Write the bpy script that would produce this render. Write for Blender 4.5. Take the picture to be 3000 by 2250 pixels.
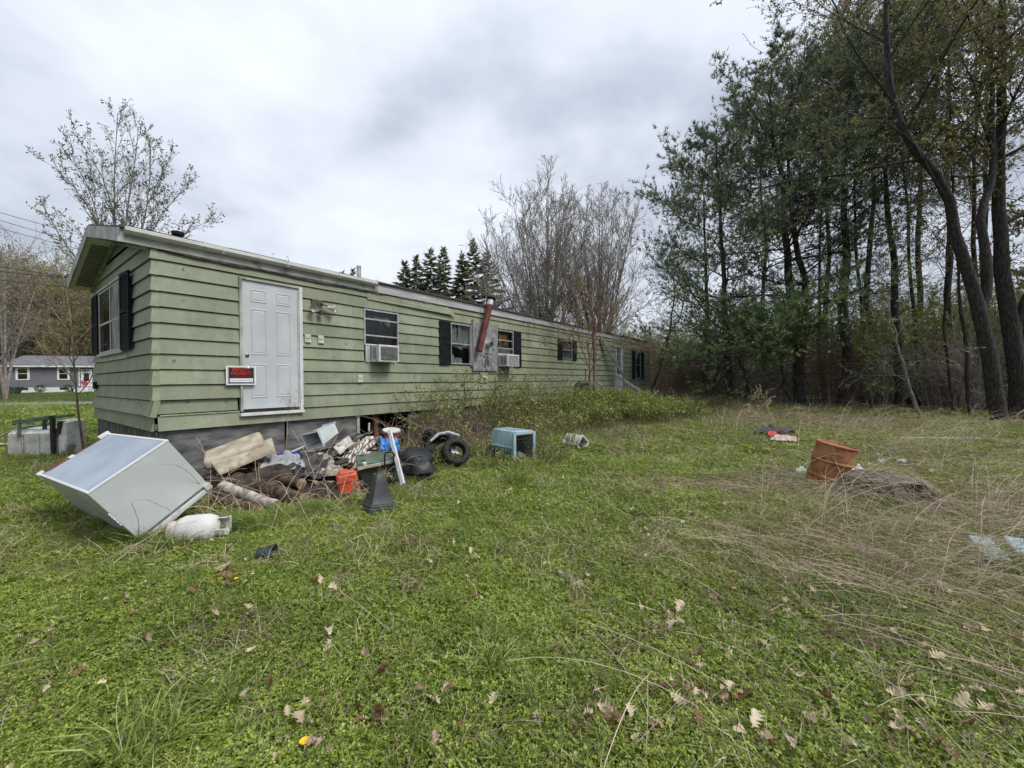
import bpy, math, random
import numpy as np
from mathutils import Vector, Matrix, Euler
R_ = random.Random(11)
rg = np.random.default_rng(5)
for o in list(bpy.data.objects): bpy.data.objects.remove(o)
SC = bpy.context.scene
COL = SC.collection
# ------------------------------------------------ camera
F = 1190.0; PITCH = math.radians(-0.43); ROLL = math.radians(0.48)
fv = np.array([0, math.cos(PITCH), math.sin(PITCH)]); rv = np.array([1., 0, 0]); uv_ = np.cross(rv, fv)
r2 = rv*math.cos(ROLL) - uv_*math.sin(ROLL); u2 = uv_*math.cos(ROLL) + rv*math.sin(ROLL)
CAM = np.array([0, 0, 1.5])
cd = bpy.data.cameras.new('camera'); cam = bpy.data.objects.new('camera', cd); COL.objects.link(cam)
cd.sensor_width = 36; cd.lens = F/3000*36; cd.clip_start = 0.05; cd.clip_end = 2000
cam.matrix_world = Matrix(((r2[0], u2[0], -fv[0], 0), (r2[1], u2[1], -fv[1], 0), (r2[2], u2[2], -fv[2], 1.5), (0, 0, 0, 1)))
SC.camera = cam
# ------------------------------------------------ light and sky
SC.view_settings.view_transform = 'Standard'; SC.view_settings.look = 'None'
SC.view_settings.exposure = 0.92; SC.view_settings.gamma = 1.0; SC.view_settings.use_curve_mapping = False
SUN_EL = math.radians(52); SUN_AZ = math.radians(120)   # azimuth clockwise from +Y
w = bpy.data.worlds.new('World'); SC.world = w; w.use_nodes = True
nt = w.node_tree; nt.nodes.clear()
def N(nt, t, **k):
    n = nt.nodes.new(t)
    for a, b in k.items(): setattr(n, a, b)
    return n
out = N(nt, 'ShaderNodeOutputWorld'); bg = N(nt, 'ShaderNodeBackground'); bg.inputs[1].default_value = 0.1
sky = N(nt, 'ShaderNodeTexSky', sky_type='NISHITA'); sky.sun_disc = False; sky.sun_elevation = SUN_EL; sky.sun_rotation = SUN_AZ
sky.air_density = 1.0; sky.dust_density = 3.0
tc = N(nt, 'ShaderNodeTexCoord'); sep = N(nt, 'ShaderNodeSeparateXYZ'); nt.links.new(tc.outputs['Generated'], sep.inputs[0])
def M(nt, op, a=None, b=None, c=None):
    n = N(nt, 'ShaderNodeMath', operation=op)
    for i, v in enumerate((a, b, c)):
        if v is None: continue
        if isinstance(v, (int, float)): n.inputs[i].default_value = v
        else: nt.links.new(v, n.inputs[i])
    return n.outputs[0]
den = M(nt, 'ADD', M(nt, 'MAXIMUM', sep.outputs[2], 0.0), 0.22)
cmb = N(nt, 'ShaderNodeCombineXYZ')
nt.links.new(M(nt, 'DIVIDE', sep.outputs[0], den), cmb.inputs[0]); nt.links.new(M(nt, 'DIVIDE', sep.outputs[1], den), cmb.inputs[1])
cmb.inputs[2].default_value = 3.7
n1 = N(nt, 'ShaderNodeTexNoise'); n1.inputs['Scale'].default_value = 0.75; n1.inputs['Detail'].default_value = 3; n1.inputs['Roughness'].default_value = 0.5; n1.inputs['Distortion'].default_value = 0.3
n2 = N(nt, 'ShaderNodeTexNoise'); n2.inputs['Scale'].default_value = 2.2; n2.inputs['Detail'].default_value = 5; n2.inputs['Roughness'].default_value = 0.5; n2.inputs['Distortion'].default_value = 0.15
nt.links.new(cmb.outputs[0], n1.inputs['Vector']); nt.links.new(cmb.outputs[0], n2.inputs['Vector'])
mixv = M(nt, 'ADD', M(nt, 'MULTIPLY', n1.outputs[0], 0.6), M(nt, 'MULTIPLY', n2.outputs[0], 0.4))
cr = N(nt, 'ShaderNodeValToRGB'); e = cr.color_ramp.elements
cr.color_ramp.interpolation = 'B_SPLINE'
e[0].position = 0.38; e[0].color = (0.28, 0.31, 0.37, 1); e[1].position = 0.62; e[1].color = (0.64, 0.675, 0.74, 1)
m_ = cr.color_ramp.elements.new(0.47); m_.color = (0.465, 0.50, 0.57, 1)
nt.links.new(mixv, cr.inputs[0])
zen = M(nt, 'ADD', M(nt, 'MULTIPLY', M(nt, 'MAXIMUM', sep.outputs[2], 0.0), 3.6), 7.35)
sc_ = N(nt, 'ShaderNodeVectorMath', operation='SCALE'); nt.links.new(cr.outputs[0], sc_.inputs[0]); nt.links.new(zen, sc_.inputs['Scale'])
mx = N(nt, 'ShaderNodeMix', data_type='RGBA'); mx.inputs[0].default_value = 0.94
nt.links.new(sky.outputs[0], mx.inputs[6]); nt.links.new(sc_.outputs[0], mx.inputs[7])
nt.links.new(mx.outputs[2], bg.inputs[0]); nt.links.new(bg.outputs[0], out.inputs[0])
sl = bpy.data.lights.new('sun', 'SUN'); sl.energy = 1.5; sl.angle = math.radians(22); sl.color = (1, 0.965, 0.90)
so = bpy.data.objects.new('sun', sl); COL.objects.link(so)
sd = Vector((math.sin(SUN_AZ)*math.cos(SUN_EL), math.cos(SUN_AZ)*math.cos(SUN_EL), math.sin(SUN_EL)))
so.rotation_euler = sd.to_track_quat('Z', 'Y').to_euler()

# ------------------------------------------------ helpers
def ray(u, v): return fv + r2*(u-1500)/F - u2*(v-1125)/F
def at(u, v, Y):
    """point seen at photograph pixel (u, v) that stands Y metres in front"""
    d = ray(u, v); return CAM + d*(Y/d[1])
def S(x): x = np.clip(x, 0, 1); return x*x*(3-2*x)
_tab = np.random.default_rng(99).random((256, 256))
def vn(x, y, s=0):
    x = np.asarray(x, float)+s*17.3; y = np.asarray(y, float)+s*9.1
    xi = np.floor(x).astype(int); yi = np.floor(y).astype(int); fx = x-xi; fy = y-yi
    fx = fx*fx*(3-2*fx); fy = fy*fy*(3-2*fy)
    a = _tab[xi % 256, yi % 256]; b = _tab[(xi+1) % 256, yi % 256]; c = _tab[xi % 256, (yi+1) % 256]; d = _tab[(xi+1) % 256, (yi+1) % 256]
    return (a*(1-fx)+b*fx)*(1-fy)+(c*(1-fx)+d*fx)*fy
def gh(x, y):
    x = np.asarray(x, float); y = np.asarray(y, float)
    z = 0.40*S((y-6)/15)*S((x+9)/6)*(1-0.85*S((x-8)/6))
    z = z + 0.50*S((y-34)/16)*S((-x-8)/10)
    z = z + (vn(x*0.45, y*0.45)-0.5)*0.09*S((np.abs(y)-0.2)/3) + (vn(x*1.7, y*1.7, 2)-0.5)*0.03
    z = z + 9.0*S((np.hypot(x, y-10)-75)/70)
    return z
def gp(u, v):
    d = ray(u, v); k = 1.5/max(-d[2], 1e-3)
    for _ in range(12):
        p = CAM+d*k; k = (1.5-float(gh(p[0], p[1])))/max(-d[2], 1e-3)
    return CAM+d*k
def V3(p): return Vector((float(p[0]), float(p[1]), float(p[2])))
_mats = {}
def lk(nt, a, b): nt.links.new(a, b)
def mat(name, c1, c2=None, rough=0.7, scale=6.0, bump=0.0, metal=0.0, spots=None, stretch=(1, 1, 1), detail=5, spot_scale=3.0, spot_thr=0.6, bscale=None, rmap=(0.4, 0.62), spec=0.4, coat=0.0, trans=0.0, rnd=0.0):
    """procedural material: two base colours mixed by noise, optional blotches, bump"""
    if name in _mats: return _mats[name]
    m = bpy.data.materials.new(name); m.use_nodes = True; nt = m.node_tree; b = nt.nodes['Principled BSDF']
    b.inputs['Roughness'].default_value = rough; b.inputs['Metallic'].default_value = metal; b.inputs['Specular IOR Level'].default_value = spec
    tc = N(nt, 'ShaderNodeTexCoord'); mp = N(nt, 'ShaderNodeMapping'); mp.inputs['Scale'].default_value = stretch; lk(nt, tc.outputs['Object'], mp.inputs[0])
    no = N(nt, 'ShaderNodeTexNoise'); no.inputs['Scale'].default_value = scale; no.inputs['Detail'].default_value = detail; lk(nt, mp.outputs[0], no.inputs['Vector'])
    r = N(nt, 'ShaderNodeValToRGB'); r.color_ramp.elements[0].position = rmap[0]; r.color_ramp.elements[1].position = rmap[1]
    r.color_ramp.elements[0].color = (*c1, 1); r.color_ramp.elements[1].color = (*(c2 or c1), 1); lk(nt, no.outputs[0], r.inputs[0])
    col = r.outputs[0]
    if spots:
        n3 = N(nt, 'ShaderNodeTexNoise'); n3.inputs['Scale'].default_value = spot_scale; n3.inputs['Detail'].default_value = 7; n3.inputs['Roughness'].default_value = 0.65; lk(nt, tc.outputs['Object'], n3.inputs['Vector'])
        r3 = N(nt, 'ShaderNodeValToRGB'); r3.color_ramp.elements[0].position = spot_thr; r3.color_ramp.elements[1].position = spot_thr+0.07; lk(nt, n3.outputs[0], r3.inputs[0])
        mm = N(nt, 'ShaderNodeMix', data_type='RGBA'); lk(nt, r3.outputs[0], mm.inputs[0]); lk(nt, col, mm.inputs[6]); mm.inputs[7].default_value = (*spots, 1); col = mm.outputs[2]
    if rnd:
        oi = N(nt, 'ShaderNodeObjectInfo'); hs = N(nt, 'ShaderNodeHueSaturation'); lk(nt, col, hs.inputs['Color'])
        lk(nt, M(nt, 'ADD', M(nt, 'MULTIPLY', oi.outputs['Random'], rnd), 1-rnd/2), hs.inputs['Value']); col = hs.outputs[0]
    lk(nt, col, b.inputs['Base Color'])
    if bump:
        nb = no
        if bscale:
            nb = N(nt, 'ShaderNodeTexNoise'); nb.inputs['Scale'].default_value = bscale; nb.inputs['Detail'].default_value = 5; lk(nt, mp.outputs[0], nb.inputs['Vector'])
        bu = N(nt, 'ShaderNodeBump'); bu.inputs['Strength'].default_value = min(1, bump); bu.inputs['Distance'].default_value = 0.02*max(1, bump); lk(nt, nb.outputs[0], bu.inputs['Height']); lk(nt, bu.outputs[0], b.inputs['Normal'])
    _mats[name] = m; return m
def leafmat(name, c1, c2, scale=1.2, tr=0.3, gl=0.06, rnd=0.5, c3=None):
    m = bpy.data.materials.new(name); m.use_nodes = True; nt = m.node_tree; nt.nodes.clear()
    o = N(nt, 'ShaderNodeOutputMaterial'); ge = N(nt, 'ShaderNodeNewGeometry')
    no = N(nt, 'ShaderNodeTexNoise'); no.inputs['Scale'].default_value = scale; no.inputs['Detail'].default_value = 4; lk(nt, ge.outputs['Position'], no.inputs['Vector'])
    oi = N(nt, 'ShaderNodeObjectInfo')
    v = M(nt, 'ADD', M(nt, 'MULTIPLY', no.outputs[0], 1.0-rnd*0.5), M(nt, 'MULTIPLY', oi.outputs['Random'], rnd*0.5))
    if c3 is not None: v = M(nt, 'ADD', M(nt, 'MULTIPLY', v, 0.55), M(nt, 'MULTIPLY', ge.outputs['Random Per Island'], 0.45))
    r = N(nt, 'ShaderNodeValToRGB'); r.color_ramp.elements[0].position = 0.3; r.color_ramp.elements[1].position = 0.68
    r.color_ramp.elements[0].color = (*c1, 1); r.color_ramp.elements[1].color = (*c2, 1); lk(nt, v, r.inputs[0])
    if c3 is not None:
        x = r.color_ramp.elements.new(0.8); x.color = (*c3, 1)
    d = N(nt, 'ShaderNodeBsdfDiffuse'); t = N(nt, 'ShaderNodeBsdfTranslucent'); g = N(nt, 'ShaderNodeBsdfGlossy'); g.inputs['Roughness'].default_value = 0.45
    for q in (d, t): lk(nt, r.outputs[0], q.inputs[0])
    a = N(nt, 'ShaderNodeMixShader'); a.inputs[0].default_value = tr; lk(nt, d.outputs[0], a.inputs[1]); lk(nt, t.outputs[0], a.inputs[2])
    b = N(nt, 'ShaderNodeMixShader'); b.inputs[0].default_value = gl; lk(nt, a.outputs[0], b.inputs[1]); lk(nt, g.outputs[0], b.inputs[2])
    lk(nt, b.outputs[0], o.inputs[0]); _mats[name] = m; return m
def glassmat(name, tint=(0.8, 0.85, 0.85), refl=0.22, rough=0.03):
    m = bpy.data.materials.new(name); m.use_nodes = True; nt = m.node_tree; nt.nodes.clear()
    o = N(nt, 'ShaderNodeOutputMaterial'); t = N(nt, 'ShaderNodeBsdfTransparent'); t.inputs[0].default_value = (*tint, 1)
    g = N(nt, 'ShaderNodeBsdfGlossy'); g.inputs['Roughness'].default_value = rough
    a = N(nt, 'ShaderNodeMixShader'); a.inputs[0].default_value = refl; lk(nt, t.outputs[0], a.inputs[1]); lk(nt, g.outputs[0], a.inputs[2]); lk(nt, a.outputs[0], o.inputs[0])
    return m

def link(name, me, mt=None, parent=None, loc=None, rot=None):
    o = bpy.data.objects.new(name, me); COL.objects.link(o)
    if mt is not None and me is not None:
        for q in (mt if isinstance(mt, (list, tuple)) else [mt]): me.materials.append(q)
    if parent is not None: o.parent = parent
    if loc is not None: o.location = V3(loc)
    if rot is not None: o.rotation_euler = rot
    return o
def tag(o, label=None, cat=None, group=None, kind=None):
    if label: o['label'] = label
    if cat: o['category'] = cat
    if group: o['group'] = group
    if kind: o['kind'] = kind
    return o
def thing(name, label, cat, loc=(0, 0, 0), rot=(0, 0, 0), group=None):
    o = bpy.data.objects.new(name, None); o.empty_display_size = 0.1; COL.objects.link(o)
    o.location = V3(loc); o.rotation_euler = rot; return tag(o, label, cat, group)
def npmesh(name, V, Fc, smooth=False):
    """V (n,3); Fc list of int arrays (m,k)"""
    me = bpy.data.meshes.new(name); V = np.asarray(V, np.float32)
    me.vertices.add(len(V)); me.vertices.foreach_set('co', V.ravel())
    Fc = [np.asarray(f, np.int32) for f in Fc if len(f)]
    li = np.concatenate([f.ravel() for f in Fc]); tot = np.concatenate([np.full(len(f), f.shape[1], np.int32) for f in Fc])
    st = np.concatenate([[0], np.cumsum(tot)[:-1]]).astype(np.int32)
    me.loops.add(len(li)); me.loops.foreach_set('vertex_index', li)
    me.polygons.add(len(tot)); me.polygons.foreach_set('loop_start', st)
    me.polygons.foreach_set('use_smooth', np.full(len(tot), smooth))
    me.update(calc_edges=True); me.validate(); return me
class MB:
    def __init__(s): s.v = []; s.f = []; s.m = []; s.cm = 0
    def add(s, vs, fs, T=None):
        b = len(s.v)
        for p in vs: s.v.append(tuple(T @ Vector(p)) if T is not None else tuple(float(c) for c in p))
        for f in fs: s.f.append([b+i for i in f]); s.m.append(s.cm)
        return s
    def box(s, x0, x1, y0, y1, z0, z1, T=None):
        return s.add([(x0, y0, z0), (x1, y0, z0), (x1, y1, z0), (x0, y1, z0), (x0, y0, z1), (x1, y0, z1), (x1, y1, z1), (x0, y1, z1)],
                     [(0, 3, 2, 1), (4, 5, 6, 7), (0, 1, 5, 4), (1, 2, 6, 5), (2, 3, 7, 6), (3, 0, 4, 7)], T)
    def hexa(s, p, T=None): return s.add(p, [(0, 3, 2, 1), (4, 5, 6, 7), (0, 1, 5, 4), (1, 2, 6, 5), (2, 3, 7, 6), (3, 0, 4, 7)], T)
    def prism(s, poly, y0, y1, T=None):
        """polygon in xz extruded along y"""
        n = len(poly); vs = [(x, y0, z) for x, z in poly]+[(x, y1, z) for x, z in poly]
        fs = [tuple(range(n)), tuple(range(2*n-1, n-1, -1))]+[(i, i+n, (i+1) % n+n, (i+1) % n) for i in range(n)]
        return s.add(vs, fs, T)
    def bar(s, a, b, w, h=None, up=(0, 0, 1)):
        a = V3(a); b = V3(b); h = h or w; d = (b-a).normalized(); sx = d.cross(Vector(up))
        if sx.length < 1e-3: sx = d.cross(Vector((1, 0, 0)))
        sx.normalize(); sy = sx.cross(d); c = []
        for p in (a, b):
            for i, j in ((-1, -1), (1, -1), (1, 1), (-1, 1)): c.append(tuple(p+sx*(i*w/2)+sy*(j*h/2)))
        return s.add(c, [(3, 2, 1, 0), (4, 5, 6, 7), (0, 1, 5, 4), (1, 2, 6, 5), (2, 3, 7, 6), (3, 0, 4, 7)])
    def tube(s, pts, r, n=8, cap=True):
        pts = [V3(p) for p in pts]; rs = r if isinstance(r, (list, tuple)) else [r]*len(pts); vs = []; ref = None
        for i, p in enumerate(pts):
            d = (pts[min(i+1, len(pts)-1)]-pts[max(i-1, 0)]).normalized()
            if ref is None: ref = Vector((0, 0, 1)) if abs(d.z) < .9 else Vector((1, 0, 0))
            a = d.cross(ref).normalized(); b = a.cross(d); ref = b
            for k in range(n): t = 2*math.pi*k/n; vs.append(tuple(p+a*(math.cos(t)*rs[i])+b*(math.sin(t)*rs[i])))
        fs = [(i*n+k, i*n+(k+1) % n, (i+1)*n+(k+1) % n, (i+1)*n+k) for i in range(len(pts)-1) for k in range(n)]
        if cap: fs += [tuple(range(n-1, -1, -1)), tuple((len(pts)-1)*n+k for k in range(n))]
        return s.add(vs, fs)
    def lathe(s, prof, n=24, T=None, cap0=True, cap1=True):
        """profile (r,z) round the z axis"""
        vs = [(r*math.cos(2*math.pi*k/n), r*math.sin(2*math.pi*k/n), z) for r, z in prof for k in range(n)]
        fs = [(i*n+k, i*n+(k+1) % n, (i+1)*n+(k+1) % n, (i+1)*n+k) for i in range(len(prof)-1) for k in range(n)]
        if cap0: fs.append(tuple(range(n-1, -1, -1)))
        if cap1: fs.append(tuple((len(prof)-1)*n+k for k in range(n)))
        return s.add(vs, fs, T)
    def build(s, name, mt, parent=None, smooth=False, bevel=0, loc=None, rot=None, seg=2, solid=0, sub=0):
        me = bpy.data.meshes.new(name); me.from_pydata(s.v, [], s.f); me.update()
        o = link(name, me, mt, parent, loc, rot)
        if isinstance(mt, (list, tuple)):
            for p, i in zip(me.polygons, s.m): p.material_index = i
        if smooth:
            for p in me.polygons: p.use_smooth = True
            if smooth != 'all':
                try: me.set_sharp_from_angle(angle=math.radians(40))
                except Exception: pass
        if solid:
            q = o.modifiers.new('thickness', 'SOLIDIFY'); q.thickness = solid
        if sub:
            q = o.modifiers.new('sub', 'SUBSURF'); q.levels = sub; q.render_levels = sub
        if bevel:
            q = o.modifiers.new('bevel', 'BEVEL'); q.width = bevel; q.segments = seg; q.limit_method = 'ANGLE'; q.angle_limit = math.radians(35)
        return o
def frame_T(p, xa, za):
    """matrix with origin p, x axis along xa, z axis near za"""
    x = V3(xa).normalized(); z = V3(za); y = z.cross(x).normalized(); z = x.cross(y)
    return Matrix(((x.x, y.x, z.x, p[0]), (x.y, y.y, z.y, p[1]), (x.z, y.z, z.z, p[2]), (0, 0, 0, 1)))
def place(o, T): o.matrix_world = T; return o

# ------------------------------------------------ branching plants (vectorised)
def nrm(a): return a/(np.linalg.norm(a, axis=-1, keepdims=True)+1e-9)
def resample(poly, n):
    poly = np.asarray(poly, float); d = np.r_[0, np.cumsum(np.linalg.norm(np.diff(poly, axis=0), axis=1))]
    t = np.linspace(0, d[-1], n); return np.stack([np.interp(t, d, poly[:, i]) for i in range(3)], 1)
def grow(P, R, n, ratio, ang, up, wob, NP, t0=.25, t1=1., rr=.55, g=None, lenf=None, flat=0., dang=12, tip=.25):
    g = g or rg; B, Q, _ = P.shape; K = B*n; pi = np.repeat(np.arange(B), n)
    t = t0+(t1-t0)*((np.tile(np.arange(n), B)+g.random(K))/n); f = np.clip(t*(Q-1), 0, Q-1.001); i = f.astype(int); fr = (f-i)[:, None]
    p = P[pi, i]*(1-fr)+P[pi, i+1]*fr; r = (R[pi, i]*(1-fr[:, 0])+R[pi, i+1]*fr[:, 0]); tan = nrm(P[pi, i+1]-P[pi, i])
    L = np.linalg.norm(np.diff(P, axis=1), axis=2).sum(1)[pi]*ratio*g.uniform(.65, 1.2, K)
    if lenf is not None: L = L*lenf(t)
    az = np.tile(np.arange(n), B)*2.4+g.uniform(0, 6.28, B)[pi]+g.normal(0, .4, K); a = np.radians(ang+g.normal(0, dang, K))
    ref = np.where(np.abs(tan[:, 2:3]) < .9, np.array([[0, 0, 1.]]), np.array([[1., 0, 0]])); e1 = nrm(np.cross(tan, ref)); e2 = np.cross(tan, e1)
    ce = np.cos(az)[:, None]; se = np.sin(az)[:, None]*(1-flat)
    d = nrm(tan*np.cos(a)[:, None]+nrm(e1*ce+e2*se)*np.sin(a)[:, None])
    pts = [p]; st = (L/(NP-1))[:, None]
    for k in range(NP-1):
        d = nrm(d+np.array([0, 0, up])/NP+g.normal(0, wob/np.sqrt(NP), (K, 3))); p = p+d*st; pts.append(p)
    r0 = np.minimum(r*rr, r); taper = np.linspace(1, tip, NP)[None]
    return np.stack(pts, 1), r0[:, None]*taper
def tubes(P, R, sides=3):
    B, Q, _ = P.shape; T = np.empty_like(P); T[:, 1:-1] = P[:, 2:]-P[:, :-2]; T[:, 0] = P[:, 1]-P[:, 0]; T[:, -1] = P[:, -1]-P[:, -2]; T = nrm(T)
    m = nrm(P[:, -1]-P[:, 0]); ref = np.where(np.abs(m[:, 2:3]) < .8, np.array([[0, 0, 1.]]), np.array([[1., 0, 0]]))[:, None]
    a = nrm(np.cross(T, np.broadcast_to(ref, T.shape))); b = np.cross(a, T)
    th = np.arange(sides)*2*np.pi/sides
    V = P[:, :, None]+R[:, :, None, None]*(a[:, :, None]*np.cos(th)[None, None, :, None]+b[:, :, None]*np.sin(th)[None, None, :, None])
    base = (np.arange(B)*Q*sides)[:, None, None]; i = (np.arange(Q-1)*sides)[None, :, None]; k = np.arange(sides)[None, None]; k2 = (k+1) % sides
    q = np.stack([base+i+k, base+i+k2, base+i+sides+k2, base+i+sides+k], -1).reshape(-1, 4)
    return V.reshape(-1, 3), q
class Acc:
    def __init__(s): s.V = []; s.Q = []; s.T = []; s.n = 0
    def tubes(s, P, R, sides=3):
        v, q = tubes(P, R, sides); s.Q.append(q+s.n); s.V.append(v); s.n += len(v); return s
    def tris(s, v):   # (m,3,3)
        s.T.append(np.arange(len(v)*3).reshape(-1, 3)+s.n); s.V.append(v.reshape(-1, 3)); s.n += len(v)*3; return s
    def quads(s, v):
        s.Q.append(np.arange(len(v)*4).reshape(-1, 4)+s.n); s.V.append(v.reshape(-1, 3)); s.n += len(v)*4; return s
    def build(s, name, mt, parent=None, smooth=False):
        me = npmesh(name, np.concatenate(s.V), [np.concatenate(s.Q) if s.Q else np.zeros((0, 4), int), np.concatenate(s.T) if s.T else np.zeros((0, 3), int)], smooth)
        return link(name, me, mt, parent)
def sample(P, n, g=None, t0=.15, t1=1., jit=0.02):
    g = g or rg; B, Q, _ = P.shape; bi = g.integers(0, B, n); f = np.clip(g.uniform(t0, t1, n)*(Q-1), 0, Q-1.001); i = f.astype(int); fr = (f-i)[:, None]
    return P[bi, i]*(1-fr)+P[bi, i+1]*fr+g.normal(0, jit, (n, 3)), nrm(P[bi, i+1]-P[bi, i])
def leaves(pos, size, g=None, tan=None, aspect=.5, droop=0., along=.3):
    """folded rhombus leaf quads"""
    g = g or rg; n = len(pos); sz = size*g.uniform(.6, 1.3, n)[:, None]
    d = g.normal(0, 1, (n, 3)); d[:, 2] -= droop
    if tan is not None: d = d+tan*along*3
    d = nrm(d); s = nrm(np.cross(d, g.normal(0, 1, (n, 3)))); b = pos+d*sz*.15
    return np.stack([b, b+d*sz*.5+s*sz*aspect*.5, b+d*sz, b+d*sz*.5-s*sz*aspect*.5], 1)
def tufts(pos, tan, L, wd, k, g=None, up=.3, spread=.8):
    """needle sprays: k thin triangles each"""
    g = g or rg; n = len(pos); p = np.repeat(pos, k, 0); t = np.repeat(tan, k, 0)
    d = nrm(t+g.normal(0, spread, (n*k, 3))+np.array([0, 0, up])); s = nrm(np.cross(d, g.normal(0, 1, (n*k, 3)))); l = L*g.uniform(.6, 1.2, n*k)[:, None]
    return np.stack([p-s*wd/2, p+s*wd/2, p+d*l], 1)
# ------------------------------------------------ scattering of ground cover (geometry nodes)
_pc = {}
def proto_coll(name, objs):
    c = bpy.data.collections.new(name)
    for o in objs:
        for q in list(o.users_collection): q.objects.unlink(o)
        c.objects.link(o)
    return c
def scatter(name, coll, P, rot, scl, idx, label=None, cat=None):
    n = len(P); me = bpy.data.meshes.new(name); me.vertices.add(n); me.vertices.foreach_set('co', np.asarray(P, np.float32).ravel())
    a = me.attributes.new('rot', 'FLOAT_VECTOR', 'POINT'); a.data.foreach_set('vector', np.asarray(rot, np.float32).ravel())
    a = me.attributes.new('scl', 'FLOAT', 'POINT'); a.data.foreach_set('value', np.asarray(scl, np.float32))
    a = me.attributes.new('idx', 'INT', 'POINT'); a.data.foreach_set('value', np.asarray(idx, np.int32))
    me.update(); o = link(name, me)
    ng = bpy.data.node_groups.new(name, 'GeometryNodeTree'); ng.interface.new_socket('Geometry', in_out='INPUT', socket_type='NodeSocketGeometry'); ng.interface.new_socket('Geometry', in_out='OUTPUT', socket_type='NodeSocketGeometry')
    gi = N(ng, 'NodeGroupInput'); go = N(ng, 'NodeGroupOutput'); ip = N(ng, 'GeometryNodeInstanceOnPoints'); ci = N(ng, 'GeometryNodeCollectionInfo')
    ci.inputs['Collection'].default_value = coll; ci.inputs['Separate Children'].default_value = True; ci.inputs['Reset Children'].default_value = True
    def at_(nm, ty):
        q = N(ng, 'GeometryNodeInputNamedAttribute'); q.data_type = ty; q.inputs[0].default_value = nm
        return [s for s in q.outputs if s.enabled and s.name == 'Attribute'][0]
    lk(ng, gi.outputs[0], ip.inputs['Points']); lk(ng, ci.outputs[0], ip.inputs['Instance']); ip.inputs['Pick Instance'].default_value = True
    lk(ng, at_('idx', 'INT'), ip.inputs['Instance Index']); lk(ng, at_('scl', 'FLOAT'), ip.inputs['Scale'])
    er = N(ng, 'FunctionNodeEulerToRotation'); lk(ng, at_('rot', 'FLOAT_VECTOR'), er.inputs[0]); lk(ng, er.outputs[0], ip.inputs['Rotation'])
    lk(ng, ip.outputs[0], go.inputs[0])
    md = o.modifiers.new('scatter', 'NODES'); md.node_group = ng
    return tag(o, label, cat, kind='stuff')
# ------------------------------------------------ ground, road
OT = np.array([-4.74, 5.38]); D1 = np.array([.5976, .8018]); D2 = np.array([-.8018, .5976])
TL, TW = 20.1, 4.15
def tloc(x, y): return (x-OT[0])*D1[0]+(y-OT[1])*D1[1], (x-OT[0])*D2[0]+(y-OT[1])*D2[1]
RD0 = np.array([-32.6, 27.5]); RDd = nrm(np.array([1, .42])); RDn = np.array([-RDd[1], RDd[0]])
def rloc(x, y): return (x-RD0[0])*RDd[0]+(y-RD0[1])*RDd[1], (x-RD0[0])*RDn[0]+(y-RD0[1])*RDn[1]
def straw(x, y):
    """how much dry growth lies at a place, 0..1"""
    n = vn(x*.8, y*.8, 5)*.6+vn(x*2.3, y*2.3, 6)*.4
    a = np.exp(-(((x-3.1)/1.7)**2+((y-3.1)/1.25)**2))*1.25
    a = np.maximum(a, np.exp(-(((x-5.2)/2.4)**2+((y-4.6)/1.2)**2)))
    a = np.maximum(a, 1.2*np.exp(-(((x-3.2)/1.6)**2+((y-5.4)/.5)**2)))
    a = np.maximum(a, .95*np.exp(-(((x-8)/4.5)**2+((y-20.5)/6)**2)))
    a = np.maximum(a, .75*S((y-(10.2-.05*x))/2.2)*S((x-4)/3)*(1-S((y-24)/6)))
    a = np.maximum(a, .62*np.exp(-(((x-2.9)/1.5)**2+((y-1.6)/.9)**2)))
    a = np.maximum(a, .30*np.exp(-(((x-.6)/1.6)**2+((y-1.7)/.5)**2)))
    a = np.maximum(a, .35*S((x-2)/3)*S((y-4)/3)*(1-S((y-12)/4)))
    a = np.maximum(a, .5*np.exp(-(((x+1.2)/1.1)**2+((y-5.3)/.35)**2)))
    a = np.maximum(a, .8*np.exp(-(((x-2.6)/1.2)**2+((y-10.5)/2.5)**2)))
    ts = tloc(x, y); a = np.maximum(a, .85*np.exp(-((ts[1]+.9)/.9)**2)*S((ts[0]+1)/1.5))
    return np.clip(a*(.55+.9*n), 0, 1)
gm = bpy.data.materials.new('ground'); gm.use_nodes = True; nt = gm.node_tree; b = nt.nodes['Principled BSDF']; b.inputs['Roughness'].default_value = 1; b.inputs['Specular IOR Level'].default_value = .1
ge = N(nt, 'ShaderNodeNewGeometry'); at1 = N(nt, 'ShaderNodeAttribute'); at1.attribute_name = 'dry'
na = N(nt, 'ShaderNodeTexNoise'); na.inputs['Scale'].default_value = 9; na.inputs['Detail'].default_value = 8; na.inputs['Roughness'].default_value = .7; lk(nt, ge.outputs['Position'], na.inputs['Vector'])
nb = N(nt, 'ShaderNodeTexNoise'); nb.inputs['Scale'].default_value = .6; nb.inputs['Detail'].default_value = 5; lk(nt, ge.outputs['Position'], nb.inputs['Vector'])
ra = N(nt, 'ShaderNodeValToRGB'); ra.color_ramp.elements[0].position = .35; ra.color_ramp.elements[1].position = .65; ra.color_ramp.elements[0].color = (.022, .026, .010, 1); ra.color_ramp.elements[1].color = (.085, .105, .032, 1); lk(nt, na.outputs[0], ra.inputs[0])
rb = N(nt, 'ShaderNodeValToRGB'); rb.color_ramp.elements[0].position = .3; rb.color_ramp.elements[1].position = .7; rb.color_ramp.elements[0].color = (.12, .085, .05, 1); rb.color_ramp.elements[1].color = (.32, .24, .15, 1); lk(nt, na.outputs[0], rb.inputs[0])
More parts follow.
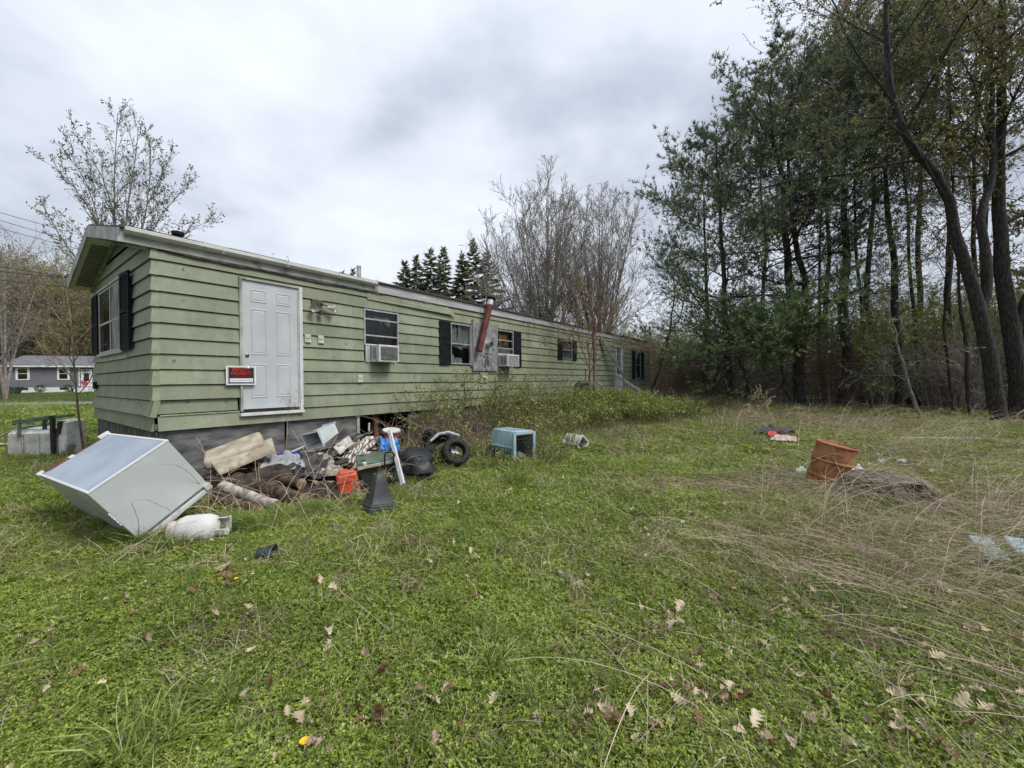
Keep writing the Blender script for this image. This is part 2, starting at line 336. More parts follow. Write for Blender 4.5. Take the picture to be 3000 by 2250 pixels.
mg = N(nt, 'ShaderNodeMix', data_type='RGBA'); lk(nt, M(nt, 'ADD', at1.outputs['Fac'], M(nt, 'MULTIPLY', M(nt, 'SUBTRACT', nb.outputs[0], .5), .35)), mg.inputs[0]); mg.clamp_factor = True
lk(nt, ra.outputs[0], mg.inputs[6]); lk(nt, rb.outputs[0], mg.inputs[7]); lk(nt, mg.outputs[2], b.inputs['Base Color'])
bu = N(nt, 'ShaderNodeBump'); bu.inputs['Distance'].default_value = .03; lk(nt, na.outputs[0], bu.inputs['Height']); lk(nt, bu.outputs[0], b.inputs['Normal'])
gx = np.r_[-420, -250, -170, np.linspace(-120, -11, 60), np.arange(-10, 12.01, .125), np.linspace(13, 60, 34), 80, 110, 170, 260, 420]; gy = np.r_[-160, -90, -50, -30, -18, -10, -6, -4, np.arange(-3, 15.01, .125), np.linspace(15.6, 62, 76), np.linspace(65, 130, 30), 150, 200, 300, 430, 620]; GX, GY = np.meshgrid(gx, gy, indexing='ij')
GV = np.stack([GX, GY, gh(GX, GY)], -1).reshape(-1, 3); ii = np.arange(GX.size).reshape(GX.shape)
gq = np.stack([ii[:-1, :-1], ii[1:, :-1], ii[1:, 1:], ii[:-1, 1:]], -1).reshape(-1, 4)
gme = npmesh('ground', GV, [gq], True); a = gme.attributes.new('dry', 'FLOAT', 'POINT')
dr = np.clip(straw(GX, GY).ravel()+.6*S((GV[:, 2]-1.2)/2), 0, 1); a.data.foreach_set('value', dr.astype(np.float32))
tag(link('ground', gme, gm), 'uneven yard ground of dark soil and low green growth with dry patches', kind='structure')
def ribbon(name, d0, d1, dz, mt, label, l0=-60, l1=60, n=90, k=5):
    l = np.linspace(l0, l1, n); d = np.linspace(d0, d1, k); L_, Dd = np.meshgrid(l, d, indexing='ij')
    X = RD0[0]+RDd[0]*L_+RDn[0]*Dd; Y = RD0[1]+RDd[1]*L_+RDn[1]*Dd
    cx = RD0[0]+RDd[0]*L_+RDn[0]*2; cy = RD0[1]+RDd[1]*L_+RDn[1]*2
    Z = .06+0*L_+dz+.40*S((Y-34)/16)*S((-X-8)/10); i2 = np.arange(n*k).reshape(n, k)
    q = np.stack([i2[:-1, :-1], i2[1:, :-1], i2[1:, 1:], i2[:-1, 1:]], -1).reshape(-1, 4)
    return tag(link(name, npmesh(name, np.stack([X, Y, Z], -1).reshape(-1, 3), [q], True), mt), label, kind='structure')
ribbon('gravel_shoulder', -1.5, 7.6, .0, mat('shoulder', (.22, .20, .17), (.33, .30, .26), 1, 14, .4), 'pale gravel shoulder along the road edge')
ribbon('road', -.5, 6.4, .03, mat('asphalt', (.13, .13, .135), (.19, .19, .195), .9, 30, .2), 'grey asphalt road passing in front of the ranch house')
ribbon('road_line', .0, .14, .036, mat('road_paint', (.75, .75, .72), (.6, .6, .58), .7, 20), 'white painted edge line on the road')
ribbon('road_line', 5.7, 5.84, .036, _mats['road_paint'], 'white painted edge line on the far side of the road')
# ------------------------------------------------ the mobile home
ANG = math.atan2(D1[1], D1[0])
home = thing('mobile_home', 'long derelict single-wide mobile home with pale green lapped siding and boarded skirting', 'mobile home', (OT[0], OT[1], 0), (0, 0, ANG))
# siding material: green paint, dirt streaks, dark chips
sm = bpy.data.materials.new('green_siding'); sm.use_nodes = True; nt = sm.node_tree; b = nt.nodes['Principled BSDF']; b.inputs['Roughness'].default_value = .55; b.inputs['Specular IOR Level'].default_value = .35
tc = N(nt, 'ShaderNodeTexCoord'); oi = N(nt, 'ShaderNodeObjectInfo'); sp = N(nt, 'ShaderNodeSeparateXYZ'); lk(nt, tc.outputs['Object'], sp.inputs[0])
mp = N(nt, 'ShaderNodeMapping'); mp.inputs['Scale'].default_value = (1, 1, .22); lk(nt, tc.outputs['Object'], mp.inputs[0])
def noise(nt, vec, sc, det=5, ro=.55):
    q = N(nt, 'ShaderNodeTexNoise'); q.inputs['Scale'].default_value = sc; q.inputs['Detail'].default_value = det; q.inputs['Roughness'].default_value = ro; lk(nt, vec, q.inputs['Vector']); return q.outputs[0]
def ramp(nt, f, stops):
    r = N(nt, 'ShaderNodeValToRGB'); e = r.color_ramp.elements
    for i, (p, c) in enumerate(stops):
        x = e[i] if i < 2 else e.new(p); x.position = p; x.color = (*c, 1) if isinstance(c, tuple) else (c, c, c, 1)
    lk(nt, f, r.inputs[0]); return r.outputs[0]
def mixc(nt, f, a, b_):
    q = N(nt, 'ShaderNodeMix', data_type='RGBA')
    for s_, v in ((0, f), (6, a), (7, b_)):
        if isinstance(v, (int, float)): q.inputs[s_].default_value = v
        elif isinstance(v, tuple): q.inputs[s_].default_value = (*v, 1)
        else: lk(nt, v, q.inputs[s_])
    return q.outputs[2]
base = ramp(nt, noise(nt, tc.outputs['Object'], 1.3, 8, .65), [(.34, (.215, .238, .158)), (.66, (.298, .322, .230))])
streak = ramp(nt, noise(nt, mp.outputs[0], 5.5, 7, .7), [(.44, 0.), (.68, 1.)])
c = mixc(nt, M(nt, 'MULTIPLY', streak, .6), base, (.19, .21, .145))
hs = N(nt, 'ShaderNodeHueSaturation'); lk(nt, c, hs.inputs['Color']); lk(nt, M(nt, 'ADD', M(nt, 'MULTIPLY', oi.outputs['Random'], .20), .90), hs.inputs['Value'])
chip = ramp(nt, noise(nt, tc.outputs['Object'], 7, 4, .6), [(.675, 0.), (.70, 1.)])
c = mixc(nt, M(nt, 'MULTIPLY', chip, .8), hs.outputs[0], (.07, .075, .06))
grime = ramp(nt, noise(nt, tc.outputs['Object'], 2.4, 8, .75), [(.47, 0.), (.75, .7)])
c = mixc(nt, grime, c, (.13, .155, .10))
lk(nt, c, b.inputs['Base Color'])
bu = N(nt, 'ShaderNodeBump'); bu.inputs['Distance'].default_value = .006; bu.inputs['Strength'].default_value = .6; lk(nt, noise(nt, tc.outputs['Object'], 3.5, 4), bu.inputs['Height']); lk(nt, bu.outputs[0], b.inputs['Normal'])
alu = mat('aluminium', (.42, .42, .42), (.56, .56, .56), .42, 8, .1, .55, spots=(.16, .15, .13), spot_thr=.66)
whitep = mat('white_paint', (.55, .56, .56), (.65, .66, .66), .5, 5, .05, spots=(.32, .30, .26), spot_thr=.66, spot_scale=5)
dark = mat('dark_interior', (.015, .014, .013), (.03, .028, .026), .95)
black = mat('black_plastic', (.008, .009, .012), (.016, .018, .023), .75, 12, spec=.15)
glass = glassmat('window_glass', (.75, .8, .8), .08, .06)
CB = .867; CH = .2085; PB = .030; PT = .003
def lap(z, k): return PB+(PT-PB)*((z-(CB+CH*k))/CH)
openf = [(1.0, 1.93, 1.01, 3.11), (3.12, 3.93, 1.90, 2.93), (5.45, 6.16, 1.92, 2.91), (7.2, 7.98, 1.92, 2.92), (10.81, 11.54, 2.24, 2.91), (15.5, 16.3, .95, 3.02), (17.9, 18.72, 1.58, 2.89)]
def sub_rect(rc, op):
    out = [rc]
    for (a, b_, c_, d) in op:
        nx = []
        for (x0, x1, z0, z1) in out:
            if b_ <= x0 or a >= x1 or d <= z0 or c_ >= z1: nx.append((x0, x1, z0, z1)); continue
            if a > x0: nx.append((x0, a, z0, z1))
            if b_ < x1: nx.append((b_, x1, z0, z1))
            lo, hi = max(x0, a), min(x1, b_)
            if c_ > z0+.012: nx.append((lo, hi, z0, c_))
            if d < z1-.012: nx.append((lo, hi, d, z1))
        out = nx
    return out
def board_f(x0, x1, z0, z1, k, tip=0):
    p0, p1 = lap(z0, k), lap(z1, k); m = MB(); d = R_.uniform(-.002, .002)
    j = [R_.uniform(-.004, .004) for _ in range(2)]
    n = max(1, int((x1-x0)/.5)); xs = np.linspace(x0, x1, n+1); sag = [R_.uniform(-.0025, .0025) for _ in xs]
    vs = []; fs = []
    for i, x in enumerate(xs):
        vs += [(x, .004, z0+sag[i]+j[0]*0), (x, -p0-d, z0+sag[i]), (x, -p1, z1), (x, .004, z1)]
    for i in range(n):
        for q in range(4): r_ = (q+1) % 4; fs.append((i*4+q, (i+1)*4+q, (i+1)*4+r_, i*4+r_))
    fs += [(3, 2, 1, 0), tuple(n*4+q for q in range(4))]
    return m.add(vs, fs)
for k in range(12):
    z0 = CB+CH*k; z1 = min(z0+CH-.013, 3.275)  # gap left between courses to darken the shadow line under each lap
    cuts = [0.03] + sorted([2.9+3.66*i+(k % 3)*1.22+R_.uniform(-.05, .05) for i in range(5)]) + [TL]
    if k in (3, 4, 5, 6, 7, 8): cuts = sorted(cuts+[4.38])
    if k == 1: continue
    for a_, b_ in zip(cuts[:-1], cuts[1:]):
        for rc in sub_rect((a_+.0015, b_-.0015, z0, z1), openf):
            if rc[1]-rc[0] < .03: continue
            board_f(*rc, k).build('siding_board', sm, home)
# course 1: missing near the door (bare strip and starter track), present beyond it
for a_, b_ in ((1.95, 5.4), (5.4, 9.1), (9.1, 12.9), (12.9, 15.48), (16.32, TL)):
    board_f(a_, b_, CB+CH, CB+2*CH-.013, 1).build('siding_board', sm, home)
board_f(.03, .97, CB+CH+.02, CB+2*CH-.013, 1).build('siding_board', sm, home).location = (0, .022, 0)
m = MB(); m.box(.05, .98, -.02, 0, CB+CH-.012, CB+CH+.006)
for i in range(22): m.box(.07+i*.041, .09+i*.041, -.024, -.018, CB+CH-.007, CB+CH+.001)
tag(m.build('starter_strip', mat('strip_green', (.22, .30, .20), (.35, .43, .30), .6, 20), home), 'exposed slotted metal strip where a siding board is missing')
# loose hanging piece of siding under the roof edge
m = MB(); m.hexa([(3.2, -.03, 3.12), (5.6, -.09, 3.085), (5.6, -.085, 3.09), (3.2, -.02, 3.125), (3.2, -.03, 3.26), (5.35, -.05, 3.25), (5.35, -.04, 3.25), (3.2, -.02, 3.26)])
tag(m.build('siding_board', sm, home), 'siding board hanging loose below the roof edge')
# end wall
def board_e(s0, s1, s0t, s1t, z0, z1, k, dp=0.):
    m = MB(); p0, p1 = lap(z0, k)+dp, lap(z1, k)
    return m.hexa([(-p0, s1, z0), (-p0, s0, z0), (.004, s0, z0), (.004, s1, z0), (-p1, s1t, z1), (-p1, s0t, z1), (.004, s0t, z1), (.004, s1t, z1)])
EW = (1.42, 3.3, 2.03, 3.13)
for k in range(15):
    z0 = CB+CH*k; z1 = z0+CH-.013
    f = lambda z: max(0.0, (z-3.27)/.245)
    sa, sb = f(z0), f(z1); rects = [(max(.03, 0), TW, z0, z1)]
    if k < 12:
        z1 = min(z1, 3.27+.1) if k == 11 else z1
        for rc in sub_rect((.03, TW, z0, z1), [EW]):
            if rc[1]-rc[0] < .03: continue
            o = board_e(rc[0], rc[1], rc[0], rc[1], rc[2], rc[3], k, .035 if k == 1 else 0).build('siding_board', sm, home)
            if k == 1: o['label'] = 'siding board flaring loose from the end wall'
        if k == 11: pass
    else:
        if sb >= TW/2: break
        board_e(sa+.02, TW-sa-.02, sb+.02, TW-sb-.02, z0, z1, k).build('siding_board', sm, home)
m = MB(); m.add([(.001, .02, 3.25), (.001, TW-.02, 3.25), (.001, TW-.02, 3.42), (.001, TW/2, 3.93), (.001, .02, 3.42), (.03, .02, 3.25), (.03, TW-.02, 3.25), (.03, TW-.02, 3.42), (.03, TW/2, 3.93), (.03, .02, 3.42)], [(0, 4, 3, 2, 1), (5, 6, 7, 8, 9)]+[(i, (i+1) % 5, (i+1) % 5+5, i+5) for i in range(5)]); m.build('gable_panel', sm, home)
board_e(1.3, TW-1.3, 1.95, TW-1.95, CB+CH*13, CB+CH*13.95, 13).build('siding_board', sm, home)
# corner caps, one per course
for k in range(1, 12):
    z0 = CB+CH*k; m = MB(); z1 = z0+CH-.004
    if k == 1:
        T = Matrix.Translation((0, 0, CB+CH+.1)) @ Matrix.Rotation(.22, 4, 'Y'); m.box(-.05, .035, -.05, -.035, -.12, .1, T); m.box(-.05, -.035, -.05, .06, -.12, .1, T)
    else:
        m.hexa([(-.036, -.036, z0-.006), (.055, -.036, z0-.006), (.055, -.028, z0-.006), (-.036, -.028, z0-.006), (-.008, -.008, z1), (.05, -.008, z1), (.05, -.002, z1), (-.008, -.002, z1)])
        m.hexa([(-.036, -.028, z0-.006), (-.028, -.028, z0-.006), (-.028, .05, z0-.006), (-.036, .05, z0-.006), (-.008, -.002, z1), (-.002, -.002, z1), (-.002, .045, z1), (-.008, .045, z1)])
    m.build('corner_cap', mat('cap_green', (.215, .245, .158), (.27, .30, .20), .6, 9), home)
m = MB(); m.box(TL+.002, TL+.02, -.03, .05, CB, 3.27); m.box(TL-.03, TL+.02, -.035, -.028, CB, 3.27); m.build('corner_trim', _mats['cap_green'], home)
# near-black lining standing in for the shade of the unlit rooms; back wall
m = MB(); m.box(.25, TL-.1, .40, TW-.1, .95, 3.2); m.build('dark_lining', dark, home)
m = MB(); m.box(.02, TL, TW-.02, TW+.02, CB, 3.28); m.box(TL-.02, TL+.003, .0, TW-.02, CB, 3.28); m.build('back_wall', sm, home)
m = MB(); m.box(.0, TL, .005, TW, CB+.01, CB+.09); m.build('floor_frame', mat('old_timber', (.10, .085, .07), (.2, .175, .15), .9, 10, .3, stretch=(1, 1, 5)), home)
# skirting: weathered plywood sheets
ply = mat('weathered_plywood', (.055, .055, .058), (.22, .215, .215), .9, 3.2, .35, stretch=(.9, 1, 2.6), detail=10, spots=(.035, .035, .035), spot_scale=4, spot_thr=.64, rmap=(.35, .7))
ply2 = mat('weathered_plywood_upright', (.045, .04, .038), (.16, .15, .14), .95, 6, .35, stretch=(4, 4, .35), detail=8)
for a_, b_ in ((.02, 1.655), (1.685, 2.97)):
    m = MB(); m.box(a_, b_, .03, .045, -.15, CB-.012+R_.uniform(-.008, .004)); m.build('skirting_board', ply, home)
m = MB(); m.box(2.975, 3.03, .01, .05, -.1, CB-.01); m.build('skirting_post', mat('pale_post', (.3, .29, .27), (.4, .39, .37), .8), home)
m = MB(); m.box(3.38, 3.47, .05, .14, -.1, CB-.01); m.build('skirting_post', mat('rusty_post', (.07, .035, .028), (.14, .07, .05), .9), home)
m = MB(); m.box(3.18, 3.21, .0, .02, .70, .86, Matrix.Rotation(.05, 4, 'Y')); m.build('hanging_strip', whitep, home)
for a_, b_ in ((4.2, 6.6), (6.62, 9.0), (9.02, 11.4), (11.42, 13.8), (13.82, 15.3)):
    m = MB(); m.box(a_, b_, .03, .045, -.1, CB-.02-R_.uniform(0, .05)); m.build('skirting_board', ply2, home)
for i in range(24):
    x = 16.6+i*.147
    if 3 < i < 8: continue
    m = MB(); m.box(x, x+.135, .02, .04, .1, CB-.03-R_.uniform(0, .03)); m.build('skirting_board', ply2, home)
for i in range(17):
    m = MB(); s_ = .03+i*.243; m.box(.03, .05, s_, s_+.237, -.15, CB-.012-R_.uniform(0, .02)); m.build('skirting_board', ply2, home)
m = MB(); m.box(.1, TL-.1, 1.2, 1.35, .45, CB); m.box(.1, TL-.1, 2.8, 2.95, .45, CB); m.box(.6, TL, TW-.06, TW-.03, .0, CB); m.build('chassis_beam', dark, home)
# roof
shing = mat('roof_shingle', (.05, .05, .052), (.10, .10, .10), .95, 30, .4)
greyw = mat('dirty_white_trim', (.30, .30, .28), (.44, .44, .42), .6, 3.5, .1, spots=(.19, .18, .155), spot_scale=2.2, spot_thr=.56, detail=8)
RS = .245; X0, X1 = -.32, TL+.08; E0 = 3.475
def roofz(s): return E0+RS*(2.07-abs(s-2.07))
m = MB()
for (sa, sb) in ((-.075, 2.075), (2.075, 4.225)):
    za, zb = roofz(sa), roofz(sb)
    m.hexa([(X0, sa, za), (X1, sa, za), (X1, sb, zb), (X0, sb, zb), (X0, sa, za+.022), (X1, sa, za+.022), (X1, sb, zb+.022), (X0, sb, zb+.022)])
m.build('roof', shing, home)
m = MB()
for i in range(70):   # ragged shingle edge along the eave
    x = X0+i*.292; m.box(x, x+.285, -.10, -.02, E0-.012, E0+.012+R_.uniform(0, .012))
q = m.build('shingle_edge', shing, home); q['kind'] = 'stuff'
# rake boards at the gable end
for (sa, sb) in ((-.05, 2.07), (2.07, 4.2)):
    m = MB(); za, zb = roofz(sa), roofz(sb)
    m.hexa([(X0-.02, sa, za-.175), (X0, sa, za-.175), (X0, sb, zb-.175), (X0-.02, sb, zb-.175), (X0-.02, sa, za-.003), (X0, sa, za-.003), (X0, sb, zb-.003), (X0-.02, sb, zb-.003)])
    m.build('rake_board', greyw, home)
# soffit under the gable overhang, with a darker vented strip
soff = mat('soffit_metal', (.58, .58, .58), (.70, .70, .70), .5, 6)
for (sa, sb) in ((-.03, 2.07), (2.07, 4.19)):
    m = MB(); za, zb = roofz(sa)-.16, roofz(sb)-.16
    m.hexa([(X0+.002, sa, za), (.0, sa, za), (.0, sb, zb), (X0+.002, sb, zb), (X0+.002, sa, za+.01), (.0, sa, za+.01), (.0, sb, zb+.01), (X0+.002, sb, zb+.01)])
    m.build('soffit', soff, home)
    m = MB()
    for i in range(26):
        t = .12+.031*i; s_ = sa+(sb-sa)*t; m.box(-.26, -.05, s_, s_+.03, roofz(s_)-.175, roofz(s_)-.1625)
    m.build('soffit_vent', mat('vent_dark', (.09, .09, .08), (.15, .15, .135), .7), home)
# inner rake trim on the wall
for (sa, sb) in ((0.02, 2.07), (2.07, 4.12)):
    m = MB(); za, zb = roofz(sa), roofz(sb)
    m.hexa([(-.05, sa, za-.22), (-.001, sa, za-.22), (-.001, sb, zb-.22), (-.05, sb, zb-.22), (-.05, sa, za-.165), (-.001, sa, za-.165), (-.001, sb, zb-.165), (-.05, sb, zb-.165)])
    m.build('rake_trim', greyw, home)
# long fascia: dirty white behind the gutter, bare metal beyond
m = MB(); m.box(X0, 3.42, -.055, -.037, 3.29, 3.465); m.build('fascia', greyw, home)
met = mat('bare_metal', (.36, .36, .375), (.50, .50, .515), .5, 4, .25, .12, spots=(.2, .19, .18), spot_thr=.63, spot_scale=5, detail=8, stretch=(.4, 1, 2))
for a_, b_ in ((3.42, 5.0), (5.0, 8.1), (8.1, 11.2), (11.2, 14.3), (14.3, 17.4), (17.4, TL+.08)):
    m = MB(); m.box(a_+.004, b_-.004, -.055, -.035, 3.285, 3.47); m.box(a_+.004, b_-.004, -.068, -.035, 3.463, 3.476); m.build('fascia', met, home)
tarm = mat('tar_edge', (.03, .03, .028), (.10, .10, .09), .9, 9, .5)
m = MB(); xs = np.linspace(.15, 5.3, 60)
for i in range(59):
    h = .012+.03*vn(xs[i]*4, 1., 8); m.box(xs[i], xs[i+1], -.045-.01*vn(xs[i]*9, 3, 8), -.02, 3.288-h, 3.293)
m.build('sealant_edge', tarm, home)
# gutter
gu = MB(); prof = [(-.06, 3.395), (-.12, 3.395), (-.15, 3.425), (-.15, 3.465), (-.143, 3.472), (-.143, 3.43), (-.118, 3.402), (-.062, 3.402)]
def extr(m, poly, x0, x1):
    n = len(poly); m.add([(x0, y, z) for y, z in poly]+[(x1, y, z+.0) for y, z in poly], [tuple(range(n-1, -1, -1)), tuple(range(n, 2*n))]+[(i, (i+1) % n, (i+1) % n+n, i+n) for i in range(n)])
extr(gu, prof, X0+.04, 3.36)
for x in (X0+.035, 3.355): gu.prism([(0, 0)]*3, 0, 0) if False else gu.hexa([(x, -.15, 3.425), (x+.008, -.15, 3.425), (x+.008, -.06, 3.395), (x, -.06, 3.395), (x, -.15, 3.472), (x+.008, -.15, 3.472), (x+.008, -.06, 3.472), (x, -.06, 3.472)])
for x in (.75, 1.65, 2.55): gu.box(x, x+.03, -.152, -.06, 3.388, 3.3945); gu.box(x, x+.03, -.157, -.1505, 3.42, 3.474)
tag(gu.build('gutter', mat('gutter_white', (.50, .51, .48), (.60, .61, .58), .4, 3, spots=(.35, .35, .3), spot_thr=.62), home), 'off-white gutter along the near roof edge')
# roof vents
m = MB(); m.lathe([(.045, 0), (.045, .30), (.05, .30), (.05, .34), (.04, .35)], 14, Matrix.Translation((3.75, 1.1, 3.74))); m.build('vent_pipe', alu, home, True)
m = MB(); m.lathe([(.06, 0), (.06, .16), (.085, .17), (.085, .22), (.02, .24)], 12, Matrix.Translation((.6, 1.3, 3.75))); m.build('roof_vent', black, home, True)
m = MB(); m.lathe([(.05, 0), (.05, .22), (.07, .23), (.02, .28)], 12, Matrix.Translation((11.5, 1.3, 3.76))); m.build('roof_vent', black, home, True)

# windows
def window(x0, x1, z0, z1, rail=None, mull=None, fm=alu, gl=glass, fw=.028, y=-.035):
    m = MB(); m.box(x0, x1, y, .02, z1-fw, z1); m.box(x0, x1, y-.006, .02, z0, z0+fw)
    m.box(x0, x0+fw, y+.001, .02, z0+fw, z1-fw); m.box(x1-fw, x1, y+.001, .02, z0+fw, z1-fw)
    w_ = m.build('window', fm, home)
    r_ = []
    if rail:
        for z in rail: m = MB(); m.box(x0+fw, x1-fw, y+.012, .006, z-.013, z+.013); m.build('rail', fm, w_)
    zs = [z0+fw]+sorted(rail or [])+[z1-fw]
    for a_, b_ in zip(zs[:-1], zs[1:]):
        m = MB(); m.box(x0+fw, x1-fw, -.008, -.004, a_+.013, b_-.013); m.build('pane', gl, w_)
    return w_
glass_dark = glassmat('sooty_glass', (.7, .72, .73), .035, .15)
w1 = window(3.12, 3.93, 2.22, 2.93, [2.42, 2.74], gl=glass_dark)
w2 = window(5.45, 6.16, 1.92, 2.91, [2.42])
w3 = window(7.2, 7.98, 2.24, 2.92, [2.42, 2.64])
w4 = window(10.81, 11.54, 2.24, 2.91, [2.57])
w5 = window(17.9, 18.72, 1.58, 2.89, [2.25])
def cloth_mesh(w_, h_, nx, nz, amp, fr, seed, edge=None, tear=None):
    X, Z = np.meshgrid(np.linspace(0, w_, nx), np.linspace(0, h_, nz), indexing='ij')
    Y = amp*np.sin(X*fr+2*vn(X*3, Z*1.2, seed))*(.5+.5*vn(X*2, Z*2, seed+1)); idx = np.arange(nx*nz).reshape(nx, nz)
    q = np.stack([idx[:-1, :-1], idx[1:, :-1], idx[1:, 1:], idx[:-1, 1:]], -1)
    if tear is not None: q = q[tear((X[:-1, :-1]+X[1:, 1:])/2/w_, (Z[:-1, :-1]+Z[1:, 1:])/2/h_)]
    return np.stack([X, Y, Z], -1).reshape(-1, 3), q.reshape(-1, 4)
def curtain(w_, x, y, z, wd, ht, mt, fr=30, amp=.015, seed=1, tear=None, name='curtain'):
    V, q = cloth_mesh(wd, ht, 40, 40, amp, fr, seed, tear=tear); V = V+np.array([x, y, z]); return link(name, npmesh(name, V, [q], True), mt, w_)
shade = mat('grey_curtain', (.20, .195, .185), (.36, .355, .34), .9, 4, stretch=(3, 1, .6)); 
curtain(w2, 5.47, .04, 1.94, .67, .96, mat('torn_sheet', (.34, .33, .31), (.52, .51, .49), .9, 5), 14, .03, 3, lambda x, z: ~((z < .30+.22*np.abs(x-.62)+.1*vn(x*7, z*3, 4)) & (x > .12)) & ~((np.abs(x-.38) < .035*(z-.45)*2) & (z > .5)))
curtain(w2, 5.47, .16, 1.94, .6, .30, mat('pale_rag', (.42, .42, .40), (.6, .6, .58), .9, 9, .3), 22, .05, 9, lambda x, z: z < .75-.5*x+.2*vn(x*6, 0, 5))
m = MB(); m.box(5.47, 5.60, .2, .22, 2.0, 2.4); m.build('brown_panel', mat('brown_panel', (.10, .045, .03), (.16, .07, .05), .7), w2)
curtain(w1, 3.30, .07, 2.62, .5, .20, mat('pale_rag2', (.40, .40, .39), (.52, .52, .5), .9, 9), 26, .02, 12, lambda x, z: (z > .55-.9*(x-.35)*(x > .35)+.25*vn(x*9, z*3, 6)) & (vn(x*8, z*8, 9) < .72))
curtain(w1, 3.15, .12, 2.25, .75, .45, mat('dark_drape', (.015, .015, .017), (.05, .05, .055), .9, 14, stretch=(3, 1, .4)), 40, .02, 14)
curtain(w3, 7.22, .12, 2.25, .74, .62, mat('tan_board', (.13, .10, .075), (.24, .20, .15), .9, 5), 4, .01, 15)
curtain(w3, 7.30, .09, 2.64, .55, .18, mat('orange_rag', (.55, .20, .07), (.70, .38, .24), .8, 12), 26, .03, 16, lambda x, z: vn(x*5, z*3, 17) < .66)
curtain(w3, 7.42, .06, 2.46, .13, .32, mat('orange_cloth', (.75, .22, .04), (.85, .32, .08), .8, 8), 30, .02, 18, lambda x, z: np.abs(x-.5) < .2+.25*z)
curtain(w3, 7.23, .06, 2.27, .72, .14, mat('crumpled_paper', (.35, .29, .25), (.62, .56, .5), .9, 20, .6), 40, .03, 19)
m = MB(); m.lathe([(.01, -.02), (.09, -.02), (.09, .02), (.01, .02)], 16, Matrix.Translation((7.32, .07, 2.62)) @ Matrix.Rotation(math.pi/2, 4, 'X')); m.build('round_black_object', black, w3, True)
curtain(w4, 10.83, .03, 2.26, .69, .63, mat('dim_curtain', (.16, .165, .17), (.34, .35, .36), .9, 7, stretch=(4, 1, .4)), 40, .015, 20)
curtain(w5, 17.92, .03, 1.6, .5, 1.27, mat('white_curtain', (.55, .55, .57), (.72, .72, .72), .9, 7, stretch=(4, 1, .4)), 40, .02, 21, lambda x, z: x < .55+.45*np.abs(z-.45)*2)
# end window: projecting box window with a mullion
m = MB(); s0, s1, z0, z1 = EW; pj = -.055
m.box(pj, .0, s0, s0+.05, z0, z1); m.box(pj, .0, s1-.05, s1, z0, z1); m.box(pj-.02, .0, s0-.03, s1+.03, z1, z1+.03); m.box(pj-.03, 0, s0-.03, s1+.03, z0-.045, z0)
m.box(-.03, -.0, s0-.05, s1+.06, z0-.13, z0-.046); m.box(pj, pj+.03, 2.32, 2.37, z0, z1); m.box(pj, pj+.03, s0+.05, s1-.05, z0, z0+.04); m.box(pj, pj+.03, s0+.05, s1-.05, z1-.04, z1)
w6 = m.build('window', mat('worn_frame', (.38, .38, .36), (.50, .50, .48), .5, 8, spots=(.2, .19, .17)), home)
m = MB(); m.box(pj+.004, pj+.028, s0+.05, s1-.05, 2.53, 2.565); m.build('rail', _mats['worn_frame'], w6)
for a_, b_ in ((s0+.05, 2.32), (2.37, s1-.05)):
    for c_, d_ in ((z0+.04, 2.53), (2.565, z1-.04)): m = MB(); m.box(pj+.012, pj+.016, a_, b_, c_, d_); m.build('pane', glassmat('end_glass', (.72, .74, .74), .11), w6)
V, q = cloth_mesh(.82, 1.05, 30, 20, .02, 40, 22); V = np.stack([V[:, 1]-.045, V[:, 0]+s0+.03, V[:, 2]+z0+.03], 1); link('curtain', npmesh('curtain', V, [q], True), shade, w6)
m = MB(); m.box(.05, .07, s0+.15, s0+.22, z0, z1); m.box(.05, .07, 2.5, 2.56, z0, z1); m.build('inner_post', mat('red_post', (.16, .07, .05), (.2, .09, .07), .8), w6)
# shutters
def shutter(x0, x1, z0, z1, end=False):
    m = MB(); m.box(x0, x1, -.055, -.03, z0, z0+.06); m.box(x0, x1, -.055, -.03, z1-.06, z1); m.box(x0, x0+.05, -.055, -.03, z0+.06, z1-.06); m.box(x1-.05, x1, -.055, -.03, z0+.06, z1-.06)
    zm = (z0+z1)/2; m.box(x0+.05, x1-.05, -.055, -.03, zm-.03, zm+.03); n = int((z1-z0)/.034)
    for i in range(n):
        z = z0+.06+i*(z1-z0-.12)/n
        if abs(z+.015-zm) < .035: continue
        m.hexa([(x0+.05, -.052, z), (x1-.05, -.052, z), (x1-.05, -.042, z), (x0+.05, -.042, z), (x0+.05, -.040, z+.028), (x1-.05, -.040, z+.028), (x1-.05, -.032, z+.028), (x0+.05, -.032, z+.028)])
    m.box(x0+.02, x1-.02, -.034, -.031, z0+.02, z1-.02)
    o = m.build('shutter', black, home)
    if end:
        for v in o.data.vertices: v.co = (v.co.y-.02+end[0]*(v.co.x-x0), v.co.x, v.co.z)
        o.data.flip_normals()
    return o
for a_ in ((5.08, 5.44, 1.90, 2.92), (8.0, 8.34, 1.91, 2.93), (10.5, 10.8, 2.22, 2.92), (11.55, 11.84, 2.21, 2.91), (17.5, 17.88, 1.55, 2.9), (18.74, 19.13, 1.55, 2.9)): shutter(*a_)
shutter(.96, 1.40, 2.02, 3.16, (-.05,)); shutter(3.36, 3.85, 2.03, 3.12, (.0,))
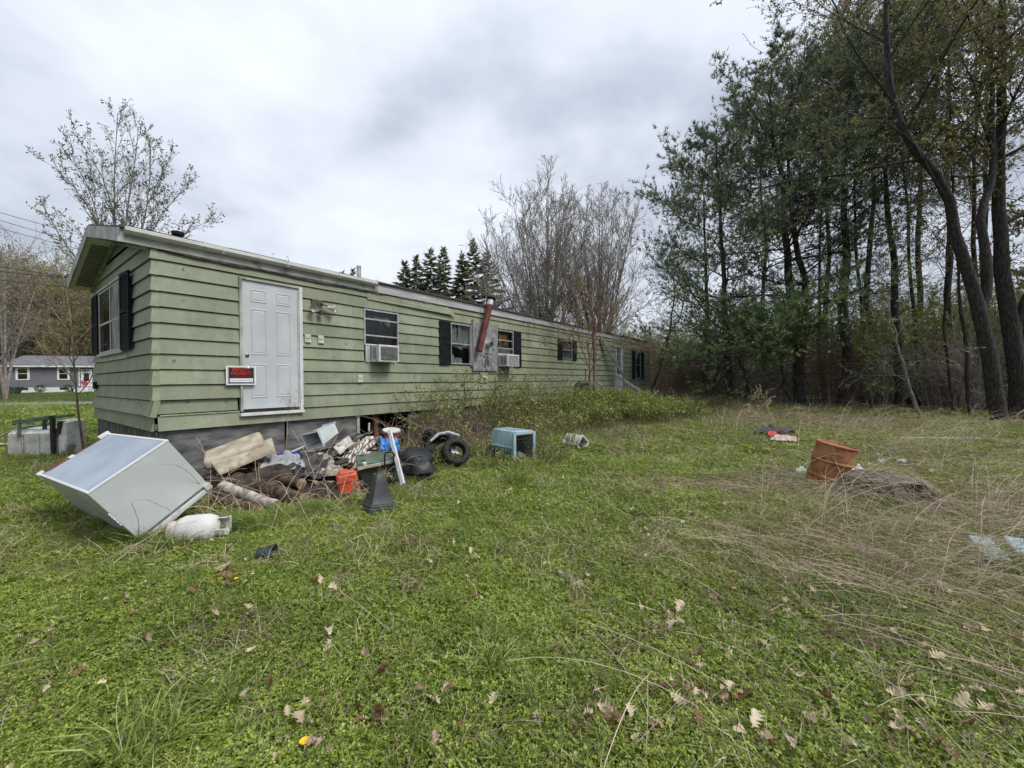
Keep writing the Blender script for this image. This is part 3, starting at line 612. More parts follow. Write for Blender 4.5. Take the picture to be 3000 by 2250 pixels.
# front door with six embossed panels
m = MB(); dx0, dx1, dz0, dz1 = 1.035, 1.865, 1.10, 3.085
m.box(dx0, dx1, -.012, .02, dz0, dz1); doorm = mat('door_paint', (.44, .47, .495), (.50, .53, .55), .5, 2.5, spots=(.36, .37, .36), spot_thr=.66, spot_scale=6, detail=8)
dr_ = m.build('door', doorm, home); dr_['label'] = 'pale six-panel front door'
for cx0 in (.12, .49):
    for pz0, pz1 in ((1.66, 1.86), (.84, 1.56), (.17, .70)):
        a_, b_, c_, d_ = dx0+cx0, dx0+cx0+.225, dz0+pz0, dz0+pz1; m = MB()
        ring = [(0, -.0125), (.012, -.021), (.024, -.0125), (.030, -.0125), (.042, -.017)]
        vs = []; fs = []
        for j, (i_, y_) in enumerate(ring): vs += [(a_+i_, y_, c_+i_), (b_-i_, y_, c_+i_), (b_-i_, y_, d_-i_), (a_+i_, y_, d_-i_)]
        for j in range(len(ring)-1): fs += [(j*4+k, j*4+(k+1) % 4, j*4+4+(k+1) % 4, j*4+4+k) for k in range(4)]
        fs.append(tuple(len(ring)*4-4+k for k in range(4))); m.add(vs, fs); m.build('door_panel', doorm, dr_)
m = MB(); knob = mat('steel_knob', (.22, .22, .22), (.3, .3, .3), .3, metal=1)
for z, r in ((1.69, .030), (1.90, .026)):
    m = MB(); m.lathe([(r*1.15, 0), (r*1.15, .006), (r*.45, .01), (r*.45, .035), (r, .045), (r*.95, .062), (r*.5, .07)] if z < 1.8 else [(r*1.1, 0), (r*1.05, .015), (r*.6, .02)], 18, Matrix.Translation((dx0+.065, -.012, z+.03)) @ Matrix.Rotation(math.pi/2, 4, 'X')); m.build('door_knob' if z < 1.8 else 'deadbolt', knob, dr_, True)
m = MB(); m.box(.995, 1.03, -.045, .02, 1.07, 3.12); m.build('door_frame', greyw, home)
m = MB(); m.box(1.87, 1.885, -.02, .02, 1.09, 3.09); m.box(1.885, 1.935, -.05, .01, 1.05, 3.11); m.build('door_frame', whitep, home)
m = MB(); m.box(.995, 1.935, -.04, .02, 3.09, 3.118); m.build('door_frame', greyw, home)
m = MB(); m.box(.985, 1.94, -.075, .01, 1.0, 1.045); m.build('door_sill', whitep, home); m = MB(); m.box(1.04, 1.87, -.006, .03, 1.046, 1.10); m.build('door_gap', dark, home)
# lamp with two flood heads and a sensor
m = MB(); m.box(2.10, 2.30, -.05, -.02, 2.86, 2.95); lm = m.build('flood_lamp', mat('lamp_bronze', (.05, .045, .04), (.09, .08, .07), .5), home, bevel=.006)
refl = mat('lamp_reflector', (.5, .5, .46), (.65, .65, .6), .3, metal=.4)
for p_, d_ in (((2.09, -.14, 2.79), (-.45, -.85, -.45)), ((2.42, -.14, 2.82), (.8, -.5, -.15))):
    m = MB(); T = Matrix.Translation(p_) @ Vector(d_).to_track_quat('Z', 'Y').to_matrix().to_4x4(); m.lathe([(.012, -.09), (.03, -.08), (.035, -.03), (.072, .04), (.072, .045)], 16, T, cap1=False); m.lathe([(.068, .03), (.04, .0), (.005, -.015)], 16, T, cap0=False); m.build('lamp_head', refl, lm, True)
m = MB(); m.bar((2.18, -.05, 2.89), (2.11, -.11, 2.82), .02); m.bar((2.24, -.05, 2.89), (2.36, -.11, 2.85), .02); m.build('arm', _mats['lamp_bronze'], lm)
m = MB(); m.lathe([(.02, -.04), (.045, -.035), (.045, .025), (.02, .04)], 14, Matrix.Translation((2.24, -.10, 2.72))); m.bar((2.22, -.05, 2.88), (2.22, -.10, 2.76), .018); m.build('sensor', _mats['lamp_bronze'], lm, True)
# small outlet covers
for x, z in ((2.03, 2.26), (2.26, 2.26), (3.03, 1.57)):
    m = MB(); m.box(x-.055, x+.055, -.035, -.02, z-.075, z+.07); m.box(x-.04, x+.04, -.043, -.035, z+.0, z+.055); m.box(x-.045, x+.05, -.055, -.035, z-.07, z-.055); m.build('outlet_cover', mat('faded_green_plate', (.40, .45, .34), (.55, .58, .48), .5, 9), home, bevel=.004)
m = MB(); m.box(6.51, 6.80, -.04, -.03, 1.46, 1.74); m.build('spigot_plate', _mats['cap_green'], home, bevel=.004)
m = MB(); m.tube([(6.66, -.04, 1.6), (6.66, -.12, 1.6), (6.66, -.14, 1.56)], .022, 10); m.lathe([(.05, 0), (.05, .01), (.02, .015)], 14, Matrix.Translation((6.66, -.04, 1.6)) @ Matrix.Rotation(math.pi/2, 4, 'X')); m.build('spigot', whitep, home, True)
m = MB(); m.box(-.06, -.03, 3.75, 3.95, 1.42, 1.55); m.build('wall_box', black, home)
# chipboard panel with flue collar
osb = bpy.data.materials.new('weathered_chipboard'); osb.use_nodes = True; nt = osb.node_tree; b = nt.nodes['Principled BSDF']; b.inputs['Roughness'].default_value = .85
tc = N(nt, 'ShaderNodeTexCoord'); vo = N(nt, 'ShaderNodeTexVoronoi'); vo.inputs['Scale'].default_value = 15; lk(nt, tc.outputs['Object'], vo.inputs['Vector'])
n_ = noise(nt, tc.outputs['Object'], 3, 8, .7); bw = N(nt, 'ShaderNodeRGBToBW'); lk(nt, vo.outputs['Color'], bw.inputs[0])
c = ramp(nt, M(nt, 'ADD', M(nt, 'MULTIPLY', bw.outputs[0], .55), M(nt, 'MULTIPLY', n_, .5)), [(.3, (.12, .12, .125)), (.8, (.33, .33, .34))]); lk(nt, c, b.inputs['Base Color'])
m = MB(); m.box(6.24, 7.17, -.07, -.045, 1.77, 3.0); ob = m.build('chipboard_panel', osb, home)
m = MB(); m.box(6.20, 6.235, -.075, -.02, 1.76, 3.06); m.box(7.175, 7.205, -.075, -.02, 1.80, 3.02); m.box(6.15, 6.20, -.05, -.02, 1.88, 2.93); m.build('board_edge', mat('grey_wood', (.16, .155, .15), (.3, .29, .28), .9, 8, .2, stretch=(6, 1, .5)), home)
m = MB(); m.box(6.42, 6.92, -.078, -.071, 2.24, 2.62); m.build('flue_plate', alu, home)
m = MB(); m.lathe([(.075, 0), (.085, .02), (.085, .15), (.076, .15), (.076, .02)], 20, Matrix.Translation((6.76, -.078, 2.47)) @ Matrix.Rotation(math.pi/2, 4, 'X'), cap1=False); m.build('flue_collar', alu, home, True)
m = MB(); m.lathe([(.074, .0), (.074, .06)], 20, Matrix.Translation((6.76, -.08, 2.47)) @ Matrix.Rotation(math.pi/2, 4, 'X')); m.build('flue_hole', dark, home)
m = MB(); m.box(6.85, 6.88, -.085, -.078, 2.46, 2.53); m.build('paper_tag', whitep, home)
m = MB(); rr_ = random.Random(4)
for i in range(60):
    x = 6.72+rr_.gauss(0, .08); z = 2.0+rr_.gauss(0, .1); m.box(x, x+.03, -.073, -.0705-.0005*rr_.random(), z, z+.03)
q = m.build('soot_patch', mat('soot', (.02, .02, .02), (.05, .05, .045), .95), home); q['kind'] = 'stuff'
# far entrance door
m = MB(); m.box(15.5, 15.58, -.05, .02, .98, 3.02); m.box(16.24, 16.30, -.05, .02, .98, 3.02); m.box(15.58, 16.24, -.05, .02, 2.95, 3.02); m.build('door_frame', whitep, home)
m = MB(); m.box(15.58, 16.24, -.01, .02, .98, 1.75); m.box(15.58, 15.68, -.01, .02, 1.75, 2.95); m.box(16.14, 16.24, -.01, .02, 1.75, 2.95); fd = m.build('door', whitep, home); fd['label'] = 'white far door with a barred glass upper half'
m = MB()
for i in range(1, 4): m.box(15.68+i*.115-.008, 15.68+i*.115+.008, -.02, -.005, 1.75, 2.95)
for z in (2.05, 2.35, 2.65): m.box(15.68, 16.14, -.018, -.004, z-.01, z+.01)
m.build('window_bars', whitep, fd); m = MB(); m.box(15.68, 16.14, 0, .004, 1.75, 2.95); m.build('pane', glass_dark, fd)
# ------------------------------------------------ things on and by the home
def W(t, s, z): return np.array([OT[0]+D1[0]*t+D2[0]*s, OT[1]+D1[1]*t+D2[1]*s, z])
def rbox(name, sx, sy, sz, mt, parent, T=None, bevel=.01, seg=3, tz=1., smooth=True):
    m = MB(); a, b = sx/2, sy/2; m.hexa([(-a, -b, 0), (a, -b, 0), (a, b, 0), (-a, b, 0), (-a*tz, -b*tz, sz), (a*tz, -b*tz, sz), (a*tz, b*tz, sz), (-a*tz, b*tz, sz)], T)
    return m.build(name, mt, parent, smooth, bevel, seg=seg)
acw = mat('aged_white_metal', (.50, .51, .50), (.66, .67, .66), .45, 6, .05, spots=(.30, .28, .24), spot_thr=.62, spot_scale=6)
grl = mat('grille_dark', (.07, .075, .075), (.14, .15, .145), .6, 25)
def air_con(t, wd, p, z0, h, label, style):
    a = thing('air_conditioner', label, 'air conditioner', W(t, 0, z0), (0, 0, ANG), 'window air conditioners')
    m = MB(); m.box(0, wd, -p, -.02, 0, h); m.build('case', acw, a, bevel=.008)
    m = MB()
    for i in range(2):   # side vents
        for j in range(12):
            if style: m.box(-.004, 0, -p+.06+i*.10, -p+.14+i*.10, .05+j*(h-.1)/12, .05+(j+.6)*(h-.1)/12)
            else: m.box(-.004, 0, -p+.09+i*.06, -p+.12+i*.06, .05+j*(h-.1)/12, .05+(j+.7)*(h-.1)/12)
    m.build('side_vent', grl, a)
    m = MB(); m.box(.035, wd-.035, -p-.006, -p+.001, .03, h-.035); g = m.build('back_panel', grl, a)
    m = MB()
    if style:
        for j in range(11): m.box(.045, wd-.045, -p-.013, -p-.006, .04+j*(h-.09)/11, .045+j*(h-.09)/11)
        for j in range(13): m.box(.05+j*(wd-.1)/13, .056+j*(wd-.1)/13, -p-.011, -p-.007, .04, h-.05)
    else:
        for j in range(5): m.box(.03+R_.random()*(wd-.1), .06+R_.random()*.1+(wd-.2)*.5, -p-.010, -p-.006, .04+j*.05, .042+j*.05)
    m.build('grille', acw if style else grl, g)
    m = MB()
    n = 4
    for i in range(n): m.box(-.115+i*.027, -.115+i*.027+.016, -.045+.008*(i % 2), -.015, .0, h+.0)
    m.box(-.12, wd+.12, -.05, -.015, h+.001, h+.02)
    for i in range(n): m.box(wd+.01+i*.03, wd+.025+i*.03, -.045+.008*(i % 2), -.015, .0, h)
    m.build('side_curtain', acw, a); return a
air_con(3.26, .47, .30, 1.895, .33, 'window air conditioner with a flat dark back grille, near the front door', 0)
air_con(7.27, .53, .36, 1.90, .325, 'window air conditioner with two rows of side vents, right of the stovepipe', 1)
# stovepipe
sp_ = thing('stovepipe', 'rust-red stovepipe leaning up past the roof edge with a black cap', 'stovepipe', W(6.30, -.2, 2.28), (0, 0, ANG))
rustred = mat('red_rust', (.085, .024, .018), (.16, .048, .034), .75, 7, .15, spots=(.05, .02, .016), spot_thr=.6)
A = Vector((0, 0, 0)); Bv = Vector((.43, 0, 1.22)); dd = Bv.normalized()
m = MB(); m.tube([A+dd*(1.293*i/8) for i in range(9)], .075, 20); m.build('pipe', rustred, sp_, True)
m = MB(); m.tube([Bv-dd*.01, Bv+dd*.13], .08, 18); m.build('collar', alu, sp_, True)
m = MB(); m.lathe([(.075, 0), (.12, .03), (.115, .05), (.05, .075), (.0, .08)], 18, Matrix.Translation(Bv+dd*.14) @ dd.to_track_quat('Z', 'Y').to_matrix().to_4x4()); m.build('cap', black, sp_, True)
m = MB(); m.bar(Bv-dd*.25+Vector((-.06, .0, 0)), Bv-dd*.1+Vector((-.18, .1, .02)), .02, .004); m.build('strap', rustred, sp_)
m = MB(); m.tube([A-dd*.02, A+dd*.03], [.074, .079], 16); m.build('lower_collar', rustred, sp_, True)
# sign
sg = thing('private_property_sign', 'black and red PRIVATE PROPERTY sign in a white frame beside the front door', 'sign', W(.80, -.062, 1.475), (0, 0, ANG))
m = MB(); m.box(0, .40, -.004, .004, 0, .285); m.build('backing', mat('sign_white', (.72, .74, .70), (.78, .79, .76), .5), sg)
blk = mat('sign_black', (.012, .012, .014), (.02, .02, .022), .4); m = MB(); m.box(.022, .378, -.007, -.004, .018, .267); m.build('border', blk, sg)
m = MB()
for a_ in ((.028, .372, .258, .262), (.028, .372, .023, .027), (.028, .032, .027, .258), (.368, .372, .027, .258)): m.box(a_[0], a_[1], -.008, -.007, a_[2], a_[3])
m.build('border_line', _mats['sign_white'], sg)
m = MB(); m.box(.045, .355, -.009, -.007, .042, .098); m.build('name_strip', mat('strip_white', (.68, .72, .77), (.72, .76, .8), .5), sg)
def text(body, size, x, z, y, mt, parent, sx=1., name='lettering', shear=0, off=0):
    c = bpy.data.curves.new(name, 'FONT'); c.body = body; c.size = size; c.align_x = 'CENTER'; c.extrude = .0004; c.shear = shear; c.offset = off; c.resolution_u = 3
    t = bpy.data.objects.new(name, c); COL.objects.link(t); dg = bpy.context.evaluated_depsgraph_get(); me = bpy.data.meshes.new_from_object(t.evaluated_get(dg)); bpy.data.objects.remove(t)
    o = link(name, me, mt, parent, (x, y, z), (math.pi/2, 0, 0)); o.scale = (sx, 1, 1); return o
red = mat('sign_red', (.55, .02, .02), (.62, .03, .025), .5)
text('PRIVATE', .072, .2, .203, -.0085, red, sg, .92, off=.0004); text('PROPERTY', .068, .2, .148, -.0085, red, sg, .86, off=.0004); text('NO TRESPASSING', .030, .2, .112, -.0085, mat('sign_dark_red', (.22, .02, .02), (.25, .025, .025), .5), sg, 1.15)
text('Town of Newport Maine', .030, .2, .062, -.0095, mat('ink', (.12, .14, .15), (.16, .18, .2), .6), sg, .92, shear=.25)
# oil tank
ot = thing('oil_tank', 'dark rusty heating oil tank standing against the home behind the brambles', 'oil tank', W(11.3, -.75, .3), (0, 0, ANG))
tk = mat('tank_metal', (.06, .052, .048), (.17, .155, .14), .8, 4, .2, spots=(.035, .02, .015), spot_thr=.55)
pf = [(0.0, -.72), (.22, -.70), (.32, -.62), (.33, -.5), (.33, .5), (.32, .62), (.22, .70), (0, .72)]
m = MB(); m.lathe(pf, 22, Matrix.Translation((.1, 0, .82)) @ Matrix.Rotation(math.pi/2, 4, 'Y') @ Matrix.Diagonal((1.15, .95, 1, 1))); m.build('tank', tk, ot, True)
for x in (-.45, .6):
    for y in (-.2, .2): m = MB(); m.tube([(x, y, -.2), (x, y, .55)], .022, 8); m.build('leg', tk, ot)
m = MB(); m.tube([(-.18, 0, 1.15), (-.18, 0, 1.55)], .022, 10); m.lathe([(.028, 0), (.035, .02), (.02, .05)], 10, Matrix.Translation((-.18, 0, 1.55))); m.build('fill_pipe', tk, ot, True)
m = MB(); m.tube([(.1, 0, 1.15), (.1, 0, 1.35)], .03, 10); m.build('vent_pipe', tk, ot, True)
# steps and rail at the far door
st = thing('entry_steps', 'white wooden entry steps with a sloping baluster railing at the far door', 'steps', W(15.3, -.1, .3), (0, 0, ANG))
wp = mat('peeling_white', (.48, .48, .47), (.62, .62, .61), .7, 9, .2, spots=(.25, .23, .2), spot_thr=.6, spot_scale=9)
for i in range(4): m = MB(); m.box(.05, 1.15, -1.2+i*.28, -.93+i*.28+.02, .05+i*.16, .09+i*.16); m.build('tread', wp, st)
m = MB(); m.bar((.1, .0, 1.40), (.1, -1.0, .78), .05, .09); m.build('handrail', wp, st)
m = MB(); m.bar((.1, .0, .68), (.1, -1.0, .22), .04, .06); m.build('lower_rail', wp, st)
for i in range(6): y = -.12-i*.14; m = MB(); m.box(.085, .115, y-.015, y+.015, .66+y*.46, 1.37+y*.62); m.build('baluster', wp, st)
for y, h_ in ((-1.0, .85), (.03, 1.45)): m = MB(); m.box(.05, .14, y-.045, y+.045, -.1, h_); m.build('post', wp, st)
m = MB(); m.bar((.05, -.9, -.02), (.05, 0.05, .6), .04, .2); m.build('stringer', wp, st)
bd = MB(); bd.bar(W(13.85, -.10, 3.22), W(15.35, -.5, 1.60), .20, .03, up=(.8, -.6, 0.2))
tag(bd.build('leaning_board', mat('mossy_board', (.13, .14, .10), (.24, .26, .19), .9, 6, .2)), 'grey-green board slanting from the roof edge down to the step railing', 'board')
# service wires running to the home
wm = mat('wire', (.02, .02, .022), (.03, .03, .03), .6)
for i, (a_, b_) in enumerate((((-60, 598, 22), (240, 672, 30)), ((-60, 620, 22), (240, 698, 30)), ((-60, 645, 22), (240, 715, 30)), ((-60, 765, 14), (205, 812, 9.6)), ((-60, 782, 14), (205, 815, 9.7)), ((-60, 807, 15), (203, 842, 9.5)))):
    A, B = at(*a_), at(*b_)
    if i < 3: B = A+(B-A)*3.2; B[2] -= 1.0
    A = A+(A-B)*(.8)
    pts = [A*(1-t)+B*t-np.array([0, 0, .5*math.sin(math.pi*t)*(.3 if i < 3 else .12)]) for t in np.linspace(0, 1, 14)]
    m = MB(); m.tube(pts, .016 if i < 3 else .013, 5)
    tag(m.build('utility_wire', wm), ('thin overhead wire crossing the sky on the left' if i < 3 else 'low dark service wire reaching the eave of the home'), 'wire', 'overhead wires on the left' if i < 3 else 'service wires at the eave')
# ------------------------------------------------ refrigerator on its side
rf = thing('refrigerator', 'old white refrigerator dumped tilted on its front with the back panel up', 'refrigerator', (-3.42, 3.77, 0))
C_, B_, D_, F_ = (np.array(p) for p in ((-3.633, 3.453, .571), (-3.327, 3.965, .979), (-5.135, 4.390, .527), (-3.422, 3.766, .0)))
ea, eb, ec = nrm(B_-C_), nrm(D_-C_), nrm(F_-C_); la, lb, lc = .68, 1.77, .667
TR = Matrix(((ea[0], eb[0], ec[0], C_[0]-(-3.42)), (ea[1], eb[1], ec[1], C_[1]-3.77), (ea[2], eb[2], ec[2], C_[2]), (0, 0, 0, 1)))
wf = mat('fridge_white', (.42, .45, .455), (.52, .545, .55), .42, 2.2, .08, spots=(.27, .24, .20), spot_thr=.63, spot_scale=5.5, detail=9)
bk = mat('fridge_back', (.28, .33, .40), (.36, .41, .47), .5, 2.2, .1, spots=(.13, .14, .15), spot_thr=.655, spot_scale=7, detail=8)
m = MB(); m.box(0, la, 0, lb, .012, lc-.075, TR); m.build('cabinet', wf, rf, bevel=.006)
m = MB(); m.box(.022, la-.022, .018, lb-.10, -.001, .012, TR); m.build('back_panel', bk, rf)
trim = mat('fridge_trim', (.62, .64, .65), (.68, .69, .69), .35)
for a_ in ((0, .022, -.006, lb, -.006, .014), (la-.022, la+.004, -.006, lb, -.006, .014), (.022, la-.022, -.006, .016, -.006, .012)): m = MB(); m.box(*a_, TR); m.build('trim', trim, rf, bevel=.004)
m = MB(); m.box(-.004, la+.004, -.004, lb, lc-.052, lc, TR); d_ = m.build('door', wf, rf, bevel=.012)
m = MB(); m.box(.01, la-.01, .01, lb-.01, lc-.076, lc-.051, TR); m.build('gasket', mat('gasket', (.10, .10, .10), (.2, .19, .17), .8), rf)
m = MB(); m.box(.02, la-.02, lb-.098, lb+.002, .004, .3, TR); m.build('base', mat('compressor_bay', (.07, .03, .026), (.15, .06, .05), .9, 9, .2), rf)
m = MB(); m.box(.08, .26, lb-.13, lb-.02, -.009, -.002, TR); m.build('rusty_plate', mat('rusty_brown', (.10, .03, .025), (.2, .08, .06), .8, 12), rf)
m = MB(); m.box(.26, .31, lb-.15, lb-.04, -.012, -.002, TR); m.box(la-.10, la+.01, lb-.04, lb+.03, -.03, .03, TR); m.box(-.01, .05, lb-.03, lb+.02, -.02, .02, TR); m.build('bracket', trim, rf, bevel=.003)
m = MB(); m.box(la-.05, la+.012, -.02, .03, lc-.085, lc-.02, TR); m.build('hinge', mat('hinge_grey', (.3, .33, .3), (.45, .47, .44), .5), rf, bevel=.004)
# a dented strip along the lower edge of the side
m = MB(); pts = [(0-.006, .33-.0+.0, lc*k) for k in (.2,)]
xs = [(-.004, -.003+R_.uniform(0, .014), lc*(.38+.02*i)) for i in range(12)]
m.tube([TR @ Vector(p) for p in xs], .006, 5); m.build('dented_edge', trim, rf)
# propane cylinder
T0 = gp(580, 1588); pc = thing('gas_cylinder', 'white domed gas cylinder lying in the grass by the refrigerator', 'gas cylinder', T0, (0, 0, .30))
cw = mat('cylinder_white', (.50, .505, .49), (.62, .62, .60), .5, 4, .1, spots=(.18, .15, .12), spot_thr=.60, spot_scale=6)
TT = Matrix.Translation((0, 0, .125)) @ Matrix.Rotation(math.pi/2, 4, 'Y') @ Matrix.Scale(.86, 4)
m = MB(); m.lathe([(0, -.21), (.07, -.205), (.125, -.17), (.15, -.11), (.153, 0), (.15, .11), (.125, .17), (.07, .205), (0, .21)], 28, TT); m.build('tank', cw, pc, 'all')
m = MB(); m.lathe([(.10, -.25), (.105, -.25), (.105, -.16), (.10, -.16)], 24, TT); m.build('foot_ring', mat('ring_rust', (.3, .24, .2), (.5, .46, .42), .8, 12), pc, True)
m = MB()
for i in range(9):
    if i in (3, 4): continue
    t0 = 2*math.pi*i/9; m.box(-.035, .035, -.004, .004, 0, .11, TT @ Matrix.Rotation(t0, 4, 'Z') @ Matrix.Translation((0, .095, .17)))
m.box(-.09, .09, -.01, .01, 0, .02, TT @ Matrix.Translation((0, .09, .27))); m.build('collar', cw, pc, bevel=.002)
m = MB(); m.tube([TT @ Vector((0, 0, .2)), TT @ Vector((0, 0, .26))], .018, 8); m.build('valve', mat('brass', (.35, .26, .1), (.4, .3, .12), .4, metal=.8), pc)
# ------------------------------------------------ junk pile
def heap(name, p, sx, sy, h, seed, mt, label, cat, fold=.35, rot=0, group=None, n=44, fr=5):
    th = np.linspace(0, 2*np.pi, n, endpoint=False); rr = np.linspace(0, 1, 22); TH, RR = np.meshgrid(th, rr, indexing='ij')
    ex = 1+.28*(vn(np.cos(TH)*2+5, np.sin(TH)*2+5, seed)-.5); X = np.cos(TH)*RR*ex*sx; Y = np.sin(TH)*RR*ex*sy
    f1 = np.abs(vn(X/sx*fr*.5, Y/sy*fr*.5, seed+1)-.5)*2; f2 = np.abs(vn(X/sx*fr, Y/sy*fr*1.3, seed+2)-.5)*2
    Z = h*(1-RR**2.2)**.7*(.75+fold*(f1+.5*f2))-.02; c, s_ = math.cos(rot), math.sin(rot)
    V = np.stack([c*X-s_*Y, s_*X+c*Y, Z], -1).reshape(-1, 3); id_ = np.arange(n*22).reshape(n, 22); q = np.stack([id_[:, :-1], id_[:, 1:], np.roll(id_, -1, 0)[:, 1:], np.roll(id_, -1, 0)[:, :-1]], -1).reshape(-1, 4)
    o = link(name, npmesh(name, V, [q], True), mt, None, p); return tag(o, label, cat, group)
def sheet(name, P00, P10, P01, P11, amp, seed, mt, label, cat, n=26, fr=4, thick=.004):
    u, v = np.meshgrid(np.linspace(0, 1, n), np.linspace(0, 1, n), indexing='ij'); u_, v_ = u[..., None], v[..., None]
    P = np.asarray(P00)*(1-u_)*(1-v_)+np.asarray(P10)*u_*(1-v_)+np.asarray(P01)*(1-u_)*v_+np.asarray(P11)*u_*v_
    nr = nrm(np.cross(np.asarray(P10)-P00, np.asarray(P01)-P00)); P = P+nr*(amp*(np.abs(vn(u*fr, v*fr, seed)-.5)*2+.5*np.abs(vn(u*fr*2.3, v*fr*2.3, seed+1)-.5)*2-.5))[..., None]
    id_ = np.arange(n*n).reshape(n, n); q = np.stack([id_[:-1, :-1], id_[1:, :-1], id_[1:, 1:], id_[:-1, 1:]], -1).reshape(-1, 4)
    c = P.reshape(-1, 3).mean(0); o = link(name, npmesh(name, P.reshape(-1, 3)-c, [q], True), mt, None, c); md = o.modifiers.new('t', 'SOLIDIFY'); md.thickness = thick; return tag(o, label, cat)
bark = mat('wet_bark', (.028, .019, .014), (.11, .075, .055), .95, 14, .8, spots=(.16, .13, .10), spot_thr=.60, spot_scale=10, detail=9)
cutw = mat('cut_wood', (.20, .13, .08), (.36, .26, .17), .85, 12, .2)
def log(A, B, r, label, mt=bark, seed=1, lump=.22, group='logs in the junk pile'):
    A, B = np.asarray(A), np.asarray(B); o = thing('log', label, 'log', A, (0, 0, 0), group); L = np.linalg.norm(B-A); d = nrm(B-A)
    n, k = 40, 22; t = np.linspace(0, 1, n); th = np.linspace(0, 2*np.pi, k, endpoint=False); TH, TT_ = np.meshgrid(th, t, indexing='xy')
    rad = r*(1+lump*(vn(TT_*L*9, np.cos(TH)*1.5+np.sin(TH)+4, seed)-.5)+lump*.6*(vn(TT_*L*22, np.cos(TH)*4+9, seed+3)-.5))
    a = nrm(np.cross(d, [0, 0, 1.])); b = np.cross(a, d); V = d*(TT_*L)[..., None]+a*(np.cos(TH)*rad)[..., None]+b*(np.sin(TH)*rad)[..., None]
    id_ = np.arange(n*k).reshape(n, k); r_ = np.roll(id_, -1, 1); q = np.stack([id_[:-1], r_[:-1], r_[1:], id_[1:]], -1).reshape(-1, 4)
    link('bark', npmesh('bark', V.reshape(-1, 3), [q], True), mt, o)
    for e_, s_ in ((0, -1), (1, 1)):
        m = MB(); m.lathe([(r*.97, 0), (r*.6, .004), (.01, .006)], 18, Matrix.Translation(V3(d*(L*e_-s_*.004))) @ V3(d*s_).to_track_quat('Z', 'Y').to_matrix().to_4x4(), cap0=False); m.build('cut_end', cutw, o)
    return o
log(at(703, 1368, 5.75), at(884, 1417, 5.05), .068, 'bark-covered log lying highest in the junk pile', seed=2)
log(at(690, 1402, 5.35), at(890, 1466, 4.78), .085, 'thick dark bark-covered log below the upper log', seed=5, lump=.3)
log(at(650, 1424, 5.0), at(812, 1483, 4.55), .062, 'weathered pale split log, lowest of the pile beside the refrigerator', mat('weathered_log', (.22, .18, .15), (.50, .46, .42), .9, 9, .5, stretch=(1, 1, 1), spots=(.12, .09, .07), spot_thr=.58), seed=7, lump=.2)
log(at(640, 1462, 4.85), at(770, 1497, 4.55), .06, 'dark brown log on the ground under the pale split log', mat('brown_log', (.06, .038, .025), (.15, .10, .07), .95, 8, .5), seed=9, lump=.2)
# boards
gw = [mat('old_board_a', (.12, .09, .07), (.26, .21, .17), .9, 7, .3, stretch=(6, 1, 1)), mat('old_board_b', (.32, .29, .26), (.52, .49, .45), .85, 7, .2, spots=(.18, .15, .12), spot_thr=.58), mat('old_board_c', (.035, .03, .027), (.09, .075, .065), .9, 7, .3)]
def plank(a_, b_, w_, h_, mt, label, cat='board', name='broken_board', group='broken boards in the junk pile', up=(0, 0, 1)):
    A, B = np.asarray(a_), np.asarray(b_); m = MB(); c = (A+B)/2; m.bar(A-c, B-c, w_, h_, up); o = m.build(name, mt, None, bevel=min(w_, h_)*.12, seg=1, loc=c); return tag(o, label, cat, group)
pil = [((606, 1368, 5.6), (755, 1415, 5.3), .10, .02, 2), ((614, 1398, 5.3), (700, 1408, 5.2), .08, .03, 0), ((660, 1350, 5.9), (760, 1385, 5.7), .12, .02, 0), ((870, 1388, 5.4), (985, 1380, 5.7), .07, .03, 1),
       ((840, 1405, 5.2), (1000, 1400, 5.6), .09, .02, 2), ((880, 1440, 5.0), (1010, 1415, 5.5), .06, .03, 2), ((905, 1465, 4.9), (990, 1440, 5.2), .08, .02, 0), ((628, 1440, 4.9), (700, 1470, 4.7), .07, .03, 2),
       ((900, 1345, 6.1), (1055, 1270, 6.9), .09, .015, 2), ((925, 1352, 6.0), (1090, 1262, 7.0), .05, .02, 2), ((890, 1372, 5.6), (930, 1420, 5.2), .05, .02, 0), ((640, 1330, 5.9), (700, 1395, 5.5), .06, .02, 0),
       ((1000, 1300, 6.7), (1090, 1265, 7.2), .03, .03, 1), ((740, 1385, 5.8), (905, 1395, 5.6), .10, .02, 2), ((1020, 1330, 6.4), (1050, 1380, 6.0), .05, .02, 1), ((960, 1425, 5.5), (1060, 1448, 5.2), .05, .03, 2), ((720, 1340, 6.1), (830, 1352, 6.1), .09, .02, 0)]
for a_, b_, w_, h_, k_ in pil: plank(at(*a_), at(*b_), w_, h_, gw[k_], ('brown', 'pale grey', 'dark')[k_]+' broken board lying in the junk pile', group=('brown', 'pale', 'dark')[k_]+' broken boards in the junk pile')
g_ = np.random.default_rng(650)
for i in range(64):
    uu = g_.uniform(640, 1120); vv = np.interp(uu, [640, 800, 950, 1120], [1385, 1370, 1360, 1325])+(g_.uniform(-42, 62) if i < 34 else g_.uniform(-48, 12)); Y = np.interp(vv, [1300, 1470], [6.5, 4.95]); P = at(uu, vv, Y); a_ = g_.normal(.45, .6); L_ = g_.uniform(.25, .75); k_ = int(g_.integers(0, 3)); dv = np.array([math.cos(a_), math.sin(a_), g_.uniform(-.15, .4)])*L_/2
    plank(P-dv, P+dv, g_.uniform(.03, .11), g_.uniform(.012, .035), gw[k_], ('brown', 'pale grey', 'dark')[k_]+' broken board lying in the junk pile', group=('brown', 'pale', 'dark')[k_]+' broken boards in the junk pile', up=(g_.normal(0, .4), g_.normal(0, .4), 1))
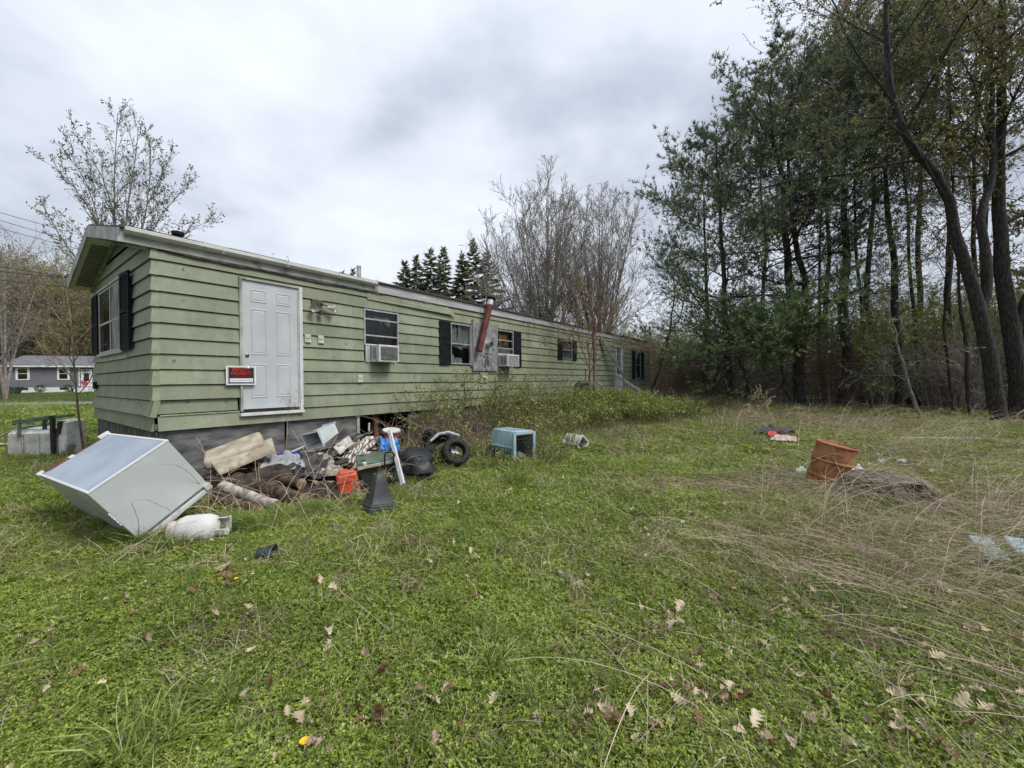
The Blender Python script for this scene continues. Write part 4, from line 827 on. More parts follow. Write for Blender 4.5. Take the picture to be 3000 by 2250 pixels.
heap('debris_mound', (-3.05, 5.65, .02), 1.0, .6, .36, 31, mat('debris', (.018, .014, .011), (.06, .045, .035), .95, 9, .6), 'dark rotted debris mounded under the logs and cloths', 'debris heap', .5, .85)
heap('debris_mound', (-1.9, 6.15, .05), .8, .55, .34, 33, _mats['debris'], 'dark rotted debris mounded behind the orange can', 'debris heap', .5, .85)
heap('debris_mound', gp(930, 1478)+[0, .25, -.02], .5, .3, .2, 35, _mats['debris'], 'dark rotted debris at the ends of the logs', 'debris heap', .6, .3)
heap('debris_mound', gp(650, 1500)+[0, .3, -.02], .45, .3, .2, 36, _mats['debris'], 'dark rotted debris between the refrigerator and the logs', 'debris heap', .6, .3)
# beige cushion in two pieces
A, B = at(600, 1352, 5.35), at(735, 1303, 5.65); cu = thing('cushion', 'beige foam-filled seat cushion leaning on the skirting', 'cushion', A)
bei = mat('beige_fabric', (.30, .25, .19), (.46, .40, .32), .9, 7, .3, spots=(.2, .16, .12), spot_thr=.6)
T = frame_T((0, 0, 0), B-A, (-.25, -.55, .85)); m = MB(); m.hexa([(-.02, -.20, -.05), (.70, -.22, -.05), (.72, .22, -.05), (0.02, .2, -.05), (-.02, -.16, .07), (.68, -.2, .08), (.70, .2, .08), (.02, .18, .07)], T); m.build('cushion_body', bei, cu, 'all', bevel=.045, seg=4)
m = MB(); m.hexa([(.10, -.36, -.10), (.78, -.34, -.08), (.80, -.10, -.02), (.06, -.14, -.02), (.10, -.34, -.06), (.74, -.32, -.02), (.8, -.1, .05), (.06, -.16, .05)], T); m.build('cushion_flap', bei, cu, 'all', bevel=.025, seg=3)
# cloths, tarps
sheet('grey_cloth', at(752, 1385, 5.35), at(900, 1372, 5.55), at(790, 1325, 6.0), at(880, 1345, 6.0), .13, 41, mat('grey_cloth', (.22, .23, .24), (.34, .35, .36), .85, 4, .2), 'pale grey cloth draped over the junk pile', 'cloth', fr=3)
sheet('black_cloth', at(860, 1392, 5.2), at(950, 1396, 5.3), at(885, 1335, 6.0), at(975, 1325, 6.1), .12, 43, mat('black_cloth', (.028, .025, .028), (.075, .068, .07), .7, 5, .2), 'purplish black cloth crumpled beside the grey cloth', 'cloth', fr=3)
sheet('black_cloth', at(715, 1372, 5.4), at(800, 1362, 5.6), at(700, 1335, 5.9), at(790, 1335, 6.0), .14, 45, _mats['black_cloth'], 'black cloth bunched against the beige cushion', 'cloth', fr=3)
heap('fur_rug', at(972, 1385, 5.5), .17, .11, .11, 47, mat('dirty_fur', (.20, .17, .13), (.46, .43, .36), .95, 22, .9, spots=(.16, .12, .09), spot_thr=.56, spot_scale=9), 'dirty cream fleece rug bunched up in the pile', 'rug', .6, .4, fr=9)
heap('stuffing', at(958, 1358, 5.8), .10, .08, .12, 48, _mats['dirty_fur'], 'tuft of cream stuffing above the fleece rug', 'stuffing', .6, .4, fr=9)
sheet('blue_plastic_lid', at(815, 1335, 6.0), at(878, 1338, 6.0), at(825, 1320, 6.2), at(872, 1324, 6.2), .03, 49, mat('royal_blue', (.01, .03, .25), (.02, .06, .4), .4), 'royal blue plastic lid sticking out of the pile', 'lid')
# white bin tipped on its side
A, B = at(925, 1308, 6.3), at(985, 1272, 6.75); bn = thing('white_bin', 'white plastic bin tipped on its side in the pile', 'bin', A)
T = frame_T((0, 0, 0), B-A, (-.35, -.45, .8)); m = MB(); a_, b_ = .17, .12
m.add([(0, -a_*.9, -.0), (0, a_*.9, 0), (0, a_*.9, .22), (0, -a_*.9, .22), (.42, -b_, .03), (.42, b_, .03), (.42, b_, .20), (.42, -b_, .20)], [(0, 1, 5, 4), (1, 2, 6, 5), (3, 0, 4, 7), (4, 5, 6, 7), (2, 3, 7, 6)], T)
whp = mat('white_plastic', (.44, .48, .50), (.56, .59, .60), .4, 4, spots=(.4, .4, .38), spot_thr=.66); m.build('bin_body', whp, bn, solid=.006, bevel=.008)
m = MB(); q = [(-.01, -.17, -.02), (-.01, .17, -.02), (-.01, .17, .24), (-.01, -.17, .24)]
for i in range(4): m.bar(T @ Vector(q[i]), T @ Vector(q[(i+1) % 4]), .022)
m.bar(T @ Vector((.42, -.13, .21)), T @ Vector((.42, .13, .21)), .025); m.build('rim', whp, bn)
plank(at(840, 1330, 6.1), at(935, 1288, 6.5), .025, .02, whp, 'thin white stick poking out beside the white bin', 'stick', 'white_stick', None)
plank(at(1141, 1262, 5.75), at(1181, 1420, 5.15), .06, .03, wp, 'peeling white plank leaning over the green cooler', 'plank', 'white_plank', None, up=(.3, 1, 0))
sheet('curved_panel', at(995, 1330, 6.0), at(1035, 1298, 6.3), at(975, 1310, 6.3), at(1020, 1275, 6.6), .03, 51, mat('cream_panel', (.42, .40, .34), (.56, .54, .48), .6, 5), 'cream curved panel with one rounded edge in the pile', 'panel', fr=1.5, thick=.012)
mt_ = bpy.data.materials.new('quilted'); mt_.use_nodes = True; nt = mt_.node_tree; b = nt.nodes['Principled BSDF']; b.inputs['Roughness'].default_value = .9; tc = N(nt, 'ShaderNodeTexCoord'); wv = N(nt, 'ShaderNodeTexWave'); wv.inputs['Scale'].default_value = 6; wv.inputs['Distortion'].default_value = 9; wv.inputs['Detail'].default_value = 1; lk(nt, tc.outputs['Object'], wv.inputs['Vector'])
lk(nt, ramp(nt, wv.outputs['Fac'], [(.42, (.16, .12, .09)), (.60, (.60, .57, .51))]), b.inputs['Base Color'])
mpn = thing('mattress_pad', 'floral quilted mattress pad folded and leaning beside the green cooler', 'mattress pad', at(1050, 1345, 6.1))
base = at(1050, 1345, 6.1)
for i, (a_, b_, w_) in enumerate((((1010, 1345, 6.05), (1085, 1280, 6.6), .16), ((1025, 1358, 5.95), (1098, 1292, 6.4), .10), ((1040, 1375, 5.8), (1078, 1325, 6.1), .14))):
    m = MB(); m.bar(at(*a_)-base, at(*b_)-base, w_, .05, up=(-.3, -.5, .8)); m.build('fold', mt_, mpn, 'all', bevel=.02, seg=3)
sheet('blue_tarp', at(1108, 1318, 6.2), at(1172, 1318, 6.2), at(1112, 1285, 6.5), at(1165, 1288, 6.5), .14, 55, mat('blue_tarp', (.04, .16, .42), (.08, .27, .58), .5, 7, .2), 'crumpled bright blue plastic tarp behind the green cooler', 'tarp', fr=4)
# red bucket, green cooler, orange can, black base
p = at(1146, 1288, 6.8); bu_ = thing('red_bucket', 'faded red plastic bucket with a white rim at the back of the pile', 'bucket', p, (.15, .1, 0)); m = MB(); m.lathe([(.11, 0), (.13, .14), (.132, .16), (.126, .16), (.10, .01)], 22, cap0=True, cap1=True); m.build('bucket_body', mat('faded_red', (.30, .06, .06), (.42, .13, .12), .6, 6), bu_, True); m = MB(); m.lathe([(.135, .15), (.145, .15), (.145, .172), (.135, .172)], 22); m.build('rim', wp, bu_, True)
p = at(1108, 1400, 5.65); co = thing('cooler', 'dark green plastic cooler with cup holes in its lid', 'cooler', (p[0], p[1], p[2]), (.14, -.05, .42)); cg = mat('cooler_green', (.022, .034, .024), (.04, .055, .04), .5, 6); cl_ = mat('cooler_lid', (.07, .105, .075), (.10, .14, .10), .5, 6)
rbox('cooler_body', .50, .36, .28, cg, co, Matrix.Translation((0, 0, -.02)), .03); lid = rbox('lid', .54, .40, .05, cl_, co, Matrix.Translation((0, 0, .262)), .018)
for x in (-.19, .19):
    for y in (-.12, .12): m = MB(); m.lathe([(.036, 0), (.036, .003)], 16, Matrix.Translation((x, y, .3115))); m.build('cup_hole', cg, lid)
m = MB(); m.box(-.002, .002, -.19, .19, .3105, .313); m.build('lid_seam', cg, lid)
m = MB(); m.bar((-.27, -.215, .25), (.27, -.215, .29), .02, .035); m.build('latch_bar', mat('bar_beige', (.35, .33, .28), (.5, .48, .42), .6), co); m = MB(); m.lathe([(.03, 0), (.03, .03), (.01, .04)], 14, Matrix.Translation((-.18, -.19, .28))); m.build('drain_cap', whp, co, True)
p = at(1136, 1362, 5.4); m = MB(); m.tube([(-.035, 0, -.14), (-.04, 0, .12), (-.03, .01, .16), (.05, .03, .17), (.075, .04, .13), (.06, .03, -.1)], .011, 8); tag(m.build('luggage_handle', black, None, True, loc=p), 'black tubular metal hoop standing against the cooler', 'handle')  # pull handle of a suitcase, standing by the cooler
p = gp(1022, 1448); p = at(1022, 1443, 5.2); gc = thing('gas_can', 'bright orange-red plastic fuel can in front of the green cooler', 'fuel can', p, (.10, -.12, .5)); orr = mat('can_red', (.50, .075, .035), (.62, .12, .06), .45, 4, .05, spots=(.4, .1, .06), spot_thr=.62)
rbox('can_body', .26, .19, .27, orr, gc, None, .035, 4, .93); rbox('can_shoulder', .20, .15, .045, orr, gc, Matrix.Translation((0, 0, .26)), .02, 3, .8)
m = MB(); m.box(-.125, .125, -.099, -.09, .17, .185); m.build('can_ridge', orr, gc, bevel=.003); m = MB(); m.lathe([(.025, 0), (.025, .03)], 14, Matrix.Translation((.05, 0, .30))); m.build('can_cap', black, gc, True)
p = gp(1108, 1497); bb = thing('plastic_base', 'dark grey tapered plastic stand base with a square flange', 'plastic base', p+[0, 0, .05], (-.10, .10, .72)); dg_ = mat('dark_grey_plastic', (.028, .031, .034), (.045, .049, .052), .5, 5)
m = MB(); prf = [(.175, .0), (.175, .035), (.15, .045), (.12, .15), (.085, .30), (.065, .38), (.045, .41)]
vs = []; fs = []
for r, z in [(a*.86, b*.92) for a, b in prf]: vs += [(-r, -r, z), (r, -r, z), (r, r, z), (-r, r, z)]
for i in range(len(prf)-1): fs += [(i*4+k, i*4+(k+1) % 4, i*4+4+(k+1) % 4, i*4+4+k) for k in range(4)]
fs += [(3, 2, 1, 0), tuple(len(vs)-4+k for k in range(4))]; m.add(vs, fs); m.build('base_shell', dg_, bb, 'all', bevel=.02, seg=3)
m = MB(); m.box(-.18, .18, -.18, .18, -.06, .010); m.build('flange', dg_, bb, bevel=.01)
g_ = np.random.default_rng(640)
for i in range(26):
    uu = g_.uniform(700, 1130); vv = np.interp(uu, [700, 900, 1130], [1375, 1400, 1380])+g_.uniform(-45, 45); Y = np.interp(vv, [1330, 1450], [6.2, 5.0]); P = at(uu, vv, Y); s_ = g_.uniform(.05, .16); a_ = g_.uniform(0, 3.1); dx = np.array([math.cos(a_), math.sin(a_), g_.uniform(-.3, .3)])*s_*1.5; dy = np.array([-math.sin(a_), math.cos(a_), g_.uniform(.1, .8)])*s_; k_ = i % 3
    sheet('scrap', P, P+dx, P+dy, P+dx+dy, s_*.5, 200+i, (_mats['black_cloth'], _mats['dirty_fur'], _mats['grey_cloth'])[k_], ('dark', 'dirty cream', 'grey')[k_]+' torn scrap in the junk pile', 'scrap', n=10, fr=3)['group'] = ('dark', 'dirty cream', 'grey')[k_]+' torn scraps in the junk pile'
# tyres and black tub
tyre = mat('tyre_rubber', (.012, .012, .013), (.03, .03, .03), .8, 20, .3)
def tire(p, R, wd, nrmv, label):
    o = thing('tyre', label, 'tyre', p, V3(nrmv).to_track_quat('Z', 'Y').to_euler(), 'old tyres in the junk pile')
    m = MB(); m.lathe([(R*.58, -wd*.38), (R*.66, -wd*.48), (R*.86, -wd*.5), (R*.97, -wd*.40), (R, -wd*.25), (R, wd*.25), (R*.97, wd*.40), (R*.86, wd*.5), (R*.66, wd*.48), (R*.58, wd*.38), (R*.62, wd*.3), (R*.8, 0), (R*.62, -wd*.3), (R*.58, -wd*.38)], 32, cap0=False, cap1=False); m.build('carcass', tyre, o, 'all')
    m = MB()
    for k in range(40): a = 2*math.pi*k/40; m.box(-wd*.3, wd*.3, -.008, .008, 0, .006, Matrix.Rotation(a, 4, 'Z') @ Matrix.Translation((R, 0, 0)) @ Matrix.Rotation(math.pi/2, 4, 'Y'))
    q = m.build('tread', tyre, o); q['kind'] = 'stuff'; return o
tire(at(1336, 1324, 6.75), .23, .17, (.35, -.75, .45), 'black tyre with its open side facing the lawn, nearest the pet carrier')
tire(at(1292, 1304, 7.2), .27, .2, (-.2, -.5, .8), 'larger black tyre lying behind the nearest tyre')
tire(at(1258, 1290, 7.6), .2, .15, (-.6, -.6, .2), 'small black tyre standing at the left of the tyres')
m = MB(); m.tube([at(1262, 1292, 7.1), at(1285, 1272, 7.15), at(1315, 1267, 7.1), at(1345, 1276, 7.0)], [.02, .03, .03, .02], 8); tag(m.build('white_hose', mat('hose_white', (.42, .42, .40), (.6, .6, .58), .6, 14), None, True), 'white curved hose lying over the tyres', 'hose')
sheet('white_litter', at(1322, 1326, 6.78), at(1348, 1330, 6.78), at(1320, 1312, 6.9), at(1340, 1318, 6.9), .03, 57, whp, 'white plastic scrap inside the nearest tyre', 'scrap')
tb = thing('black_tub', 'black plastic tub turned upside down beside the white plank', 'tub', at(1212, 1388, 6.2), (.28, .2, .3)); m = MB(); m.lathe([(.0, .36), (.2, .36), (.24, .30), (.27, 0), (.29, 0), (.29, .02), (.26, .03), (.225, .31)], 26, cap0=False, cap1=False); m.build('tub_shell', mat('gloss_black', (.01, .011, .014), (.02, .022, .026), .5), tb, 'all')
heap('black_bag', at(1225, 1375, 6.0), .26, .2, .2, 61, mat('bag_black', (.01, .01, .012), (.02, .02, .024), .5), 'black plastic bag slumped under the tub', 'bag', .5, .2)
# pet carrier
p = gp(1505, 1362); pcx = thing('pet_carrier', 'light blue plastic pet carrier with a dark wire door in the brambles', 'pet carrier', p, (0, 0, math.atan2(.78, -.62)-math.pi/2+0)); 
lb_ = mat('carrier_blue', (.24, .37, .41), (.34, .47, .50), .5, 5, .05, spots=(.42, .46, .42), spot_thr=.6, spot_scale=7); lbd = mat('carrier_lower', (.17, .26, .28), (.27, .37, .38), .6, 7, .05, spots=(.2, .24, .2), spot_thr=.6)
# local: x across the door (to the right), y back along the body
m = MB(); m.hexa([(.02, .02, 0), (.48, .02, 0), (.48, .74, 0), (.02, .74, 0), (0, 0, .28), (.50, 0, .28), (.5, .76, .28), (0, .76, .28)])
m.f = [f for f in m.f if sorted(f) not in ([0, 1, 4, 5], [4, 5, 6, 7])]; m.m = [0]*len(m.f); lo = m.build('lower_shell', lbd, pcx, solid=.006)
m = MB(); m.hexa([(0, 0, .29), (.50, 0, .29), (.5, .76, .29), (0, .76, .29), (.05, .05, .56), (.45, .05, .56), (.43, .70, .56), (.07, .70, .56)]); m.f = [f for f in m.f if sorted(f) not in ([0, 1, 4, 5], [0, 1, 2, 3])]; m.m = [0]*len(m.f); m.build('upper_shell', lb_, pcx, True, bevel=.025, solid=.006)
m = MB(); m.box(-.02, .01, .03, .78, .27, .295); m.box(.49, .52, .03, .78, .27, .295); m.box(.01, .49, .75, .78, .27, .295); m.build('rim', lb_, pcx, bevel=.006)
m = MB(); m.box(-.005, .055, -.012, .03, .0, .54); m.box(.445, .505, -.012, .03, .0, .54); m.box(.055, .445, -.012, .03, .0, .05); m.box(.055, .445, -.0, .05, .50, .56); m.build('door_surround', lb_, pcx, bevel=.008)
for j in range(8): m = MB(); m.hexa([(-.006+.02*0, .10+j*.075, .06), (.012, .10+j*.075, .06), (.012, .125+j*.075, .06), (-.006, .125+j*.075, .06), (-.008, .10+j*.075, .22), (.01, .10+j*.075, .22), (.01, .125+j*.075, .22), (-.008, .125+j*.075, .22)]); m.build('vent_slot', dark, lo)
m = MB()
for j in range(3): m.box(.15+j*.08, .19+j*.08, .12, .62, .558, .57)
m.build('top_rib', lb_, pcx, bevel=.006)
m = MB()
for j in range(11): m.box(.07+j*.036, .073+j*.036, -.004, -.001, .05, .5)
for j in range(8): m.box(.055, .445, -.006, -.003, .07+j*.06, .073+j*.06)
m.build('wire_door', mat('door_wire', (.05, .035, .03), (.12, .09, .07), .5), pcx)
bedding = heap('x', (0, 0, 0), .17, .12, .16, 90, mat('bedding', (.10, .095, .09), (.30, .28, .26), .9, 18), 'x', 'x'); bedding.name = 'bedding'; bedding.parent = pcx; bedding.location = (.25, .17, .03)
for q in ('label', 'category'): del bedding[q]
m = MB(); m.box(.055, .445, .30, .31, .03, .50); m.box(.07, .43, .06, .28, .03, .035); m.box(.03, .47, .03, .7, .02, .03); m.build('dark_liner', dark, pcx)  # near-black liner stands in for the shade inside the carrier
# white box lying on edge
p = at(1707, 1306, 8.3); wb = thing('white_box', 'small white open box lying on its corner in the brambles', 'box', p, (0, 0, 0)); T = frame_T((0, 0, .04), (-.62, .76, .03), (0, 0, 1)); T = T @ Matrix.Rotation(.70, 4, 'X'); m = MB(); k = .125
for (a0, a1, b0, b1) in ((-k, k, -k, -k+.012), (-k, k, k-.012, k), (-k, -k+.012, -k+.012, k-.012), (k-.012, k, -k+.012, k-.012)): m.box(0, .42, a0, a1, b0, b1, T)
m.box(.408, .42, -k+.012, k-.012, -k+.012, k-.012, T); m.build('box_shell', wp, wb)
m = MB(); cs = [(-.003, -k, -k), (-.003, k, -k), (-.003, k, k), (-.003, -k, k)]
for i in range(4): m.bar(T @ Vector(cs[i]), T @ Vector(cs[(i+1) % 4]), .026)
m.build('rim', wp, wb)
# ------------------------------------------------ left yard
p = gp(100, 1345); ws = thing('scrapped_washer', 'scrapped white washer cabinet under a green metal frame', 'washing machine', p, (0, 0, .12)); dw = mat('dirty_appliance', (.33, .33, .31), (.52, .52, .50), .6, 4, .1, spots=(.16, .15, .12), spot_thr=.56, spot_scale=4)
m = MB(); m.box(-.46, .40, 0, .55, -.05, .50); m.build('cabinet', dw, ws, bevel=.01); 
for x in (-.18, .1): m = MB(); m.box(x, x+.012, -.008, .0, .0, .48); m.build('seam', mat('seam_grey', (.2, .2, .19), (.26, .26, .25), .7), ws)
m = MB(); m.hexa([(-.46, 0, .505), (.40, 0, .505), (.40, .5, .505), (-.46, .5, .505), (-.40, .05, .60), (.30, .05, .56), (.34, .5, .60), (-.40, .5, .62)]); m.build('top', mat('chalky_white', (.5, .5, .49), (.66, .66, .65), .7, 9, .2, spots=(.2, .2, .18), spot_thr=.55), ws)
grn = mat('green_metal', (.03, .06, .05), (.09, .15, .12), .5, 6, spots=(.3, .33, .3), spot_thr=.64)
m = MB(); m.bar((-.33, -.03, .74), (.42, -.03, .84), .05, .07); m.bar((-.33, .35, .76), (.42, .35, .84), .04, .05); m.bar((-.33, -.03, .72), (-.33, .35, .74), .05); m.bar((-.22, -.04, .45), (-.22, -.03, .74), .04); m.bar((.1, .1, .55), (.12, .1, .78), .05); m.build('frame', grn, ws)
m = MB(); m.bar((.40, -.05, -.1), (.38, -.05, .86), .07, .05); m.bar((.45, .0, .5), (.5, .0, .75), .09, .06); m.build('post', mat('black_metal', (.012, .012, .012), (.03, .03, .03), .5), ws)
m = MB(); m.hexa([(.44, .0, -.05), (.60, .0, -.05), (.62, .4, -.05), (.44, .4, -.05), (.42, .0, .76), (.56, .0, .72), (.58, .4, .74), (.42, .4, .78)]); m.build('side_panel', _mats['chalky_white'], ws, bevel=.01)
m = MB(); m.tube([(-1.3, .1, .1), (-.8, .05, .38), (-.4, .1, .60), (.0, .1, .66), (.25, .1, .72)], .022, 8); m.build('hose', mat('hose_grey', (.16, .16, .15), (.28, .28, .26), .6), ws, True)
for a_, b_, l in (((165, 1290, 9.0), (262, 1286, 9.6), 'grey board on edge behind the washer'), ((170, 1312, 8.8), (262, 1308, 9.2), 'lower grey board lying behind the washer'), ((-60, 1302, 9.0), (45, 1300, 9.0), 'white board lying left of the washer')):
    plank(at(*a_), at(*b_), .04, .10 if 'white' not in l else .03, gw[0] if 'white' not in l else wp, l, 'board', 'yard_board', None)
# ------------------------------------------------ right yard
p = gp(2402, 1432); br = thing('steel_drum', 'rusted orange steel drum leaning over beside the stump', 'barrel', (p[0], p[1], p[2]-.17), (.13, .19, 0)); rust = mat('orange_rust', (.19, .075, .028), (.37, .165, .065), .85, 5, .25, spots=(.13, .05, .024), spot_thr=.60, spot_scale=9, detail=9)
prf = [(.222, 0), (.225, .02)]
for zc in (.14, .37, .59): prf += [(.225, zc-.022), (.241, zc-.007), (.241, zc+.007), (.225, zc+.022)]
prf += [(.225, .80), (.223, .81)]
m = MB(); m.lathe(prf, 40, cap1=True); m.build('drum_body', rust, br, True)
m = MB(); m.lathe([(.216, .808), (.232, .808), (.235, .82), (.23, .832), (.219, .832), (.216, .812)], 40, cap0=False, cap1=False); m.build('rim', rust, br, 'all')
m = MB(); m.lathe([(.216, .811), (.12, .814), (.01, .814)], 40, cap0=False); m.build('lid', mat('lid_rust', (.20, .075, .045), (.34, .15, .10), .6, 4, .1, spots=(.5, .35, .28), spot_thr=.68, spot_scale=3), br, True)
m = MB(); m.lathe([(.03, .812), (.03, .822), (.01, .824)], 12, Matrix.Translation((.12, .08, 0))); m.build('bung', rust, br, True)
p = gp(2600, 1478); stp = np.array([p[0]+.15, p[1]+.25, p[2]])
n_, k_ = 64, 12; th = np.linspace(0, 2*np.pi, n_, endpoint=False); prof = [(1.55, -.05), (1.3, .04), (1.12, .14), (1.0, .22), (.97, .27), (.93, .27), (.7, .26), (.4, .27), (.05, .26)]
V = []
for j, (r, z) in enumerate(prof):
    fl = 1+(.30 if j < 3 else .12)*(vn(np.cos(th)*2.2+7, np.sin(th)*2.2+7, 71)-.5)*2+.07*np.sin(th*9+j*.2)*(j < 6)+.05*(vn(th*7, th*0+j, 73)-.5)
    V.append(np.stack([np.cos(th)*r*fl*.42, np.sin(th)*r*fl*.40, z+.03*(vn(np.cos(th)*5+9, np.sin(th)*5+j, 72)-.5)], -1))
V = np.concatenate(V); id_ = np.arange(len(prof)*n_).reshape(len(prof), n_); r_ = np.roll(id_, -1, 1); q = np.stack([id_[:-1], r_[:-1], r_[1:], id_[1:]], -1).reshape(-1, 4)
sk = thing('tree_stump', 'wide grey weathered tree stump half buried in straw beside the drum', 'stump', stp); link('stump_wood', npmesh('stump', V, [q, ], False), mat('stump_bark', (.035, .027, .02), (.15, .12, .09), .95, 14, 1.2, stretch=(1.5, 1.5, .35), spots=(.02, .016, .012), spot_thr=.52, spot_scale=8, detail=9), sk)
m = MB(); m.lathe([(.39, .262), (.2, .27), (.01, .272)], 30, cap0=False); m.build('cut_top', mat('stump_top', (.09, .075, .06), (.20, .17, .14), .95, 10, .4), sk)
heap('trash_bag', gp(2500, 1402), .22, .2, .2, 75, mat('bag_white', (.40, .43, .46), (.66, .68, .70), .4, 9, .2, spots=(.12, .13, .14), spot_thr=.55, spot_scale=10), 'torn white rubbish bag with litter right behind the drum', 'rubbish bag', .6)
heap('trash_bag', gp(2347, 1390), .10, .08, .13, 77, mat('bag_blue', (.45, .55, .58), (.6, .68, .7), .4), 'pale blue plastic bag left of the drum', 'plastic bag', .6)
m = MB(); c = gp(2325, 1378); m.bar((-.13, 0, .02), (.13, .05, .03), .09, .02); tag(m.build('brick_scrap', mat('brick_red', (.2, .06, .04), (.3, .1, .07), .9), loc=c), 'small reddish scrap left of the drum', 'scrap')
plank(gp(2868, 1615)+[0, 0, .11], gp(2925, 1680)+[0, 0, .10], .13, .035, mat('bluegrey_paint', (.26, .33, .38), (.38, .45, .50), .7, 6, .1, spots=(.5, .5, .48), spot_thr=.66), 'blue-grey painted board lying in dry grass, nearest the lawn', 'board', 'painted_board', None)
plank(gp(2975, 1628)+[0, 0, .14], gp(3020, 1680)+[0, 0, .13], .14, .03, _mats['bluegrey_paint'], 'blue-grey painted board at the right edge of the picture', 'board', 'painted_board', None)
plank(gp(2618, 1300)+[0, 0, .13], gp(2872, 1306)+[0, 0, .16], .035, .03, gw[1], 'long pale pole lying on the grass near the tree line', 'pole', 'white_pole', None)
sheet('dark_cloth', gp(2212, 1285)+[0, 0, 0.15], gp(2330, 1288)+[0, 0, 0.15], gp(2222, 1276)+[0, 0, 0.25], gp(2318, 1278)+[0, 0, 0.23], .10, 81, _mats['black_cloth'], 'dark cloth dropped on the grass beyond the drum', 'cloth')
sheet('red_rag', gp(2250, 1294)+[0, 0, 0.15], gp(2275, 1294)+[0, 0, 0.17], gp(2250, 1287)+[0, 0, 0.19], gp(2275, 1287)+[0, 0, 0.21], .04, 83, mat('rag_red', (.5, .05, .04), (.6, .1, .08), .8), 'small red rag in front of the dark cloth', 'rag')
sheet('cardboard', gp(2255, 1306)+[0, 0, 0.14], gp(2335, 1308)+[0, 0, 0.13], gp(2270, 1292)+[0, 0, 0.15], gp(2330, 1296)+[0, 0, 0.14], .04, 85, mat('pinkish_card', (.42, .32, .29), (.58, .48, .44), .9, 14, .2), 'flattened pinkish cardboard beside the red rag', 'cardboard')
p = gp(777, 1640); m = MB(); m.lathe([(.045, 0), (.06, .12), (.066, .125), (.066, .135), (.055, .135), (.04, .01)], 20, Matrix.Rotation(1.5, 4, 'Y')); tag(m.build('flower_pot', mat('pot_green', (.012, .025, .028), (.025, .045, .048), .45), None, True, loc=(p[0]-.06, p[1], p[2]+.05), rot=(0, 0, .1)), 'small dark green plastic flower pot lying in the lawn', 'flower pot')
for (uu, vv, s_, l) in ((2765, 1558, .06, 'white paper litter in the grass right of the stump'), (2845, 1622, .05, 'white scrap lying just left of the nearest painted board'), (2570, 1342, .09, 'white scrap in the grass behind the stump'), (2640, 1392, .10, 'white scraps on top of the stump'), (2580, 1390, .08, 'crumpled white wrapper at the back of the stump')):
    P = gp(uu, vv)+[0, 0, .05 if vv > 1400 or vv < 1350 else .20]; s_ = s_*.6; sheet('litter', P, P+[s_*1.6, .02, 0], P+[0, s_, .03], P+[s_*1.6, s_, .03], .04, int(uu) % 50, whp, l, 'litter')
# ------------------------------------------------ ranch house across the road
hx, hy = -64.8, 52.0; hd = np.array([.922, .387]); HA = math.atan2(.387, .922)
hs_ = thing('ranch_house', 'grey ranch house with white trim across the road', 'house', (hx, hy, .45), (0, 0, HA)); gs = mat('grey_siding', (.16, .16, .175), (.21, .21, .23), .8, 3, stretch=(.2, 1, 4)); wt_ = mat('house_white', (.72, .73, .74), (.8, .8, .8), .6)
HL = 15.5
m = MB(); m.box(0, HL, 0, 8, .78, 3.5); m.build('wall', gs, hs_); m = MB(); m.box(.02, HL-.02, .04, 7.9, -.4, .775); m.build('foundation', wt_, hs_)
m = MB()
for j in range(18): m.box(-.005, HL, -.018, -.001, .80+j*.15, .935+j*.15)
m.build('siding', gs, hs_)
m = MB(); m.hexa([(-.4, -.45, 3.42), (HL+.4, -.45, 3.42), (HL+.4, 4, 4.95), (-.4, 4, 4.95), (-.4, -.45, 3.55), (HL+.4, -.45, 3.55), (HL+.4, 4, 5.1), (-.4, 4, 5.1)]); m.hexa([(-.4, 4.002, 4.95), (HL+.4, 4.002, 4.95), (HL+.4, 8.45, 3.42), (-.4, 8.45, 3.42), (-.4, 4.002, 5.1), (HL+.4, 4.002, 5.1), (HL+.4, 8.45, 3.55), (-.4, 8.45, 3.55)]); m.build('roof', mat('house_roof', (.12, .12, .13), (.17, .17, .18), .9, 2), hs_)
m = MB(); m.box(-.4, HL+.4, -.5, -.45, 3.38, 3.56); m.build('gutter', wt_, hs_); m = MB(); m.box(-.06, .14, -.06, -.018, .0, 3.4); m.box(7.0, 7.12, -.05, -.019, .8, 3.4); m.build('corner_board', wt_, hs_)
hg = glassmat('house_glass', (.3, .32, .33), .35)
for a_, b_, c_, d_ in ((.94, 2.24, 1.7, 3.3), (4.89, 6.11, 1.7, 3.3), (10.5, 12.0, 1.7, 3.3)):
    m = MB(); w_ = .2
    for q in ((a_, a_+w_, c_, d_), (b_-w_, b_, c_, d_), (a_+w_, b_-w_, c_, c_+.12), (a_+w_, b_-w_, d_-.1, d_), (a_+w_, b_-w_, 2.5, 2.56)): m.box(q[0], q[1], -.07, -.02, q[2], q[3])
    wn = m.build('window', wt_, hs_); m = MB(); m.box(a_+w_, b_-w_, -.04, -.03, c_+.12, d_-.1); m.build('pane', hg, wn); m = MB(); m.box(a_+w_, b_-w_, -.029, -.02, c_+.12, d_-.1); m.build('inner_dark', dark, wn)
for a_ in (1.2, 5.1): m = MB(); m.box(a_, a_+.85, .0, .045, .42, .70); m.build('basement_window', dark, hs_)
m = MB(); m.box(7.25, 8.4, -.08, -.02, .8, 3.1); dd_ = m.build('entry_door', wt_, hs_); m = MB(); m.box(7.55, 8.1, -.09, -.081, 1.5, 2.6); m.box(7.45, 8.2, -.09, -.081, 2.85, 2.98); m.build('pane', dark, dd_)
